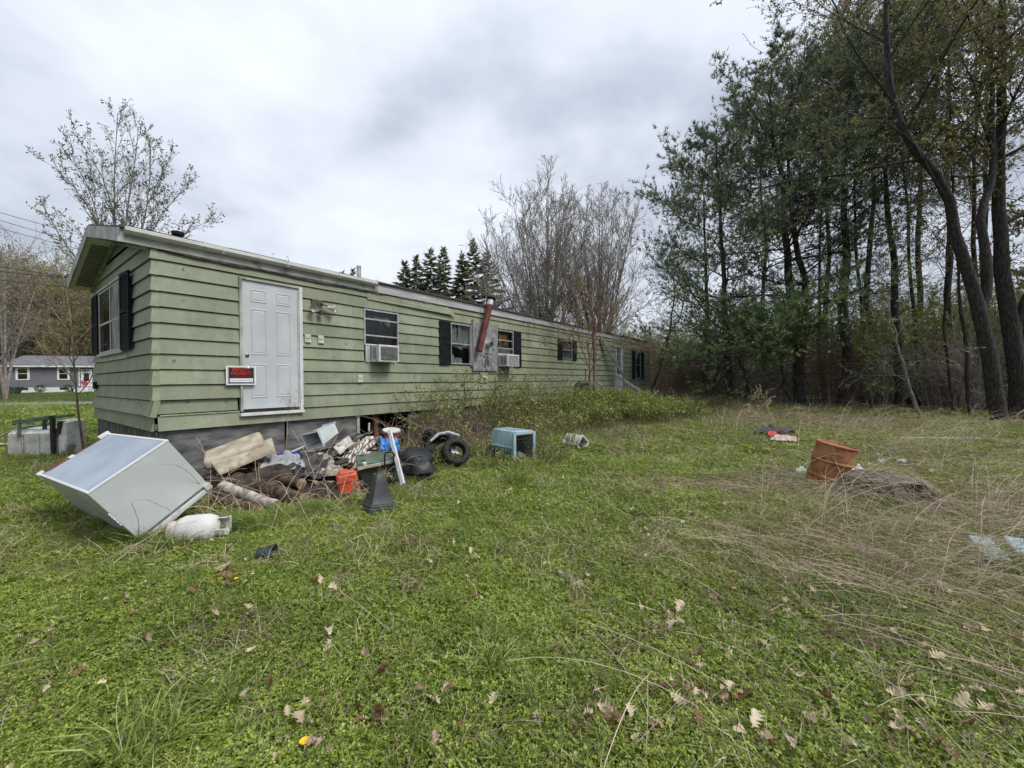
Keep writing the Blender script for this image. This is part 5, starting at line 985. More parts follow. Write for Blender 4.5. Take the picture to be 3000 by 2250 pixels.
m = MB(); m.lathe([(.02, 0), (.28, .02), (.3, .06), (.02, .1)], 16, Matrix.Translation((7.7, -.12, 1.25)) @ Matrix.Rotation(math.pi/2, 4, 'X')); m.build('red_decoration', mat('deco_red', (.55, .03, .03), (.6, .05, .05), .6), hs_)
m = MB(); m.box(7.1, 9, -1.4, -.1, .0, .5); m.build('porch_step', wt_, hs_)
bm_ = leafmat('boxwood', (.015, .03, .01), (.04, .07, .02), 3, .1)
for i, (s_, r_, l) in enumerate(((.45, .45, 'leftmost round clipped shrub by the ranch house wall'), (3.6, .48, 'round clipped shrub between the two ranch house windows'), (6.35, .48, 'round clipped shrub right of the second ranch house window'), (6.95, .28, 'small round clipped shrub beside the ranch house door'))):
    P = np.array([hx+hd[0]*s_+hd[1]*.8, hy+hd[1]*s_-hd[0]*.8, .45]); sh = thing('clipped_shrub', l, 'shrub', P, group='round shrubs by the ranch house')
    d = nrm(rg.normal(0, 1, (500, 3))); a = Acc(); a.quads(leaves(d*r_*rg.uniform(.8, 1.02, (500, 1))+[0, 0, r_*1.15], .13)); a.build('foliage', bm_, sh); m = MB(); m.tube([(0, 0, -.1), (0, 0, r_)], .04, 6); m.build('trunk', _mats['old_timber'], sh)
p = gp(4, 1180); gbn = thing('garden_cart', 'dark green garden cart left of the ranch house', 'cart', at(8, 1166, 47), (0, 0, .3)); m = MB(); m.hexa([(-1.2, -.4, .5), (1.3, -.4, .5), (1.3, .4, .5), (-1.2, .4, .5), (-1.3, -.5, 1.1), (1.6, -.5, 1.25), (1.6, .5, 1.25), (-1.3, .5, 1.1)]); m.build('tray', grn, gbn); m = MB(); m.tube([(1.2, -.4, .5), (1.25, -.5, -.3)], .08, 6); m.tube([(-1., -.4, .5), (-1.1, -.5, -.3)], .08, 6); m.build('leg', grn, gbn)
# ------------------------------------------------ trees
barkg = mat('bark_grey', (.11, .10, .09), (.24, .22, .195), .95, 5, .5, stretch=(3, 3, .8))
barkd = mat('bark_dark', (.018, .016, .015), (.06, .052, .047), .95, 8, 1., stretch=(3, 3, .7))
twigr = mat('twig_reddish', (.14, .085, .06), (.24, .16, .12), .9, 4)
twigg = mat('twig_grey', (.19, .17, .155), (.32, .29, .265), .9, 4)
bud_olive = leafmat('buds_olive', (.17, .155, .06), (.34, .325, .12), .5, .35, .03, .5)
bud_dark = leafmat('leaves_young', (.12, .14, .06), (.26, .29, .12), 1., .35, .03, .5)
bud_red = leafmat('buds_red', (.16, .07, .04), (.28, .14, .07), 1., .3, .03)
bud_rust = leafmat('buds_rust', (.19, .12, .05), (.36, .26, .11), .6, .35, .03)
bud_green = leafmat('buds_green', (.12, .16, .035), (.22, .28, .06), .7, .35, .03)
pine_m = leafmat('pine_needles', (.075, .105, .055), (.20, .25, .125), .7, .2, .08, .4)
pine_l = leafmat('pine_needles_light', (.10, .16, .055), (.26, .34, .12), 1.0, .25, .06, .4)
spruce_m = leafmat('spruce_needles', (.08, .098, .055), (.21, .23, .12), .6, .15, .05, .4)
def G(s): return np.random.default_rng(s)
def poly_levels(polys, NP=14):
    P = np.stack([resample(p, NP) for p, _, _ in polys]); R = np.stack([np.linspace(r0, r1, NP) for _, r0, r1 in polys]); return P, R
def decid(name, label, polys, seed, lv, barkm, leafm=None, nleaf=0, lsize=.08, group=None, sides=(9, 5, 3, 3), cat='tree', minr=.004, aspect=.5, droop=0, wobble=0.0):
    """polys: trunk polylines in world space; lv: list of grow() settings"""
    g = G(seed); P, R = poly_levels(polys, 16); base = P[0, 0].copy(); P = P-base
    if wobble: w_ = np.cumsum(g.normal(0, wobble, P.shape), 1)*[1, 1, .3]; w_ -= np.linspace(0, 1, 16)[None, :, None]*w_[:, -1:]; w_[:, 0] = 0; P = P+w_
    o = thing(name, label, cat, base, (0, 0, 0), group); tr = Acc(); tr.tubes(P, R, sides[0]); tw = Acc(); lvl = [(P, R)]
    for i, k in enumerate(lv):
        k = dict(k); src = lvl[k.pop('src', -1)]; P2, R2 = grow(src[0], src[1], g=g, **k); R2 = np.maximum(R2, minr); lvl.append((P2, R2))
        (tr if i == 0 else tw).tubes(P2, R2, sides[min(i+1, len(sides)-1)])
    tr.build('trunk', barkm, o, True)
    if len(lv) > 1: tw.build('branches', barkm if not isinstance(barkm, tuple) else barkm[1], o)
    if nleaf:
        P2 = lvl[-1][0]; p, t = sample(P2, nleaf, g, .25, 1., .02); a = Acc(); a.quads(leaves(p, lsize, g, t, aspect, droop)); a.build('leaves', leafm, o)
    return o
def up_fan(base, n, h, spread, seed, r0, bow=.35):
    g = G(seed); out = []
    for i in range(n):
        a = 2*math.pi*i/n+g.uniform(-.4, .4); s_ = spread*(.25+.75*((i*.618) % 1))*(0.25 if i == 0 else 1); hh = h*g.uniform(.93, 1.0)*(1-.30*(s_/spread)**2)
        pts = [base+np.array([math.cos(a)*s_*f**(1+bow), math.sin(a)*s_*f**(1+bow), hh*f]) for f in np.linspace(0, 1, 7)]; out.append((pts, r0*g.uniform(.7, 1), r0*.08))
    return out
# young leafing tree behind the near end of the home
b0 = np.array([-9.3, 10.2, 0.1])
def AT(*l): return [at(*q) for q in l]
pl = [(AT((372, 1290, 10.4), (372, 800, 10.4), (368, 640, 10.4), (385, 540, 10.4), (400, 440, 10.5), (405, 370, 10.5)), .05, .006), (AT((372, 1290, 10.4), (355, 800, 10.4), (335, 620, 10.3), (300, 520, 10.2), (255, 440, 10.1), (225, 400, 10.)), .045, .006),
      (AT((372, 1290, 10.4), (350, 850, 10.4), (300, 680, 10.2), (230, 560, 10.), (160, 490, 9.8)), .04, .006), (AT((372, 1290, 10.4), (330, 950, 10.2), (240, 780, 10.), (180, 700, 9.8), (125, 600, 9.8)), .04, .006),
      (AT((372, 1290, 10.4), (400, 760, 10.6), (430, 600, 10.8), (470, 520, 11.), (500, 460, 11.2)), .04, .006), (AT((372, 1290, 10.4), (440, 800, 10.8), (520, 700, 11.), (575, 665, 11.4), (625, 640, 11.8)), .035, .005), (AT((372, 1290, 10.4), (415, 800, 10.6), (455, 650, 11.), (515, 580, 11.4), (560, 520, 11.8)), .035, .005), (AT((372, 1290, 10.4), (385, 800, 10.6), (425, 640, 10.8), (440, 520, 11.), (440, 420, 11.2)), .035, .005), (AT((372, 1290, 10.4), (345, 850, 10.4), (300, 690, 10.2), (265, 560, 10.1), (200, 440, 10.1)), .035, .005), (AT((372, 1290, 10.4), (345, 800, 10.4), (335, 620, 10.6), (335, 500, 10.8), (345, 330, 11.)), .04, .006)]
decid('leafing_tree', 'slim young tree with small new leaves, rising behind the near end of the home', pl, 3, [dict(n=24, ratio=.18, ang=26, up=.6, wob=.10, NP=7, t0=.42, rr=.5, lenf=lambda t: 1.25-.85*t), dict(n=6, ratio=.34, ang=30, up=.3, wob=.2, NP=5, t0=.15, rr=.6)], barkg, bud_dark, 7500, .068, aspect=.42)
# thin sapling in front of the house across the road
pl = [(AT((330*0+245, 1322, 8.4), (228, 1200, 8.4), (216, 1060, 8.4), (207, 930, 8.4), (190, 830, 8.5), (165, 750, 8.6)), .022, .004)]
pl += [(AT((222, 1130, 8.4), (180, 1060, 8.6), (120, 1010, 8.8), (50, 975, 9.)), .009, .003), (AT((216, 1060, 8.4), (250, 1010, 8.3), (268, 960, 8.2)), .009, .003), (AT((212, 985, 8.4), (150, 900, 8.7), (100, 820, 9.)), .009, .003), (AT((218, 1080, 8.4), (255, 1090, 8.1), (285, 1110, 7.9)), .007, .003), (AT((214, 1010, 8.4), (160, 975, 8.9), (95, 905, 9.4), (30, 880, 9.8)), .008, .003)]
decid('thin_sapling', 'thin leaning sapling beside the scrapped washer', pl, 5, [dict(n=9, ratio=.45, ang=42, up=.2, wob=.4, NP=6, t0=.2, rr=.6), dict(n=5, ratio=.45, ang=40, up=.1, wob=.4, NP=4, t0=.2, rr=.7)], twigr, bud_green, 700, .045, minr=.0025)
pl = [(AT((20, 1345, 7.), (10, 1220, 7.), (14, 1150, 7.1), (5, 1080, 7.2)), .008, .003), (AT((72, 1340, 7.4), (60, 1290, 7.4), (50, 1250, 7.5)), .006, .002)]
decid('thin_sapling', 'bare thin sapling at the left edge of the picture', pl, 6, [dict(n=6, ratio=.4, ang=45, up=.2, wob=.4, NP=5, t0=.3, rr=.6)], twigr, minr=.002)
# big bare maple pair behind the home
for (uu, Y, h, n, spr, sd, lab) in ((1600, 33, 20.2, 14, 5.3, 21, 'broad bare maple behind the middle of the home, the left of two'), (1755, 34, 19.4, 14, 5.2, 22, 'broad bare maple behind the middle of the home, the right of two')):
    p = at(uu, 1000, Y); p[2] = .4
    decid('bare_maple', lab, up_fan(p, n, h*.86, spr, sd, .17, .15), sd, [dict(n=13, ratio=.29, ang=34, up=.42, wob=.15, NP=8, t0=.22, rr=.45, lenf=lambda t: 1.25-.85*t), dict(n=8, ratio=.42, ang=30, up=.45, wob=.25, NP=5, t0=.2, rr=.5), dict(n=5, ratio=.48, ang=32, up=.35, wob=.3, NP=4, t0=.2, rr=.6)], twigg, bud_olive, 11000, .075, sides=(7, 4, 3, 3), minr=.011, group='bare maples behind the home')
p = at(1500, 1000, 40); p[2] = .4
decid('bare_tree', 'smaller bare tree left of the two broad maples', up_fan(p, 6, 12.5, 3.5, 25, .13), 25, [dict(n=11, ratio=.36, ang=30, up=.5, wob=.18, NP=7, t0=.25, rr=.45), dict(n=7, ratio=.42, ang=32, up=.4, wob=.25, NP=5, t0=.2, rr=.5), dict(n=4, ratio=.42, ang=30, up=.3, wob=.3, NP=4, t0=.2, rr=.6)], twigg, bud_olive, 1500, .07, sides=(6, 4, 3, 3), minr=.011)
# reddish young tree against the far half of the home
q0 = W(11.9, -1.2, .3)
pl = [(AT((1742, 1200, 13.4), (1741, 1050, 13.4), (1740, 960, 13.4), (1735, 900, 13.4), (1720, 850, 13.4)), .06, .01), (AT((1727, 1200, 13.3), (1728, 1060, 13.3), (1722, 1000, 13.2), (1730, 950, 13.3), (1738, 890, 13.4)), .045, .008), (AT((1727, 1080, 13.3), (1700, 1010, 13.0), (1690, 950, 12.9), (1700, 880, 12.9)), .02, .005), (AT((1741, 1000, 13.4), (1780, 950, 13.6), (1800, 900, 13.8)), .02, .005), (AT((1730, 1080, 13.3), (1660, 1000, 12.6), (1610, 985, 12.2)), .012, .004), (AT((1742, 1060, 13.4), (1800, 1020, 13.0), (1850, 1010, 12.8), (1870, 1025, 12.7)), .014, .004)]
decid('budding_sapling', 'reddish double-stemmed young tree in front of the far half of the home', pl, 31, [dict(n=9, ratio=.42, ang=36, up=.55, wob=.3, NP=7, t0=.3, rr=.6), dict(n=6, ratio=.45, ang=34, up=.4, wob=.35, NP=5, t0=.2, rr=.6)], twigr, bud_rust, 1900, .055, minr=.005)
# spruces beyond the home
def spruce(p, h, rad, seed, label, dens=1., group='spruces beyond the home'):
    g = G(seed); o = thing('spruce', label, 'spruce', p, group=group); z = np.linspace(0, h, 16); P = np.stack([0*z, 0*z, z], 1)[None]; R = np.linspace(.20, .02, 16)[None]
    m = Acc(); m.tubes(P, R, 6); n = int(170*dens); P1, R1 = grow(P, R, n, .3, 95, -.05, .1, 6, t0=.12, t1=.995, rr=.3, g=g, lenf=lambda t: np.clip((1-t), .02, 1)*rad/h/.3*1.9, dang=6)
    P1[:, :, 2] += -.10*np.linalg.norm(P1[:, :, :2], axis=2)+.06*np.linspace(0, 1, 6)[None]**3*rad
    m.tubes(P1, R1, 3); m.build('trunk', barkd, o); ns = int(16000*dens); L = np.linalg.norm(P1[:, -1]-P1[:, 0], axis=1); bi = g.choice(len(P1), ns, p=L/L.sum()); f = g.uniform(.08, 1, ns)*4.99; i = f.astype(int); fr = (f-i)[:, None]
    pp = P1[bi, i]*(1-fr)+P1[bi, i+1]*fr; tt = nrm(P1[bi, i+1]-P1[bi, i]); side = nrm(np.cross(tt, [0, 0, 1.]))*g.normal(0, 1, (ns, 1)); d = nrm(tt*.8+side*.7+np.array([0, 0, -.35])); Ls = .50*g.uniform(.5, 1.2, (ns, 1)); s_ = nrm(np.cross(d, g.normal(0, 1, (ns, 3))))*.11
    a = Acc(); a.tris(np.stack([pp-s_, pp+s_, pp+d*Ls], 1)); a.build('needles', spruce_m, o); return o
for i, (uu, vt, Y, rad, lab) in enumerate(((1187, 768, 46, 2.6, 'leftmost low spruce tip beyond the home roof'), (1220, 738, 47, 3.1, 'second spruce from the left beyond the roof'), (1262, 752, 45, 3.2, 'spruce in the middle of the left clump beyond the roof'), (1299, 726, 47, 3.3, 'tallest spruce of the left clump beyond the roof'), (1354, 724, 44, 2.9, 'narrow spruce left in the right clump beyond the roof'), (1388, 722, 46, 3.0, 'spruce in the middle of the right clump beyond the roof'), (1425, 738, 45, 3.2, 'spruce right in the clump, beside the bare trees'), (1556, 850, 52, 3.3, 'small spruce seen through the bare maples'), (1001, 786, 50, 1.9, 'spruce tip just above the roof left of the stovepipe'), (1034, 806, 50, 1.8, 'tiny spruce tip right at the roof line'), (1610, 905, 50, 3.4, 'low spruce half hidden at the foot of the maples'))):
    p = at(uu, vt, Y); h = p[2]-.4; p[2] = .4; spruce(p, h*(1, .97, 1.05, 1, .96, 1.04, 1)[i % 7], rad*(1.25, .95, 1.35, 1.1, 1., 1.3, 1.2)[i % 7], 100+i, lab, .9 if i < 7 else .5)
# white pines at the tree line
def pine(base, trunks, seed, label, nb=34, bl=.24, dens=1., t0=.3, m_=None, group='white pines at the tree line', tl=.20, barkm=None, name='white_pine', flatp=.2, tw=.030, topf=.45):
    g = G(seed); P, R = poly_levels(trunks, 16); b = P[0, 0].copy(); P = P-b; w_ = np.cumsum(g.normal(0, .07, P.shape), 1)*[1, 1, .3]; w_ -= np.linspace(0, 1, 16)[None, :, None]*w_[:, -1:]; P = P+w_; o = thing(name, label, 'pine tree', b, group=group); tr = Acc(); tr.tubes(P, R, 9)
    P1, R1 = grow(P, R, nb, bl, 72, .35, .25, 9, t0=t0, t1=.99, rr=.32, g=g, lenf=lambda t: (1.05-topf*t)*(.6+.6*np.sin(np.pi*np.clip((t-t0)/(1-t0)*.85+.15, 0, 1))), dang=12)
    R1 = np.maximum(R1, .012); tr.tubes(P1, R1, 4); tr.build('trunk', barkm or barkd, o, True)
    P0, R0 = grow(P, R, int(nb*.95), bl*.85, 85, -.05, .5, 7, t0=.08, t1=min(t0+.15, .8), rr=.2, g=g); R0 = np.maximum(R0*.6, .008); dd = Acc(); dd.tubes(P0, R0, 3)
    Pd, Rd = grow(P0, R0, 6, .40, 50, .0, .5, 4, t0=.3, rr=.6, g=g); dd.tubes(Pd, np.maximum(Rd, .005), 3)
    P2, R2 = grow(P1, R1, 20, .34, 46, .30, .22, 6, t0=.25, rr=.5, g=g, flat=.85); R2 = np.maximum(R2, .006); dd.tubes(P2, R2, 3); dd.build('branches', barkm or barkd, o)
    P3, R3 = grow(P2, R2, 3, .5, 38, .35, .25, 4, t0=.3, rr=.6, g=g)
    ns = int(len(P3)*2.9*dens); p, t = sample(P3, ns, g, .1, 1., .02); a = Acc(); a.tris(tufts(p, t, tl, tw, 5, g, .45, .7)); a.build('needles', m_ or pine_m, o); return o
P_ = [((2135, 1205, 18.5), (2132, 950, 18.5), (2125, 700, 18.4), (2110, 520, 18.3), (2098, 375, 18.2)), ((2338, 1212, 17.5), (2335, 1000, 17.5), (2320, 900, 17.5), (2290, 620, 17.4), (2265, 400, 17.3), (2262, 205, 17.2)), ((2340, 1100, 17.6), (2350, 900, 17.8), (2335, 640, 18), (2330, 400, 18.2), (2325, 260, 18.4)),
      ((2466, 1215, 17.0), (2466, 950, 17.), (2455, 700, 17.), (2470, 450, 17.), (2485, 230, 17)), ((2634, 1215, 16.5), (2618, 900, 16.5), (2600, 620, 16.6), (2590, 350, 16.8), (2580, 120, 17.)), ((2560, 1200, 20), (2545, 800, 20), (2540, 400, 20.5), (2530, 90, 21)),
      ((2780, 1215, 19), (2770, 800, 19), (2765, 400, 19), (2770, -100, 19)), ((2060, 1180, 24), (2060, 900, 24), (2062, 600, 24), (2040, 480, 24)), ((2230, 1190, 26), (2235, 800, 26), (2225, 500, 26), (2215, 330, 26)), ((2690, 1200, 22), (2690, 700, 22), (2685, 250, 22), (2680, -120, 22)), ((2880, 1200, 21), (2880, 700, 21), (2885, 250, 21), (2890, -150, 21)), ((2420, 1200, 23), (2420, 800, 23), (2415, 400, 23), (2405, 210, 23))]
L_ = ['front white pine standing furthest left at the tree line', 'forked white pine with a thick trunk, third trunk from the left', None, 'white pine right of the forked pine', 'white pine behind the dry brush left of the big maple', 'tall pine behind the centre of the tree line', 'tall pine behind the big leaning maple', 'distant pine at the left end of the tree line', 'distant pine between the first two front pines', 'tall pine behind the slender pale sapling', 'tall pine behind the fork of the leaning maple', 'distant pine just left of the front pine near the drum']
for i, t in enumerate(P_):
    if L_[i] is None: continue
    tr = [(AT(*t), .24 if i in (1, 3) else .17, .02)]
    if i == 1: tr.append((AT(*P_[2]), .18, .02))
    tr = [([*q[0]], q[1], q[2]) for q in tr]
    pine(None, tr, 200+i, L_[i], nb=30 if i < 7 else 24, bl=.27 if i > 1 else (.32, .31)[i], dens=1.4 if i < 2 else 1.0, t0={0: .16, 1: .30, 3: .55, 4: .62, 5: .70, 6: .74, 7: .3, 8: .45, 9: .78, 10: .78, 11: .66}[i])
pine(None, [(AT((2192, 1200, 16.5), (2188, 1130, 16.5), (2170, 1060, 16.5), (2150, 1010, 16.5)), .09, .03)], 230, 'low spreading young pine with bright green boughs under the tall pines', nb=22, bl=1.7, dens=1.2, t0=.55, m_=pine_l, group=None, tl=.15)
pine(None, [(AT((2330, 1180, 16), (2300, 1090, 16), (2270, 990, 16), (2262, 930, 16)), .07, .02)], 231, 'young pine with light green boughs beside the thick forked trunk', nb=18, bl=.75, dens=1., t0=.5, m_=pine_l, group=None, tl=.15)
# big leaning maple and its neighbours at the right
def dtree(label, tr, seed, nl, leafm, ls=.075, lv=None, bk=None, minr=.006, name='budding_maple', group='tall budding trees on the right'):
    lv = lv or [dict(n=11, ratio=.30, ang=48, up=.3, wob=.35, NP=9, t0=.42, rr=.4), dict(n=8, ratio=.42, ang=42, up=.2, wob=.4, NP=6, t0=.2, rr=.5), dict(n=6, ratio=.45, ang=40, up=.15, wob=.4, NP=4, t0=.2, rr=.6)]
    return decid(name, label, [(AT(*t), r0, r1) for t, r0, r1 in tr], seed, lv, bk or barkd, leafm, nl, ls, minr=minr, group=group, sides=(12, 6, 3, 3), wobble=.03)
dtree('big dark maple leaning left, with a forked trunk, at the right', [(((2930, 1240, 12.5), (2905, 1120, 12.5), (2885, 1010, 12.5), (2862, 920, 12.5), (2822, 800, 12.5), (2780, 690, 12.4), (2755, 560, 12.3), (2650, 425, 12.1), (2603, 320, 12), (2592, 120, 12), (2598, -150, 12)), .205, .04), (((2862, 920, 12.5), (2890, 880, 12.5), (2892, 780, 12.5), (2882, 720, 12.5), (2875, 620, 12.5), (2918, 520, 12.6), (2912, 380, 12.7), (2900, 100, 12.8)), .14, .04)], 41, 15000, bud_olive, .10)
dtree('thick maple trunk behind the leaning maple at the right', [(((2985, 1225, 13.5), (2968, 1100, 13.5), (2950, 950, 13.5), (2930, 780, 13.5), (2925, 600, 13.5), (2930, 300, 13.5), (2935, -100, 13.5)), .25, .06), (((2960, 980, 13.5), (2995, 880, 13.4), (3050, 800, 13.3), (3100, 650, 13.2)), .13, .04)], 42, 15000, bud_olive, .10)
dtree('slender pale sapling curving up in front of the dark brush', [(((2700, 1235, 13.), (2680, 1180, 13.), (2655, 1100, 13), (2640, 1020, 13), (2622, 950, 13.1), (2600, 880, 13.2)), .055, .02)], 43, 700, bud_dark, bk=barkg, lv=[dict(n=10, ratio=.35, ang=50, up=.1, wob=.4, NP=7, t0=.3, rr=.4), dict(n=7, ratio=.42, ang=45, up=.05, wob=.4, NP=4, t0=.2, rr=.5)], name='slender_sapling', group=None)
for i, (u0, u1, ub, Y, r, lab, vt) in enumerate(((2845, 2830, 2775, 14, .06, 'slim double sapling left of the leaning maple', 300), (2790, 2775, 2800, 15, .05, 'slim dark sapling just left of the pale sapling', 420), (2560, 2530, 2500, 18, .09, 'slim tree rising among the pines', 150), (2700, 2680, 2640, 18, .09, 'slim tree behind the slender pale sapling', 60), (2990, 3010, 3020, 15, .12, 'tree at the right edge of the picture', -100), (2870, 2850, 2850, 17, .12, 'tree directly behind the fork of the leaning maple', -50), (2420, 2400, 2410, 21, .1, 'budding tree between the front pines', 330))):
    dtree(lab, [(((u0, 1225, Y), (u1, 1000, Y), ((u1+ub)/2-8, 760, Y), (ub, 500, Y), (ub+10, vt, Y)), r, .015)], 50+i, 3500 if i < 2 else 9000, (bud_olive, bud_dark, bud_rust)[i % 3], .10)
dtree('bare crooked tree between the maples and the pines', [(((1905, 1165, 27), (1945, 1020, 27), (1960, 960, 27), (1975, 850, 27), (1960, 760, 27)), .10, .02), (((1930, 1080, 27), (1945, 1000, 27), (1990, 930, 27), (2010, 830, 27)), .06, .02)], 61, 900, bud_rust, group=None, name='crooked_tree')
dtree('leaning bare tree at the foot of the leftmost pine', [(((2080, 1180, 22), (2100, 1080, 22), (2140, 1000, 22), (2180, 900, 22)), .07, .02), (((2075, 1180, 22), (2060, 1100, 22), (2090, 1040, 22)), .05, .02)], 62, 500, bud_dark, group=None, name='crooked_tree')
# prototypes for brush at the foot of the trees: each bush is a thing of its own
def bush(name, label, p, h, w_, seed, stems, lm, nl, ls, bk, group=None, lv=3, minr=.005):
    g = G(seed); pl = []
    for i in range(stems):
        a = g.uniform(0, 6.28); r = w_*g.uniform(.1, 1); q = np.array([math.cos(a), math.sin(a), 0]); b = q*r*.45; hh = h*g.uniform(.6, 1)
        pl.append(([b, b+q*r*.15+[0, 0, hh*.35], b+q*r*.35+[0, 0, hh*.7], b+q*r*.6+[0, 0, hh]], .02*h/2.5, .006))
    l_ = [dict(n=6, ratio=.45, ang=42, up=.25, wob=.45, NP=6, t0=.1, rr=.6), dict(n=5, ratio=.5, ang=40, up=.1, wob=.45, NP=4, t0=.2, rr=.7)][:lv]
    o = decid(name, label, pl, seed, l_, bk, lm, nl, ls, group, sides=(4, 3, 3), cat='bush', minr=minr); o.location = V3(p); return o
def clone(o, p, rz, sc, label=None):
    r = o.copy(); COL.objects.link(r); r.location = V3(p); r.rotation_euler = (0, 0, rz); r.scale = (sc, sc, sc*1.0)
    if label: r['label'] = label
    for ch in list(o.children): c = ch.copy(); COL.objects.link(c); c.parent = r
    return r
brl = 'dark leafless brush bush at the foot of the tree line'
pr = [bush('brush_bush', brl, at(2460, 1205, 17.5)*[1, 1, 0], 3.2, 1.6, 70+i, 15, (bud_rust, bud_dark, bud_olive)[i % 3], 500, .055, (twigg, twigr, twigg)[i % 3], 'dark brush bushes at the tree line') for i in range(4)]
g = G(77)
for i in range(44):
    f = i/44; uu = 2000+1100*g.random()**1.25; Y = np.interp(uu, [2000, 2200, 2500, 2800, 3100], [23.5, 20, 17.6, 15.0, 14])+g.uniform(.3, 5.5); q = at(uu, 1150, Y); q[2] = float(gh(q[0], q[1]))-.05
    clone(pr[i % 4], q, g.uniform(0, 6.28), g.uniform(.6, 1.15))
for i, o in enumerate(pr): q = at(2250+i*170, 1150, 18.5-i*.8); q[2] = float(gh(q[0], q[1])); o.location = V3(q)
olb = [bush('olive_thicket', 'tall olive-green thicket behind the tree line', (0, 0, 0), 5.0, 2.6, 80+i, 16, (bud_green, bud_olive, bud_green)[i % 3], 9000, .11, barkg, 'tall olive thickets behind the tree line') for i in range(3)]
spots = [(2540+i*36, 16.5+g.uniform(0, 6), g.uniform(.6, 1.2)) for i in range(18)]+[(2080+i*55, 30+g.uniform(0, 8), g.uniform(.45, .7)) for i in range(9)]+[(1905+i*30, 36+g.uniform(0, 6), g.uniform(.5, .75)) for i in range(6)]
for i, (uu, Y, s_) in enumerate(spots):
    q = at(uu, 1150, Y); q[2] = float(gh(q[0], q[1]))-.05
    if i < 3: olb[i].location = V3(q); olb[i].scale = (s_,)*3
    else: clone(olb[i % 3], q, g.uniform(0, 6.28), s_)
rb_ = bush('reddish_shrub', 'reddish-brown twiggy shrub beyond the far end of the home', at(1965, 1170, 26)*[1, 1, 0]+[0, 0, .3], 3.2, 2.2, 91, 22, bud_red, 900, .05, twigr, 'reddish shrubs beyond the far end of the home')
for i, (uu, Y, s_) in enumerate(((1925, 29, .8), (2010, 25, .9), (2060, 24, .7), (1950, 31, 1.1))): q = at(uu, 1150, Y); q[2] = .3; clone(rb_, q, i*1.7, s_)
# fallen bare branch at the right edge
pl = [(AT((3060, 1160, 9.), (2980, 1215, 9.3), (2900, 1262, 9.6), (2850, 1282, 9.8)), .018, .006), (AT((2920, 1245, 9.5), (2930, 1265, 9.4), (2910, 1290, 9.3)), .01, .004)]
decid('fallen_branch', 'pale fallen branch slanting into the grass at the right edge', pl, 95, [dict(n=5, ratio=.3, ang=40, up=.0, wob=.4, NP=5, t0=.2, rr=.5)], mat('pale_twig', (.28, .23, .18), (.42, .36, .3), .9, 8), cat='branch', minr=.002)
# brambles along the home
canem = mat('bramble_cane', (.10, .06, .045), (.20, .14, .09), .9, 6); bramm = leafmat('bramble_leaves', (.15, .20, .04), (.31, .37, .09), 1.6, .35, .04, .4)
def bramble(p, h, w_, seed, n, nl, label, group='brambles along the front of the home', ls=.058, dead=.4, lean=.5, tall=.6):
    g = G(seed); o = thing('bramble_bush', label, 'bush', p, group=group); N_ = n; a = g.uniform(0, 6.28, N_); r = w_*np.sqrt(g.random(N_)); b = np.stack([np.cos(a)*r, np.sin(a)*r*.7, 0*r-.02], 1)
    hh = h*g.uniform(tall if h < 1.2 else .3, 1.1, N_); a2 = g.uniform(0, 6.28, N_); ln = h*lean*g.uniform(.3, 1.3, N_); t = np.linspace(0, 1, 9)[None, :, None]; d = np.stack([np.cos(a2), np.sin(a2), 0*a2], 1)[:, None]
    P = b[:, None]+d*(ln[:, None, None]*t**1.6)+np.array([0, 0, 1.])*(hh[:, None, None]*(1.55*t-.62*t**2.6)); P = P+np.cumsum(g.normal(0, .012, P.shape), 1); R = np.linspace(.006, .003, 9)[None]*np.ones((N_, 1))
    m = Acc(); m.tubes(P, R, 3); P2, R2 = grow(P, R, 5, .28, 50, .3, .35, 5, t0=.3, rr=.7, g=g); R2 = np.maximum(R2, .002); m.tubes(P2, R2, 3); m.build('canes', canem, o)
    p1, t1 = sample(P2, int(nl*.7), g, .2, 1., .02); p2, t2 = sample(P, nl-int(nl*.7), g, .35, 1., .03); a_ = Acc(); a_.quads(leaves(np.r_[p1, p2], ls, g, None, .6)); a_.build('leaves', bramm, o); return o
BL = ['against the siding below the first shutter', 'under the broken window', 'under the chipboard panel', 'right of the chipboard panel', 'under the lone small far window', 'low in front of the stovepipe wall', 'tallest of the mound, left of the oil tank', 'in the middle of the mound before the oil tank', 'at the right of the mound toward the entry steps', 'low at the lawn edge of the mound, left part', 'low at the lawn edge of the mound, middle part', 'low at the lawn edge of the mound, right part', 'low behind the pet carrier', 'low behind the tyres', 'low at the foot of the entry steps']
g = G(300)
for i, (t, s, h, w_, n, nl, lb) in enumerate(((4.6, -.55, 1.35, .6, 34, 1100, 'sparse tall'), (5.9, -.6, 1.6, .7, 46, 1900, 'sparse tall'), (7.2, -.7, 1.5, .75, 50, 2300, 'sparse tall'), (8.6, -.8, 1.35, .8, 55, 2500, 'leafy'), (9.9, -1.1, 1.0, .9, 70, 3300, 'leafy'), (9.0, -2.0, .75, .8, 60, 2200, 'low leafy'),
        (11.0, -1.9, .92, 1.0, 90, 5200, 'dense leafy'), (12.2, -1.9, .78, 1.0, 90, 5600, 'dense leafy'), (12.9, -2.4, .40, .8, 80, 3400, 'dense leafy'), (10.6, -3.0, .7, .9, 70, 3000, 'low leafy'), (12.2, -3.3, .7, 1.0, 70, 3200, 'low leafy'), (13.2, -3.5, .30, .7, 60, 1300, 'low leafy'), (7.6, -1.7, .6, .8, 50, 1000, 'low leafy'), (6.2, -1.5, .6, .7, 50, 700, 'low leafy'), (14.0, -2.5, .25, .4, 40, 500, 'low leafy'))):
    q = W(t, s, 0); q[2] = float(gh(q[0], q[1])); bramble(q, h, w_, 310+i, n, nl, lb+' bramble bush '+BL[i])
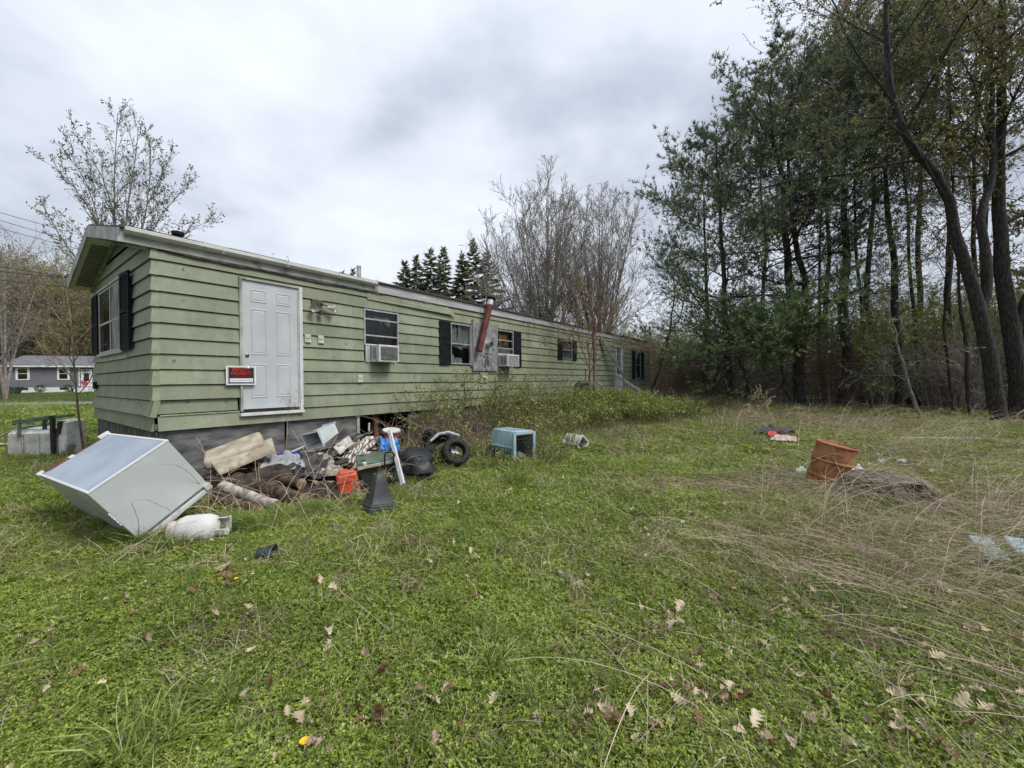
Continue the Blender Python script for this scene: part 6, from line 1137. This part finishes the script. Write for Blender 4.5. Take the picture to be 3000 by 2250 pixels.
for i, (uu, vv, h, n, nl, lab) in enumerate(((1620, 1362, .42, 16, 420, 'small green bramble right of the pet carrier'), (1520, 1395, .30, 10, 260, 'small green bramble in front of the pet carrier door'), (1448, 1380, .34, 12, 300, 'small green bramble before the side of the pet carrier'), (1235, 1392, .28, 22, 700, 'small green bramble in front of the black bag'), (1160, 1420, .22, 14, 420, 'small leafy plants at the foot of the white plank'), (1320, 1370, .26, 16, 380, 'small green bramble before the nearest tyre'), (1060, 1490, .16, 12, 260, 'weeds growing between the fuel can and the grey base'), (1660, 1330, .45, 14, 420, 'small green bramble left of the white box'), (1200, 1385, .36, 20, 520, 'small green bramble before the black tub'), (1265, 1378, .34, 18, 460, 'small green bramble between the tub and the tyres'), (1575, 1350, .5, 18, 420, 'small green bramble behind the right side of the pet carrier'), (1400, 1350, .45, 18, 420, 'small green bramble between the tyres and the pet carrier'))):
    q = gp(uu, vv); bramble(q, h, .22, 340+i, n, nl, lab, None, .034)
# dry goldenrod stalks standing by the door and drum
drym = mat('dry_stalk', (.34, .26, .17), (.55, .45, .32), .9, 6); dryd = mat('dry_stalk_dark', (.13, .10, .07), (.24, .19, .13), .9, 6)
def stalk(pts, r, label, seed, plume=True, group='dry weed stalks', mt=None, pl_size=.08, cat='weed'):
    P = np.asarray(pts); b = P[0].copy(); o = thing('dry_stalk', label, cat, b, group=group); g = G(seed); P = resample(P-b, 10); P[1:] += g.normal(0, .006, (9, 3)); R = np.linspace(r, r*.4, 10)[None]; a = Acc(); a.tubes(P[None], R, 4)
    if plume:
        P2, R2 = grow(P[None], R, 16, pl_size, 50, -.3, .4, 5, t0=.82, rr=.5, g=g); a.tubes(P2, np.maximum(R2, .0012), 3); p, t = sample(P2, 150, g, .1, 1, .008); a.quads(leaves(p, .022, g))
    a.build('stem', mt or drym, o); return o
stalk([at(838, 1330, 6.2), at(842, 1240, 6.2), at(845, 1190, 6.1), at(850, 1168, 6.0)], .006, 'dry weed with a brown drooping plume against the front door', 401, pl_size=.28)
stalk([gp(2300, 1400), at(2290, 1280, 6.), at(2262, 1220, 6.2), at(2240, 1175, 6.4), at(2228, 1150, 6.5)], .005, 'tall dry goldenrod stalk left of the drum', 402, pl_size=.12)
stalk([gp(2290, 1390), at(2270, 1280, 6.), at(2230, 1225, 6.1), at(2195, 1200, 6.2)], .005, 'dry plumed grass stalk bending left, left of the drum', 403, pl_size=.12)
for i, (u0, v0, u1, v1, l) in enumerate(((1070, 1480, 1130, 1390, 'dry weed with a pale flower head before the grey base'), (1045, 1490, 1046, 1420, 'pale dry flower stalk between the fuel can and base'), (300, 1530, 240, 1410, 'dry plume lying over the refrigerator'), (2665, 1560, 2682, 1380, 'single pale stem standing right of the stump'), (2330, 1240, 2342, 1195, 'dry weed at the edge of the far brush'))):
    p = gp(u0, v0); q = at(u1, v1, p[1]+.1); stalk([p, (p*.6+q*.4)+[0.02, 0, .03], q], .004, l, 410+i, i != 3, pl_size=.3, group='dry weed stalks')
for i, (u0, v0, v1, l) in enumerate(((1938, 1600, 1290, 'tall thin dark weed stem standing in the open lawn'), (1925, 1575, 1330, 'second thin dark weed stem in the open lawn'), (1950, 1560, 1400, 'short thin dark weed stem in the open lawn'), (2232, 1800, 1560, 'thin dark weed stem at the edge of the dry patch'), (2350, 1880, 1650, 'dark weed stem standing in the dry patch'))):
    p = gp(u0, v0); q = at(u0-12, v1, p[1]); stalk([p, (p+q)/2+[.01, 0, 0], q], .0028, l, 440+i, False, 'thin dark weed stems in the lawn', dryd)
# bent dry canes arching over the refrigerator and the pile
g = G(420); a = Acc(); PP = []
for (u0, v0, Y0, u1, v1, Y1, bow) in ((640, 1480, 4.4, 390, 1400, 3.4, .25), (410, 1580, 3.7, 378, 1478, 3.4, .02), (520, 1520, 3.8, 378, 1478, 3.4, .08), (700, 1540, 4.1, 420, 1560, 3.5, .25), (330, 1650, 3.2, 620, 1510, 3.9, .1), (560, 1480, 4.2, 650, 1620, 3.7, .1), (900, 1560, 4.2, 650, 1420, 4.6, .15), (880, 1500, 4.6, 1000, 1250, 5.2, .05), (800, 1560, 4.2, 960, 1350, 5.4, .08), (880, 1450, 4.7, 1010, 1500, 4.4, .12), (640, 1440, 4.6, 780, 1520, 4.4, .12), (740, 1270, 5.9, 760, 1420, 5.1, .1), (700, 1480, 4.4, 560, 1300, 5.2, .08), (600, 1330, 5.6, 540, 1240, 6.0, .05), (820, 1470, 4.6, 930, 1330, 5.4, .1), (460, 1620, 3.5, 640, 1540, 3.9, .06), (920, 1400, 5.2, 840, 1250, 6.0, .1), (960, 1500, 4.5, 1150, 1430, 4.9, .1), (545, 1610, 3.6, 640, 1560, 3.8, .08)):
    A_, B_2 = at(u0, v0, Y0), at(u1, v1, Y1); t = np.linspace(0, 1, 12)[:, None]; PP.append(A_*(1-t)+B_2*t+np.array([0, 0, 1.])*bow*np.sin(np.pi*t)+np.cumsum(g.normal(0, .008, (12, 3)), 0))
for i in range(90):
    u0 = g.uniform(470, 1230); v0 = np.interp(u0, [470, 700, 1000, 1230], [1590, 1530, 1500, 1400])+g.uniform(-120, 30); p = gp(u0, min(max(v0, 1380), 1640)); an = g.uniform(0, 6.28); L = g.uniform(.3, .9); q = p+[math.cos(an)*L, math.sin(an)*L, g.uniform(.0, .5)]; t = np.linspace(0, 1, 12)[:, None]; PP.append(p*(1-t)+q*t+np.array([0, 0, 1.])*g.uniform(0, .25)*np.sin(np.pi*t)+np.cumsum(g.normal(0, .008, (12, 3)), 0))
PP = np.stack(PP); a.tubes(PP, np.linspace(.0034, .0014, 12)[None]*np.ones((len(PP), 1)), 4); tag(a.build('dead_canes', drym), 'tangle of pale dead canes arching over the junk pile', 'dead canes', kind='stuff')
# ------------------------------------------------ ground cover
cl_m = leafmat('clover', (.085, .13, .018), (.34, .42, .06), .6, .35, .04, .5, c3=(.46, .52, .13)); gr_m = leafmat('grass_blades', (.09, .15, .025), (.34, .43, .085), .6, .35, .05, .5, c3=(.50, .50, .22))
st_m = leafmat('straw', (.36, .29, .18), (.66, .56, .40), 2.0, .2, .04, .5); st_d = leafmat('straw_brown', (.15, .105, .07), (.30, .22, .15), 2., .2, .03, .5)
lf_m = leafmat('dry_leaves', (.20, .11, .05), (.66, .55, .38), 3.0, .25, .04, 1.4)
def blades(n, R, h, w_, g, lean=.5, seg=2):
    a = g.uniform(0, 6.28, n); r = R*np.sqrt(g.random(n)); b = np.stack([np.cos(a)*r, np.sin(a)*r, 0*r-.01], 1); d = g.normal(0, lean, (n, 3)); d[:, 2] = 1; d = nrm(d); L = h*g.uniform(.5, 1.2, (n, 1)); s = nrm(np.cross(d, g.normal(0, 1, (n, 3))))*w_/2
    mid = b+d*L*.55; tip = b+d*L+np.c_[d[:, :2]*L*.5, -L*.18*np.ones((n, 1))]
    return np.stack([b-s, b+s, mid+s*.9, mid-s*.9], 1), np.stack([mid-s*.9, mid+s*.9, tip], 1)
def P_obj(name, mt, fn, seed):
    g = G(seed); a = Acc(); fn(a, g); return a.build(name, mt)
def clover(a, g, n=185, R=.13, s=.0132, hm=.045):
    an = g.uniform(0, 6.28, n); r = R*np.sqrt(g.random(n)); z = hm*g.uniform(.1, 1, n)*(1-.4*(r/R)**2); c = np.stack([np.cos(an)*r, np.sin(an)*r, z], 1); nr = nrm(g.normal(0, .42, (n, 3))+[0, 0, 1]); d = nrm(np.cross(nr, g.normal(0, 1, (n, 3)))); e = np.cross(nr, d); sz = s*g.uniform(.6, 1.3, (n, 1)); V = []
    for k in range(3):
        t = k*2.094; dd = d*math.cos(t)+e*math.sin(t); ee = np.cross(nr, dd); V.append(np.stack([c, c+dd*sz*.55+ee*sz*.36+nr*sz*.08, c+dd*sz+nr*sz*.0, c+dd*sz*.55-ee*sz*.36+nr*sz*.08], 1))
    a.quads(np.concatenate(V))
clv = [P_obj('p_clover_%d' % i, cl_m, lambda a, g: clover(a, g), 500+i) for i in range(4)]
def gmix(a, g):
    q, t = blades(55, .12, .085, .0045, g, .45); a.quads(q); a.tris(t)
grs = [P_obj('p_grass_%d' % i, gr_m, gmix, 510+i) for i in range(3)]
def tall(a, g):
    q, t = blades(80, .07, .22, .005, g, .4); a.quads(q); a.tris(t)
tal = [P_obj('p_tall_%d' % i, gr_m, tall, 520+i) for i in range(2)]
def wide(a, g):
    q, t = blades(9, .03, .13, .022, g, .8); a.quads(q); a.tris(t)
wid = [P_obj('p_wide_%d' % i, cl_m, wide, 530+i) for i in range(2)]
def strw(a, g):
    q, t = blades(26, .14, .14, .003, g, 1.5); a.quads(q); a.tris(t)
stw = [P_obj('p_straw_%d' % i, m_, strw, 540+i) for i, m_ in enumerate((st_m, st_d, st_d, st_m))]
def ring(ymin, ymax, per, g, xr=1.5, x0=2.5):
    A = 0; pts = []; area = (xr*(ymax+ymin)+2*x0)*(ymax-ymin); n = int(area*per); y = g.uniform(ymin, ymax, n*3); wd = np.maximum(xr*y+x0, .1); y = y[g.random(n*3) < wd/wd.max()][:n]; n = len(y); x = g.uniform(-1, 1, n)*(xr*y+x0); return x, y
def ok(x, y):
    t, s = tloc(x, y); ins = (t > -.05) & (t < TL+.05) & (s > -.0) & (s < TW); l, d = rloc(x, y); return ~ins & ~((d > -1.3) & (d < 7.4))
def emit(name, objs, bands, prob, seed, label, sc=(.8, 1.25), zoff=0., tilt=.12, cat='ground cover'):
    g = G(seed); X = []; Y = []; Sx = []
    for (y0, y1, per, s_) in bands: x, y = ring(y0, y1, per, g); X.append(x); Y.append(y); Sx.append(np.full(len(x), s_))
    x = np.concatenate(X); y = np.concatenate(Y); s_ = np.concatenate(Sx); k = ok(x, y) & (g.random(len(x)) < prob(x, y)); x, y, s_ = x[k], y[k], s_[k]; n = len(x)
    z = gh(x, y)+zoff; rot = np.stack([g.normal(0, tilt, n), g.normal(0, tilt, n), g.uniform(0, 6.28, n)], 1); co_ = proto_coll('c_'+name, objs)
    print(name, n); return scatter(name, co_, np.stack([x, y, z], 1), rot, s_*g.uniform(*sc, n), g.integers(0, len(objs), n), label, cat)
patch = lambda x, y, f, s: vn(x*f, y*f, s)
emit('clover_lawn', clv, [(-1, 2.2, 120, 1), (2.2, 4.5, 130, 1), (4.5, 8, 70, 1.35), (8, 14, 20, 2.2), (14, 32, 5, 4.0)], lambda x, y: (1.02-.6*straw(x, y))*(.8+.5*patch(x, y, 1.3, 21))*(1-.65*S((patch(x, y, 1.7, 41)*.6+patch(x, y, 4., 42)*.4-.62)/.08)), 600, 'low clover and weeds carpeting the yard')
emit('lawn_grass', grs, [(-1, 2.2, 85, 1), (2.2, 4.5, 95, 1), (4.5, 9, 55, 1.4), (9, 16, 18, 2.0), (16, 34, 6, 3.2)], lambda x, y: (1-.55*straw(x, y))*(.35+1.1*patch(x, y, .9, 22)), 601, 'short green grass growing through the clover')
emit('grass_tufts', tal, [(-1, 9, 7, .6), (9, 34, 1.0, 1.0), (16, 24, 1.6, 1.6)], lambda x, y: S((patch(x, y, .7, 23)-.55)/.2)+.55*(x < -3)*(y > 5), 602, 'taller tufts of green grass')
emit('broad_weeds', wid, [(-1, 4.5, 14, .75), (4.5, 9, 6, 1.1)], lambda x, y: patch(x, y, 1.1, 24)*.9, 603, 'broad-leaved weeds in the lawn')
emit('dry_thatch', stw, [(-1, 3.2, 100, .9), (3.2, 7, 85, 1.1), (7, 15, 22, 1.7), (15, 30, 10, 2.6)], lambda x, y: .09+1.1*straw(x, y)+.5*S((patch(x, y, 1.7, 41)*.6+patch(x, y, 4., 42)*.4-.60)/.08), 604, 'short dry thatch among the green growth', tilt=.35)
# taller growth round the foot of the dumped things
g = G(606); X = []
for ln in ([(250, 1500), (330, 1555), (400, 1595), (470, 1610), (560, 1605), (640, 1560), (800, 1530), (1000, 1500), (1080, 1500), (1160, 1480), (1200, 1420), (1260, 1395), (1340, 1368), (1420, 1372), (1570, 1372), (1680, 1335)], [(2335, 1432), (2400, 1445), (2470, 1450), (2600, 1492), (2780, 1470)], [(20, 1350), (210, 1352)], [(440, 1560), (520, 1500), (620, 1480)], [(2840, 1640), (2960, 1680)]):
    for (a0, b0), (a1, b1) in zip(ln[:-1], ln[1:]):
        m_ = int(math.hypot(a1-a0, b1-b0)/3.2); t_ = g.random(m_)
        for q in t_: p = gp(a0+(a1-a0)*q+g.normal(0, 9), b0+(b1-b0)*q+g.normal(0, 7)); X.append(p)
X = np.array(X); n = len(X); ed = [P_obj('p_edge_%d' % i, (gr_m, gr_m, st_m, st_d)[i], (tall, tall, strw, strw)[i], 560+i) for i in range(4)]
scatter('edge_growth', proto_coll('c_edge', ed), X, np.stack([g.normal(0, .2, n), g.normal(0, .2, n), g.uniform(0, 6.28, n)], 1), g.uniform(.45, 1.1, n), g.integers(0, 4, n), 'taller grass and dry stems growing round the dumped things', 'grass')
# roadside and far grass
def farg(a, g):
    q, t = blades(70, .5, .30, .03, g, .5); a.quads(q); a.tris(t)
fg = [P_obj('p_far_%d' % i, leafmat('far_grass', (.13, .20, .035), (.22, .31, .06), .3, .35, .03, .4), farg, 550+i) for i in range(2)]
g = G(605); x = g.uniform(-75, -4, 6500); y = g.uniform(10, 58, 6500); l, d = rloc(x, y); hx_, hy_ = (x+64.8)*.922+(y-52)*.387, -(x+64.8)*.387+(y-52)*.922
k = ok(x, y) & ~((hy_ > -.6) & (hx_ > -3)) & (x < -.45*y-2); x, y, d = x[k], y[k], d[k]
scatter('roadside_grass', proto_coll('c_roadside', fg), np.stack([x, y, gh(x, y)], 1), np.stack([0*x, 0*x, g.uniform(0, 6.28, len(x))], 1), np.where(d > 7, .35, .9)*g.uniform(.7, 1.2, len(x)), g.integers(0, 2, len(x)), 'green grass on both sides of the road', 'grass')
# long fallen straw stalks
g = G(610); n = 9000; x = g.uniform(-5, 12, n*6); y = g.uniform(.9, 16, n*6); w_ = straw(x, y)**1.6+.022; k = np.where(g.random(n*6) < w_*1.0)[0]; k = k[ok(x[k], y[k])][:n]; x, y = x[k], y[k]
dirb = np.radians(-68)+g.normal(0, .38, len(x)); dirb = np.where(g.random(len(x)) < .15, g.uniform(0, 6.28, len(x)), dirb); L = g.uniform(.25, .9, len(x))*np.where(g.random(len(x)) < .12, 1.7, 1); t = np.linspace(-.5, .5, 7)
bend = g.normal(0, .07, len(x)); dx, dy = np.cos(dirb), np.sin(dirb); Xs = x[:, None]+dx[:, None]*L[:, None]*t-dy[:, None]*(bend*L)[:, None]*(t*t*4); Ys = y[:, None]+dy[:, None]*L[:, None]*t+dx[:, None]*(bend*L)[:, None]*(t*t*4)
Zs = gh(Xs, Ys)+.24*np.exp(-(np.hypot((Xs-stp[0])/.42, (Ys-stp[1])/.40))**6)+.035+g.uniform(0, .09, len(x))[:, None]+(g.uniform(0, .10, len(x))[:, None])*(1-4*t*t)+g.normal(0, .06, len(x))[:, None]*t*2*L[:, None]; P = np.stack([Xs, Ys, Zs], -1)
h_ = g.random(len(x)) < .38
for nm, kk, mm_ in (('fallen_straw', h_, st_m), ('brown_stems', ~h_, st_d)):
    a = Acc(); a.tubes(P[kk], np.maximum(.0010, .0017*g.uniform(.5, 1.2, kk.sum()))[:, None]*np.linspace(1.1, .5, 7)[None], 3); tag(a.build(nm, mm_), 'long fallen dry stalks matted over the grass' if nm == 'fallen_straw' else 'thin brown stems tangled in the dry patch', 'dry grass', kind='stuff')
# upright thin stems in the dry patch and brush stems
g = G(611); n = 3600; x = g.uniform(-2, 11, n*6); y = g.uniform(1.2, 24, n*6); k = np.where(g.random(n*6) < (straw(x, y)-.25)*.9)[0]; k = k[ok(x[k], y[k])][:n]; x, y = x[k], y[k]; n = len(x); b = np.stack([x, y, gh(x, y)], 1); H = g.uniform(.12, .42, n)*(1+.9*S((y-12)/8)); t = np.linspace(0, 1, 6)[None, :, None]
d = g.normal(0, .28, (n, 3)); d[:, 2] = 1; P = b[:, None]+d[:, None]*H[:, None, None]*t+np.cumsum(g.normal(0, .008, (n, 6, 3)), 1); a = Acc(); R = np.where(y < 8, .0013, .0035)[:, None]*np.linspace(1, .5, 6)[None]
a.tubes(P, R, 3); P2, R2 = grow(P[y < 12], R[y < 12], 5, .35, 45, .2, .4, 4, t0=.35, rr=.7, g=g); a.tubes(P2, np.maximum(R2, .0007), 3); tag(a.build('upright_stems', st_d), 'thin upright brown stems standing in the dry growth', 'dry stems', kind='stuff')
g = G(613); cx = np.array([[3.2, 3.6], [4.4, 3.4], [5.6, 4.6], [3.0, 4.2], [6.2, 5.6], [5.6, 6.9], [2.6, 2.6], [5.2, 3.0], [7.5, 7.5], [6.5, 9.3], [8.2, 9.6], [5.5, 10.2], [9.2, 8.4]]); ci_ = g.integers(0, len(cx), 620); q = cx[ci_]+g.normal(0, .30, (620, 2)); b = np.c_[q, gh(q[:, 0], q[:, 1])]; H = g.uniform(.25, .85, 620)*(1+.25*(q[:, 1] > 7)); an = np.radians(-40)+g.normal(0, .9, 620); ln = H*g.uniform(.3, 1.6, 620); t = np.linspace(0, 1, 8)[None, :, None]
P = b[:, None]+np.stack([np.cos(an)*ln, np.sin(an)*ln, 0*an], 1)[:, None]*t**1.5+np.array([0, 0, 1.])*H[:, None, None]*(1.35*t-.55*t**2.5)+np.cumsum(g.normal(0, .006, (620, 8, 3)), 1); a = Acc(); R = .0024*g.uniform(.6, 1.2, 620)[:, None]*np.linspace(1, .4, 8)[None]; a.tubes(P, R, 3); P2, R2 = grow(P, R, 4, .22, 35, -.1, .3, 4, t0=.55, rr=.6, g=g); a.tubes(P2, np.maximum(R2, .0007), 3)
tag(a.build('leaning_stalks', st_m), 'clumps of leaning straw-coloured stalks round the drum and the dry patch', 'dry stalks', kind='stuff')
# tangled brown brush between the home and the lawn, tan stems
g = G(612); n = 2600; tt = g.uniform(1.6, 16, n); ss = -np.abs(g.normal(.1, .75, n))-.1; q = OT+tt[:, None]*D1+ss[:, None]*D2; b = np.c_[q, gh(q[:, 0], q[:, 1])]; H = g.uniform(.25, .85, n)*(1+.55*(ss > -.9)*(g.random(n) < .5)); t = np.linspace(0, 1, 8)[None, :, None]; an = g.uniform(0, 6.28, n); d = np.stack([np.cos(an)*.7, np.sin(an)*.7, 0*an], 1)
k = tt > 3.2+0*tt; b, H, d, n = b[k], H[k], d[k], int(k.sum()); P = b[:, None]+d[:, None]*H[:, None, None]*t**1.4+np.array([0, 0, 1.])*H[:, None, None]*(1.5*t-.75*t*t)+np.cumsum(g.normal(0, .01, (n, 8, 3)), 1); a = Acc(); a.tubes(P, np.linspace(.0035, .002, 8)[None]*np.ones((n, 1)), 3)
tag(a.build('dead_brush', mat('dead_brush_stem', (.20, .145, .105), (.40, .31, .22), .9, 3)), 'tangle of dead brown stems in front of the skirting', 'dead brush', kind='stuff')
# named tufts and flowers
def tuft(uu, vv, s_, label):
    p = gp(uu, vv); g = G(int(uu)); a = Acc(); q, t = blades(130, .10*s_, .24*s_, .006*s_, g, .55); a.quads(q); a.tris(t); o = a.build('grass_clump', gr_m); o.location = V3(p); tag(o, label, 'grass clump')
tuft(2225, 1560, 1.15, 'dense green grass clump in the lawn below the drum'); tuft(640, 2080, .9, 'long green grass clump near the bottom, left of the dandelion'); tuft(420, 2200, 1.1, 'long green grass clump at the bottom left'); tuft(1515, 1420, 1.6, 'dark green grass clump in front of the pet carrier'); tuft(760, 1560, .9, 'green grass clump between the logs and the flower pot'); tuft(1440, 1960, .8, 'spiky green weed near the bottom centre'); tuft(690, 1530, .8, 'dark green grass clump by the low end of the logs')
dy = mat('dandelion_yellow', (.75, .52, .01), (.85, .65, .02), .7, 30); gstem = mat('flower_stem', (.10, .17, .04), (.14, .22, .06), .7)
for i, (uu, vv, s_) in enumerate(((890, 2208, 1.0), (515, 1620, .9), (795, 1584, .9), (645, 1716, .8), (690, 1715, .8), (2150, 1745, .8), (2497, 1506, .9), (2210, 1460, 1.1), (2230, 1462, 1.1), (2180, 1464, 1.1), (2120, 1410, 1.2), (1756, 1450, 1.))):
    p = gp(uu, vv); r = .021*s_; f_ = thing('dandelion', 'yellow dandelion flower dotted about the lawn' if i else 'yellow dandelion flower nearest the camera at the bottom of the lawn', 'flower', p, group='dandelions in the lawn' if i else None)
    m = MB(); m.tube([(0, 0, 0), (.004, 0, .05)], .0018, 5); m.build('stem', gstem, f_)
    a = Acc(); g = G(700+i); n = 60; an = np.arange(n)*2.4; rr = r*np.sqrt((np.arange(n)+1)/n); c = np.array([.004, 0, .052]); d = np.stack([np.cos(an), np.sin(an), .35+.4*(1-rr/r)], 1); e = np.stack([-np.sin(an), np.cos(an), 0*an], 1)*.0028; b = c+d*[1, 1, .3]*rr[:, None]*.3; tp = c+d*rr[:, None]*[1, 1, .35]; a.quads(np.stack([b-e*.5, b+e*.5, tp+e, tp-e], 1)); a.build('petals', dy, f_)
# dry oak leaves: the nearest ones are things of their own
def oak(seed, L=.11):
    g = G(seed); lob = [(0, .02), (.10, .05), (.17, .22), (.24, .10), (.33, .30), (.42, .12), (.52, .36), (.62, .14), (.72, .30), (.80, .12), (.90, .16), (1., .0)]
    cv = g.normal(0, 1, 3); V = []; 
    def z(x, y): return .3*cv[0]*(x-.5)**2*2+(1.0+1.6*abs(cv[1]))*y*y*1.5+.5*cv[2]*x*y+.05*math.sin(9*x+8*y)+.06*math.sin(23*x-14*y)
    for x, y in lob: y2 = y*g.uniform(.8, 1.2); V += [(x*L, 0, z(x, 0)*L), (x*L, y2*L, z(x, y2)*L), (x*L, -y*g.uniform(.8, 1.2)*L, z(x, -y)*L)]
    F_ = []
    for i in range(len(lob)-1): a = i*3; F_ += [[a, a+3, a+4, a+1], [a, a+2, a+5, a+3]]
    return npmesh('dry_leaf', V, [np.array(F_)], True)
ok_m = [oak(800+i) for i in range(7)]
for me in ok_m: me.materials.append(lf_m)
g = G(810); cl = [(975, 1730, 60), (1540, 1640, 90), (1380, 1690, 60), (1960, 1850, 60), (1950, 2080, 80), (2150, 2060, 70), (1720, 2120, 160), (2300, 2180, 260), (2600, 2120, 200), (2450, 1960, 140), (2800, 1960, 140), (1100, 2120, 70), (1300, 2050, 60), (680, 1690, 50), (770, 1560, 50), (2600, 1900, 200), (2850, 2100, 180), (880, 2200, 90), (1900, 1480, 120), (2050, 1960, 80), (1620, 1430, 120), (1350, 1560, 130)]
pts = [(745, 1930), (790, 2035), (960, 1865), (945, 1980), (1060, 1925), (975, 1895), (520, 1700), (640, 1820), (125, 2055), (1110, 2010), (940, 2105), (1000, 2060), (800, 2230), (845, 2140), (1240, 2050)]
while len(pts) < 250:
    c = cl[g.integers(len(cl))] if g.random() < .72 else (g.uniform(300, 2950), g.uniform(1500, 2230), 60); q = (c[0]+g.normal(0, c[2]*.55), c[1]+g.normal(0, c[2]*.32))
    if 1400 < q[1] < 2245 and 60 < q[0] < 2980 and not (q[0] < 1180 and q[1] < 1600): pts.append(q)
for i, (uu, vv) in enumerate(pts):
    p = gp(uu, vv); o = link('dry_leaf', ok_m[i % 7], None, None, (p[0], p[1], p[2]+g.uniform(.035, .06)), (g.normal(0, .55), g.normal(0, .55), g.uniform(0, 6.28))); s_ = g.uniform(.30, .72)*(1+.05*p[1]); o.scale = (s_,)*3
    tag(o, 'dry tan oak leaf lying on the lawn', 'leaf', 'dry oak leaves on the lawn')
g = G(811); x = g.uniform(-5, 12, 9000); y = g.uniform(1.2, 14, 9000); k = ok(x, y) & (g.random(9000) < .22+.55*straw(x, y)+.5*S((patch(x, y, 1.1, 28)-.6)/.1)*(y > 2.5)); x, y = x[k], y[k]; n = len(x)
lo_ = [link('p_leaf', m_.copy()) for m_ in ok_m[:4]]
scatter('leaf_litter', proto_coll('c_leaf', lo_), np.stack([x, y, gh(x, y)+.045], 1), np.stack([g.normal(0, .6, n), g.normal(0, .6, n), g.uniform(0, 6.28, n)], 1), g.uniform(.35, .75, n)*np.where(y > 6, 1.1, .8), g.integers(0, 4, n), 'small pale leaf litter scattered through the grass', 'leaf litter')
# ------------------------------------------------ far woods
def far_tree(seed, h, lm, nl, bk, ls=.30):
    g = G(seed); pl = up_fan(np.zeros(3), 4, h*.8, h*.2, seed, .16); P, R = poly_levels(pl, 10); a = Acc(); a.tubes(P, R, 4); P1, R1 = grow(P, R, 9, .38, 38, .35, .25, 6, t0=.2, rr=.4, g=g); a.tubes(P1, np.maximum(R1, .02), 3); P2, R2 = grow(P1, R1, 7, .42, 38, .25, .3, 4, t0=.15, rr=.5, g=g); a.tubes(P2, np.maximum(R2, .014), 3)
    P3, R3 = grow(P2, R2, 4, .5, 38, .2, .3, 3, t0=.2, rr=.6, g=g); a.tubes(P3, np.maximum(R3, .010), 3)
    o = a.build('p_far_wood', bk); b = Acc(); p, t = sample(P3, nl, g, .1, 1, .12); b.quads(leaves(p, ls, g, t, .4)); 
    me = b.build('x', lm); n0 = len(o.data.materials); o.data.materials.append(lm)
    # join leaves into the prototype
    import bmesh
    bm = bmesh.new(); bm.from_mesh(o.data); k0 = len(bm.faces); bm.from_mesh(me.data); bm.faces.ensure_lookup_table()
    for f_ in bm.faces[k0:]: f_.material_index = 1
    bm.to_mesh(o.data); bm.free(); bpy.data.objects.remove(me); return o
bk_far = mat('far_bark', (.16, .135, .11), (.25, .215, .18), .95, 2)
fr_r = leafmat('far_rust', (.20, .125, .05), (.33, .24, .10), .1, .3, .02); fr_o = leafmat('far_olive', (.19, .18, .06), (.32, .31, .11), .1, .3, .02); fr_g = leafmat('far_green', (.13, .18, .05), (.25, .31, .09), .1, .3, .02)
fts = [far_tree(900, 15, fr_r, 2600, bk_far), far_tree(901, 16, fr_o, 3000, bk_far), far_tree(902, 13, fr_o, 2600, bk_far), far_tree(903, 14, fr_g, 3600, bk_far)]
g = G(905); n = 620; an = g.uniform(0, 2*np.pi, n); rd = g.uniform(82, 135, n); x = np.sin(an)*rd; y = 10+np.cos(an)*rd
x2 = g.uniform(-110, -38, 150); y2 = g.uniform(64, 92, 150); x = np.r_[x, x2]; y = np.r_[y, y2]; k = ~((np.hypot(x, y) < 62)); x, y = x[k], y[k]; n = len(x)
scatter('far_wood', proto_coll('c_far', fts), np.stack([x, y, gh(x, y)-.3], 1), np.stack([0*x, 0*x, g.uniform(0, 6.28, n)], 1), g.uniform(.75, 1.25, n)*np.where((x < -30) & (y > 30), 1.12, .8), g.integers(0, 4, n), 'distant spring wood on the slopes round the yard', 'woodland')
# named trees at the wood edge behind the ranch house
def ftree(p, h, seed, lm, label, nl=1500):
    return decid('edge_tree', label, up_fan(np.array(p), 4, h*.85, h*.22, seed, .2), seed, [dict(n=10, ratio=.36, ang=36, up=.35, wob=.25, NP=7, t0=.2, rr=.45), dict(n=7, ratio=.42, ang=38, up=.25, wob=.3, NP=5, t0=.15, rr=.5), dict(n=4, ratio=.45, ang=38, up=.2, wob=.3, NP=3, t0=.2, rr=.6)], twigg, lm, nl, .22, 'edge trees behind the ranch house', sides=(5, 3, 3, 3), minr=.014)
for i, (uu, Y, h, lm, lab) in enumerate(((15, 40, 17, bud_red, 'tall twiggy tree at the left edge above the ranch house'), (60, 66, 17, bud_olive, 'olive tree behind the left end of the ranch house'), (120, 68, 15, bud_rust, 'rusty-brown tree behind the middle of the ranch house'), (180, 66, 14, bud_olive, 'olive-brown tree behind the right half of the ranch house'), (240, 64, 12, bud_green, 'yellow-green tree seen beside the home corner'))):
    p = at(uu, 1100, Y); p[2] = float(gh(p[0], p[1])); ftree(p, h, 950+i, lm, lab, 1200 if i else 500)
print('faces', sum(len(o.data.polygons) for o in bpy.data.objects if o.type == 'MESH'))
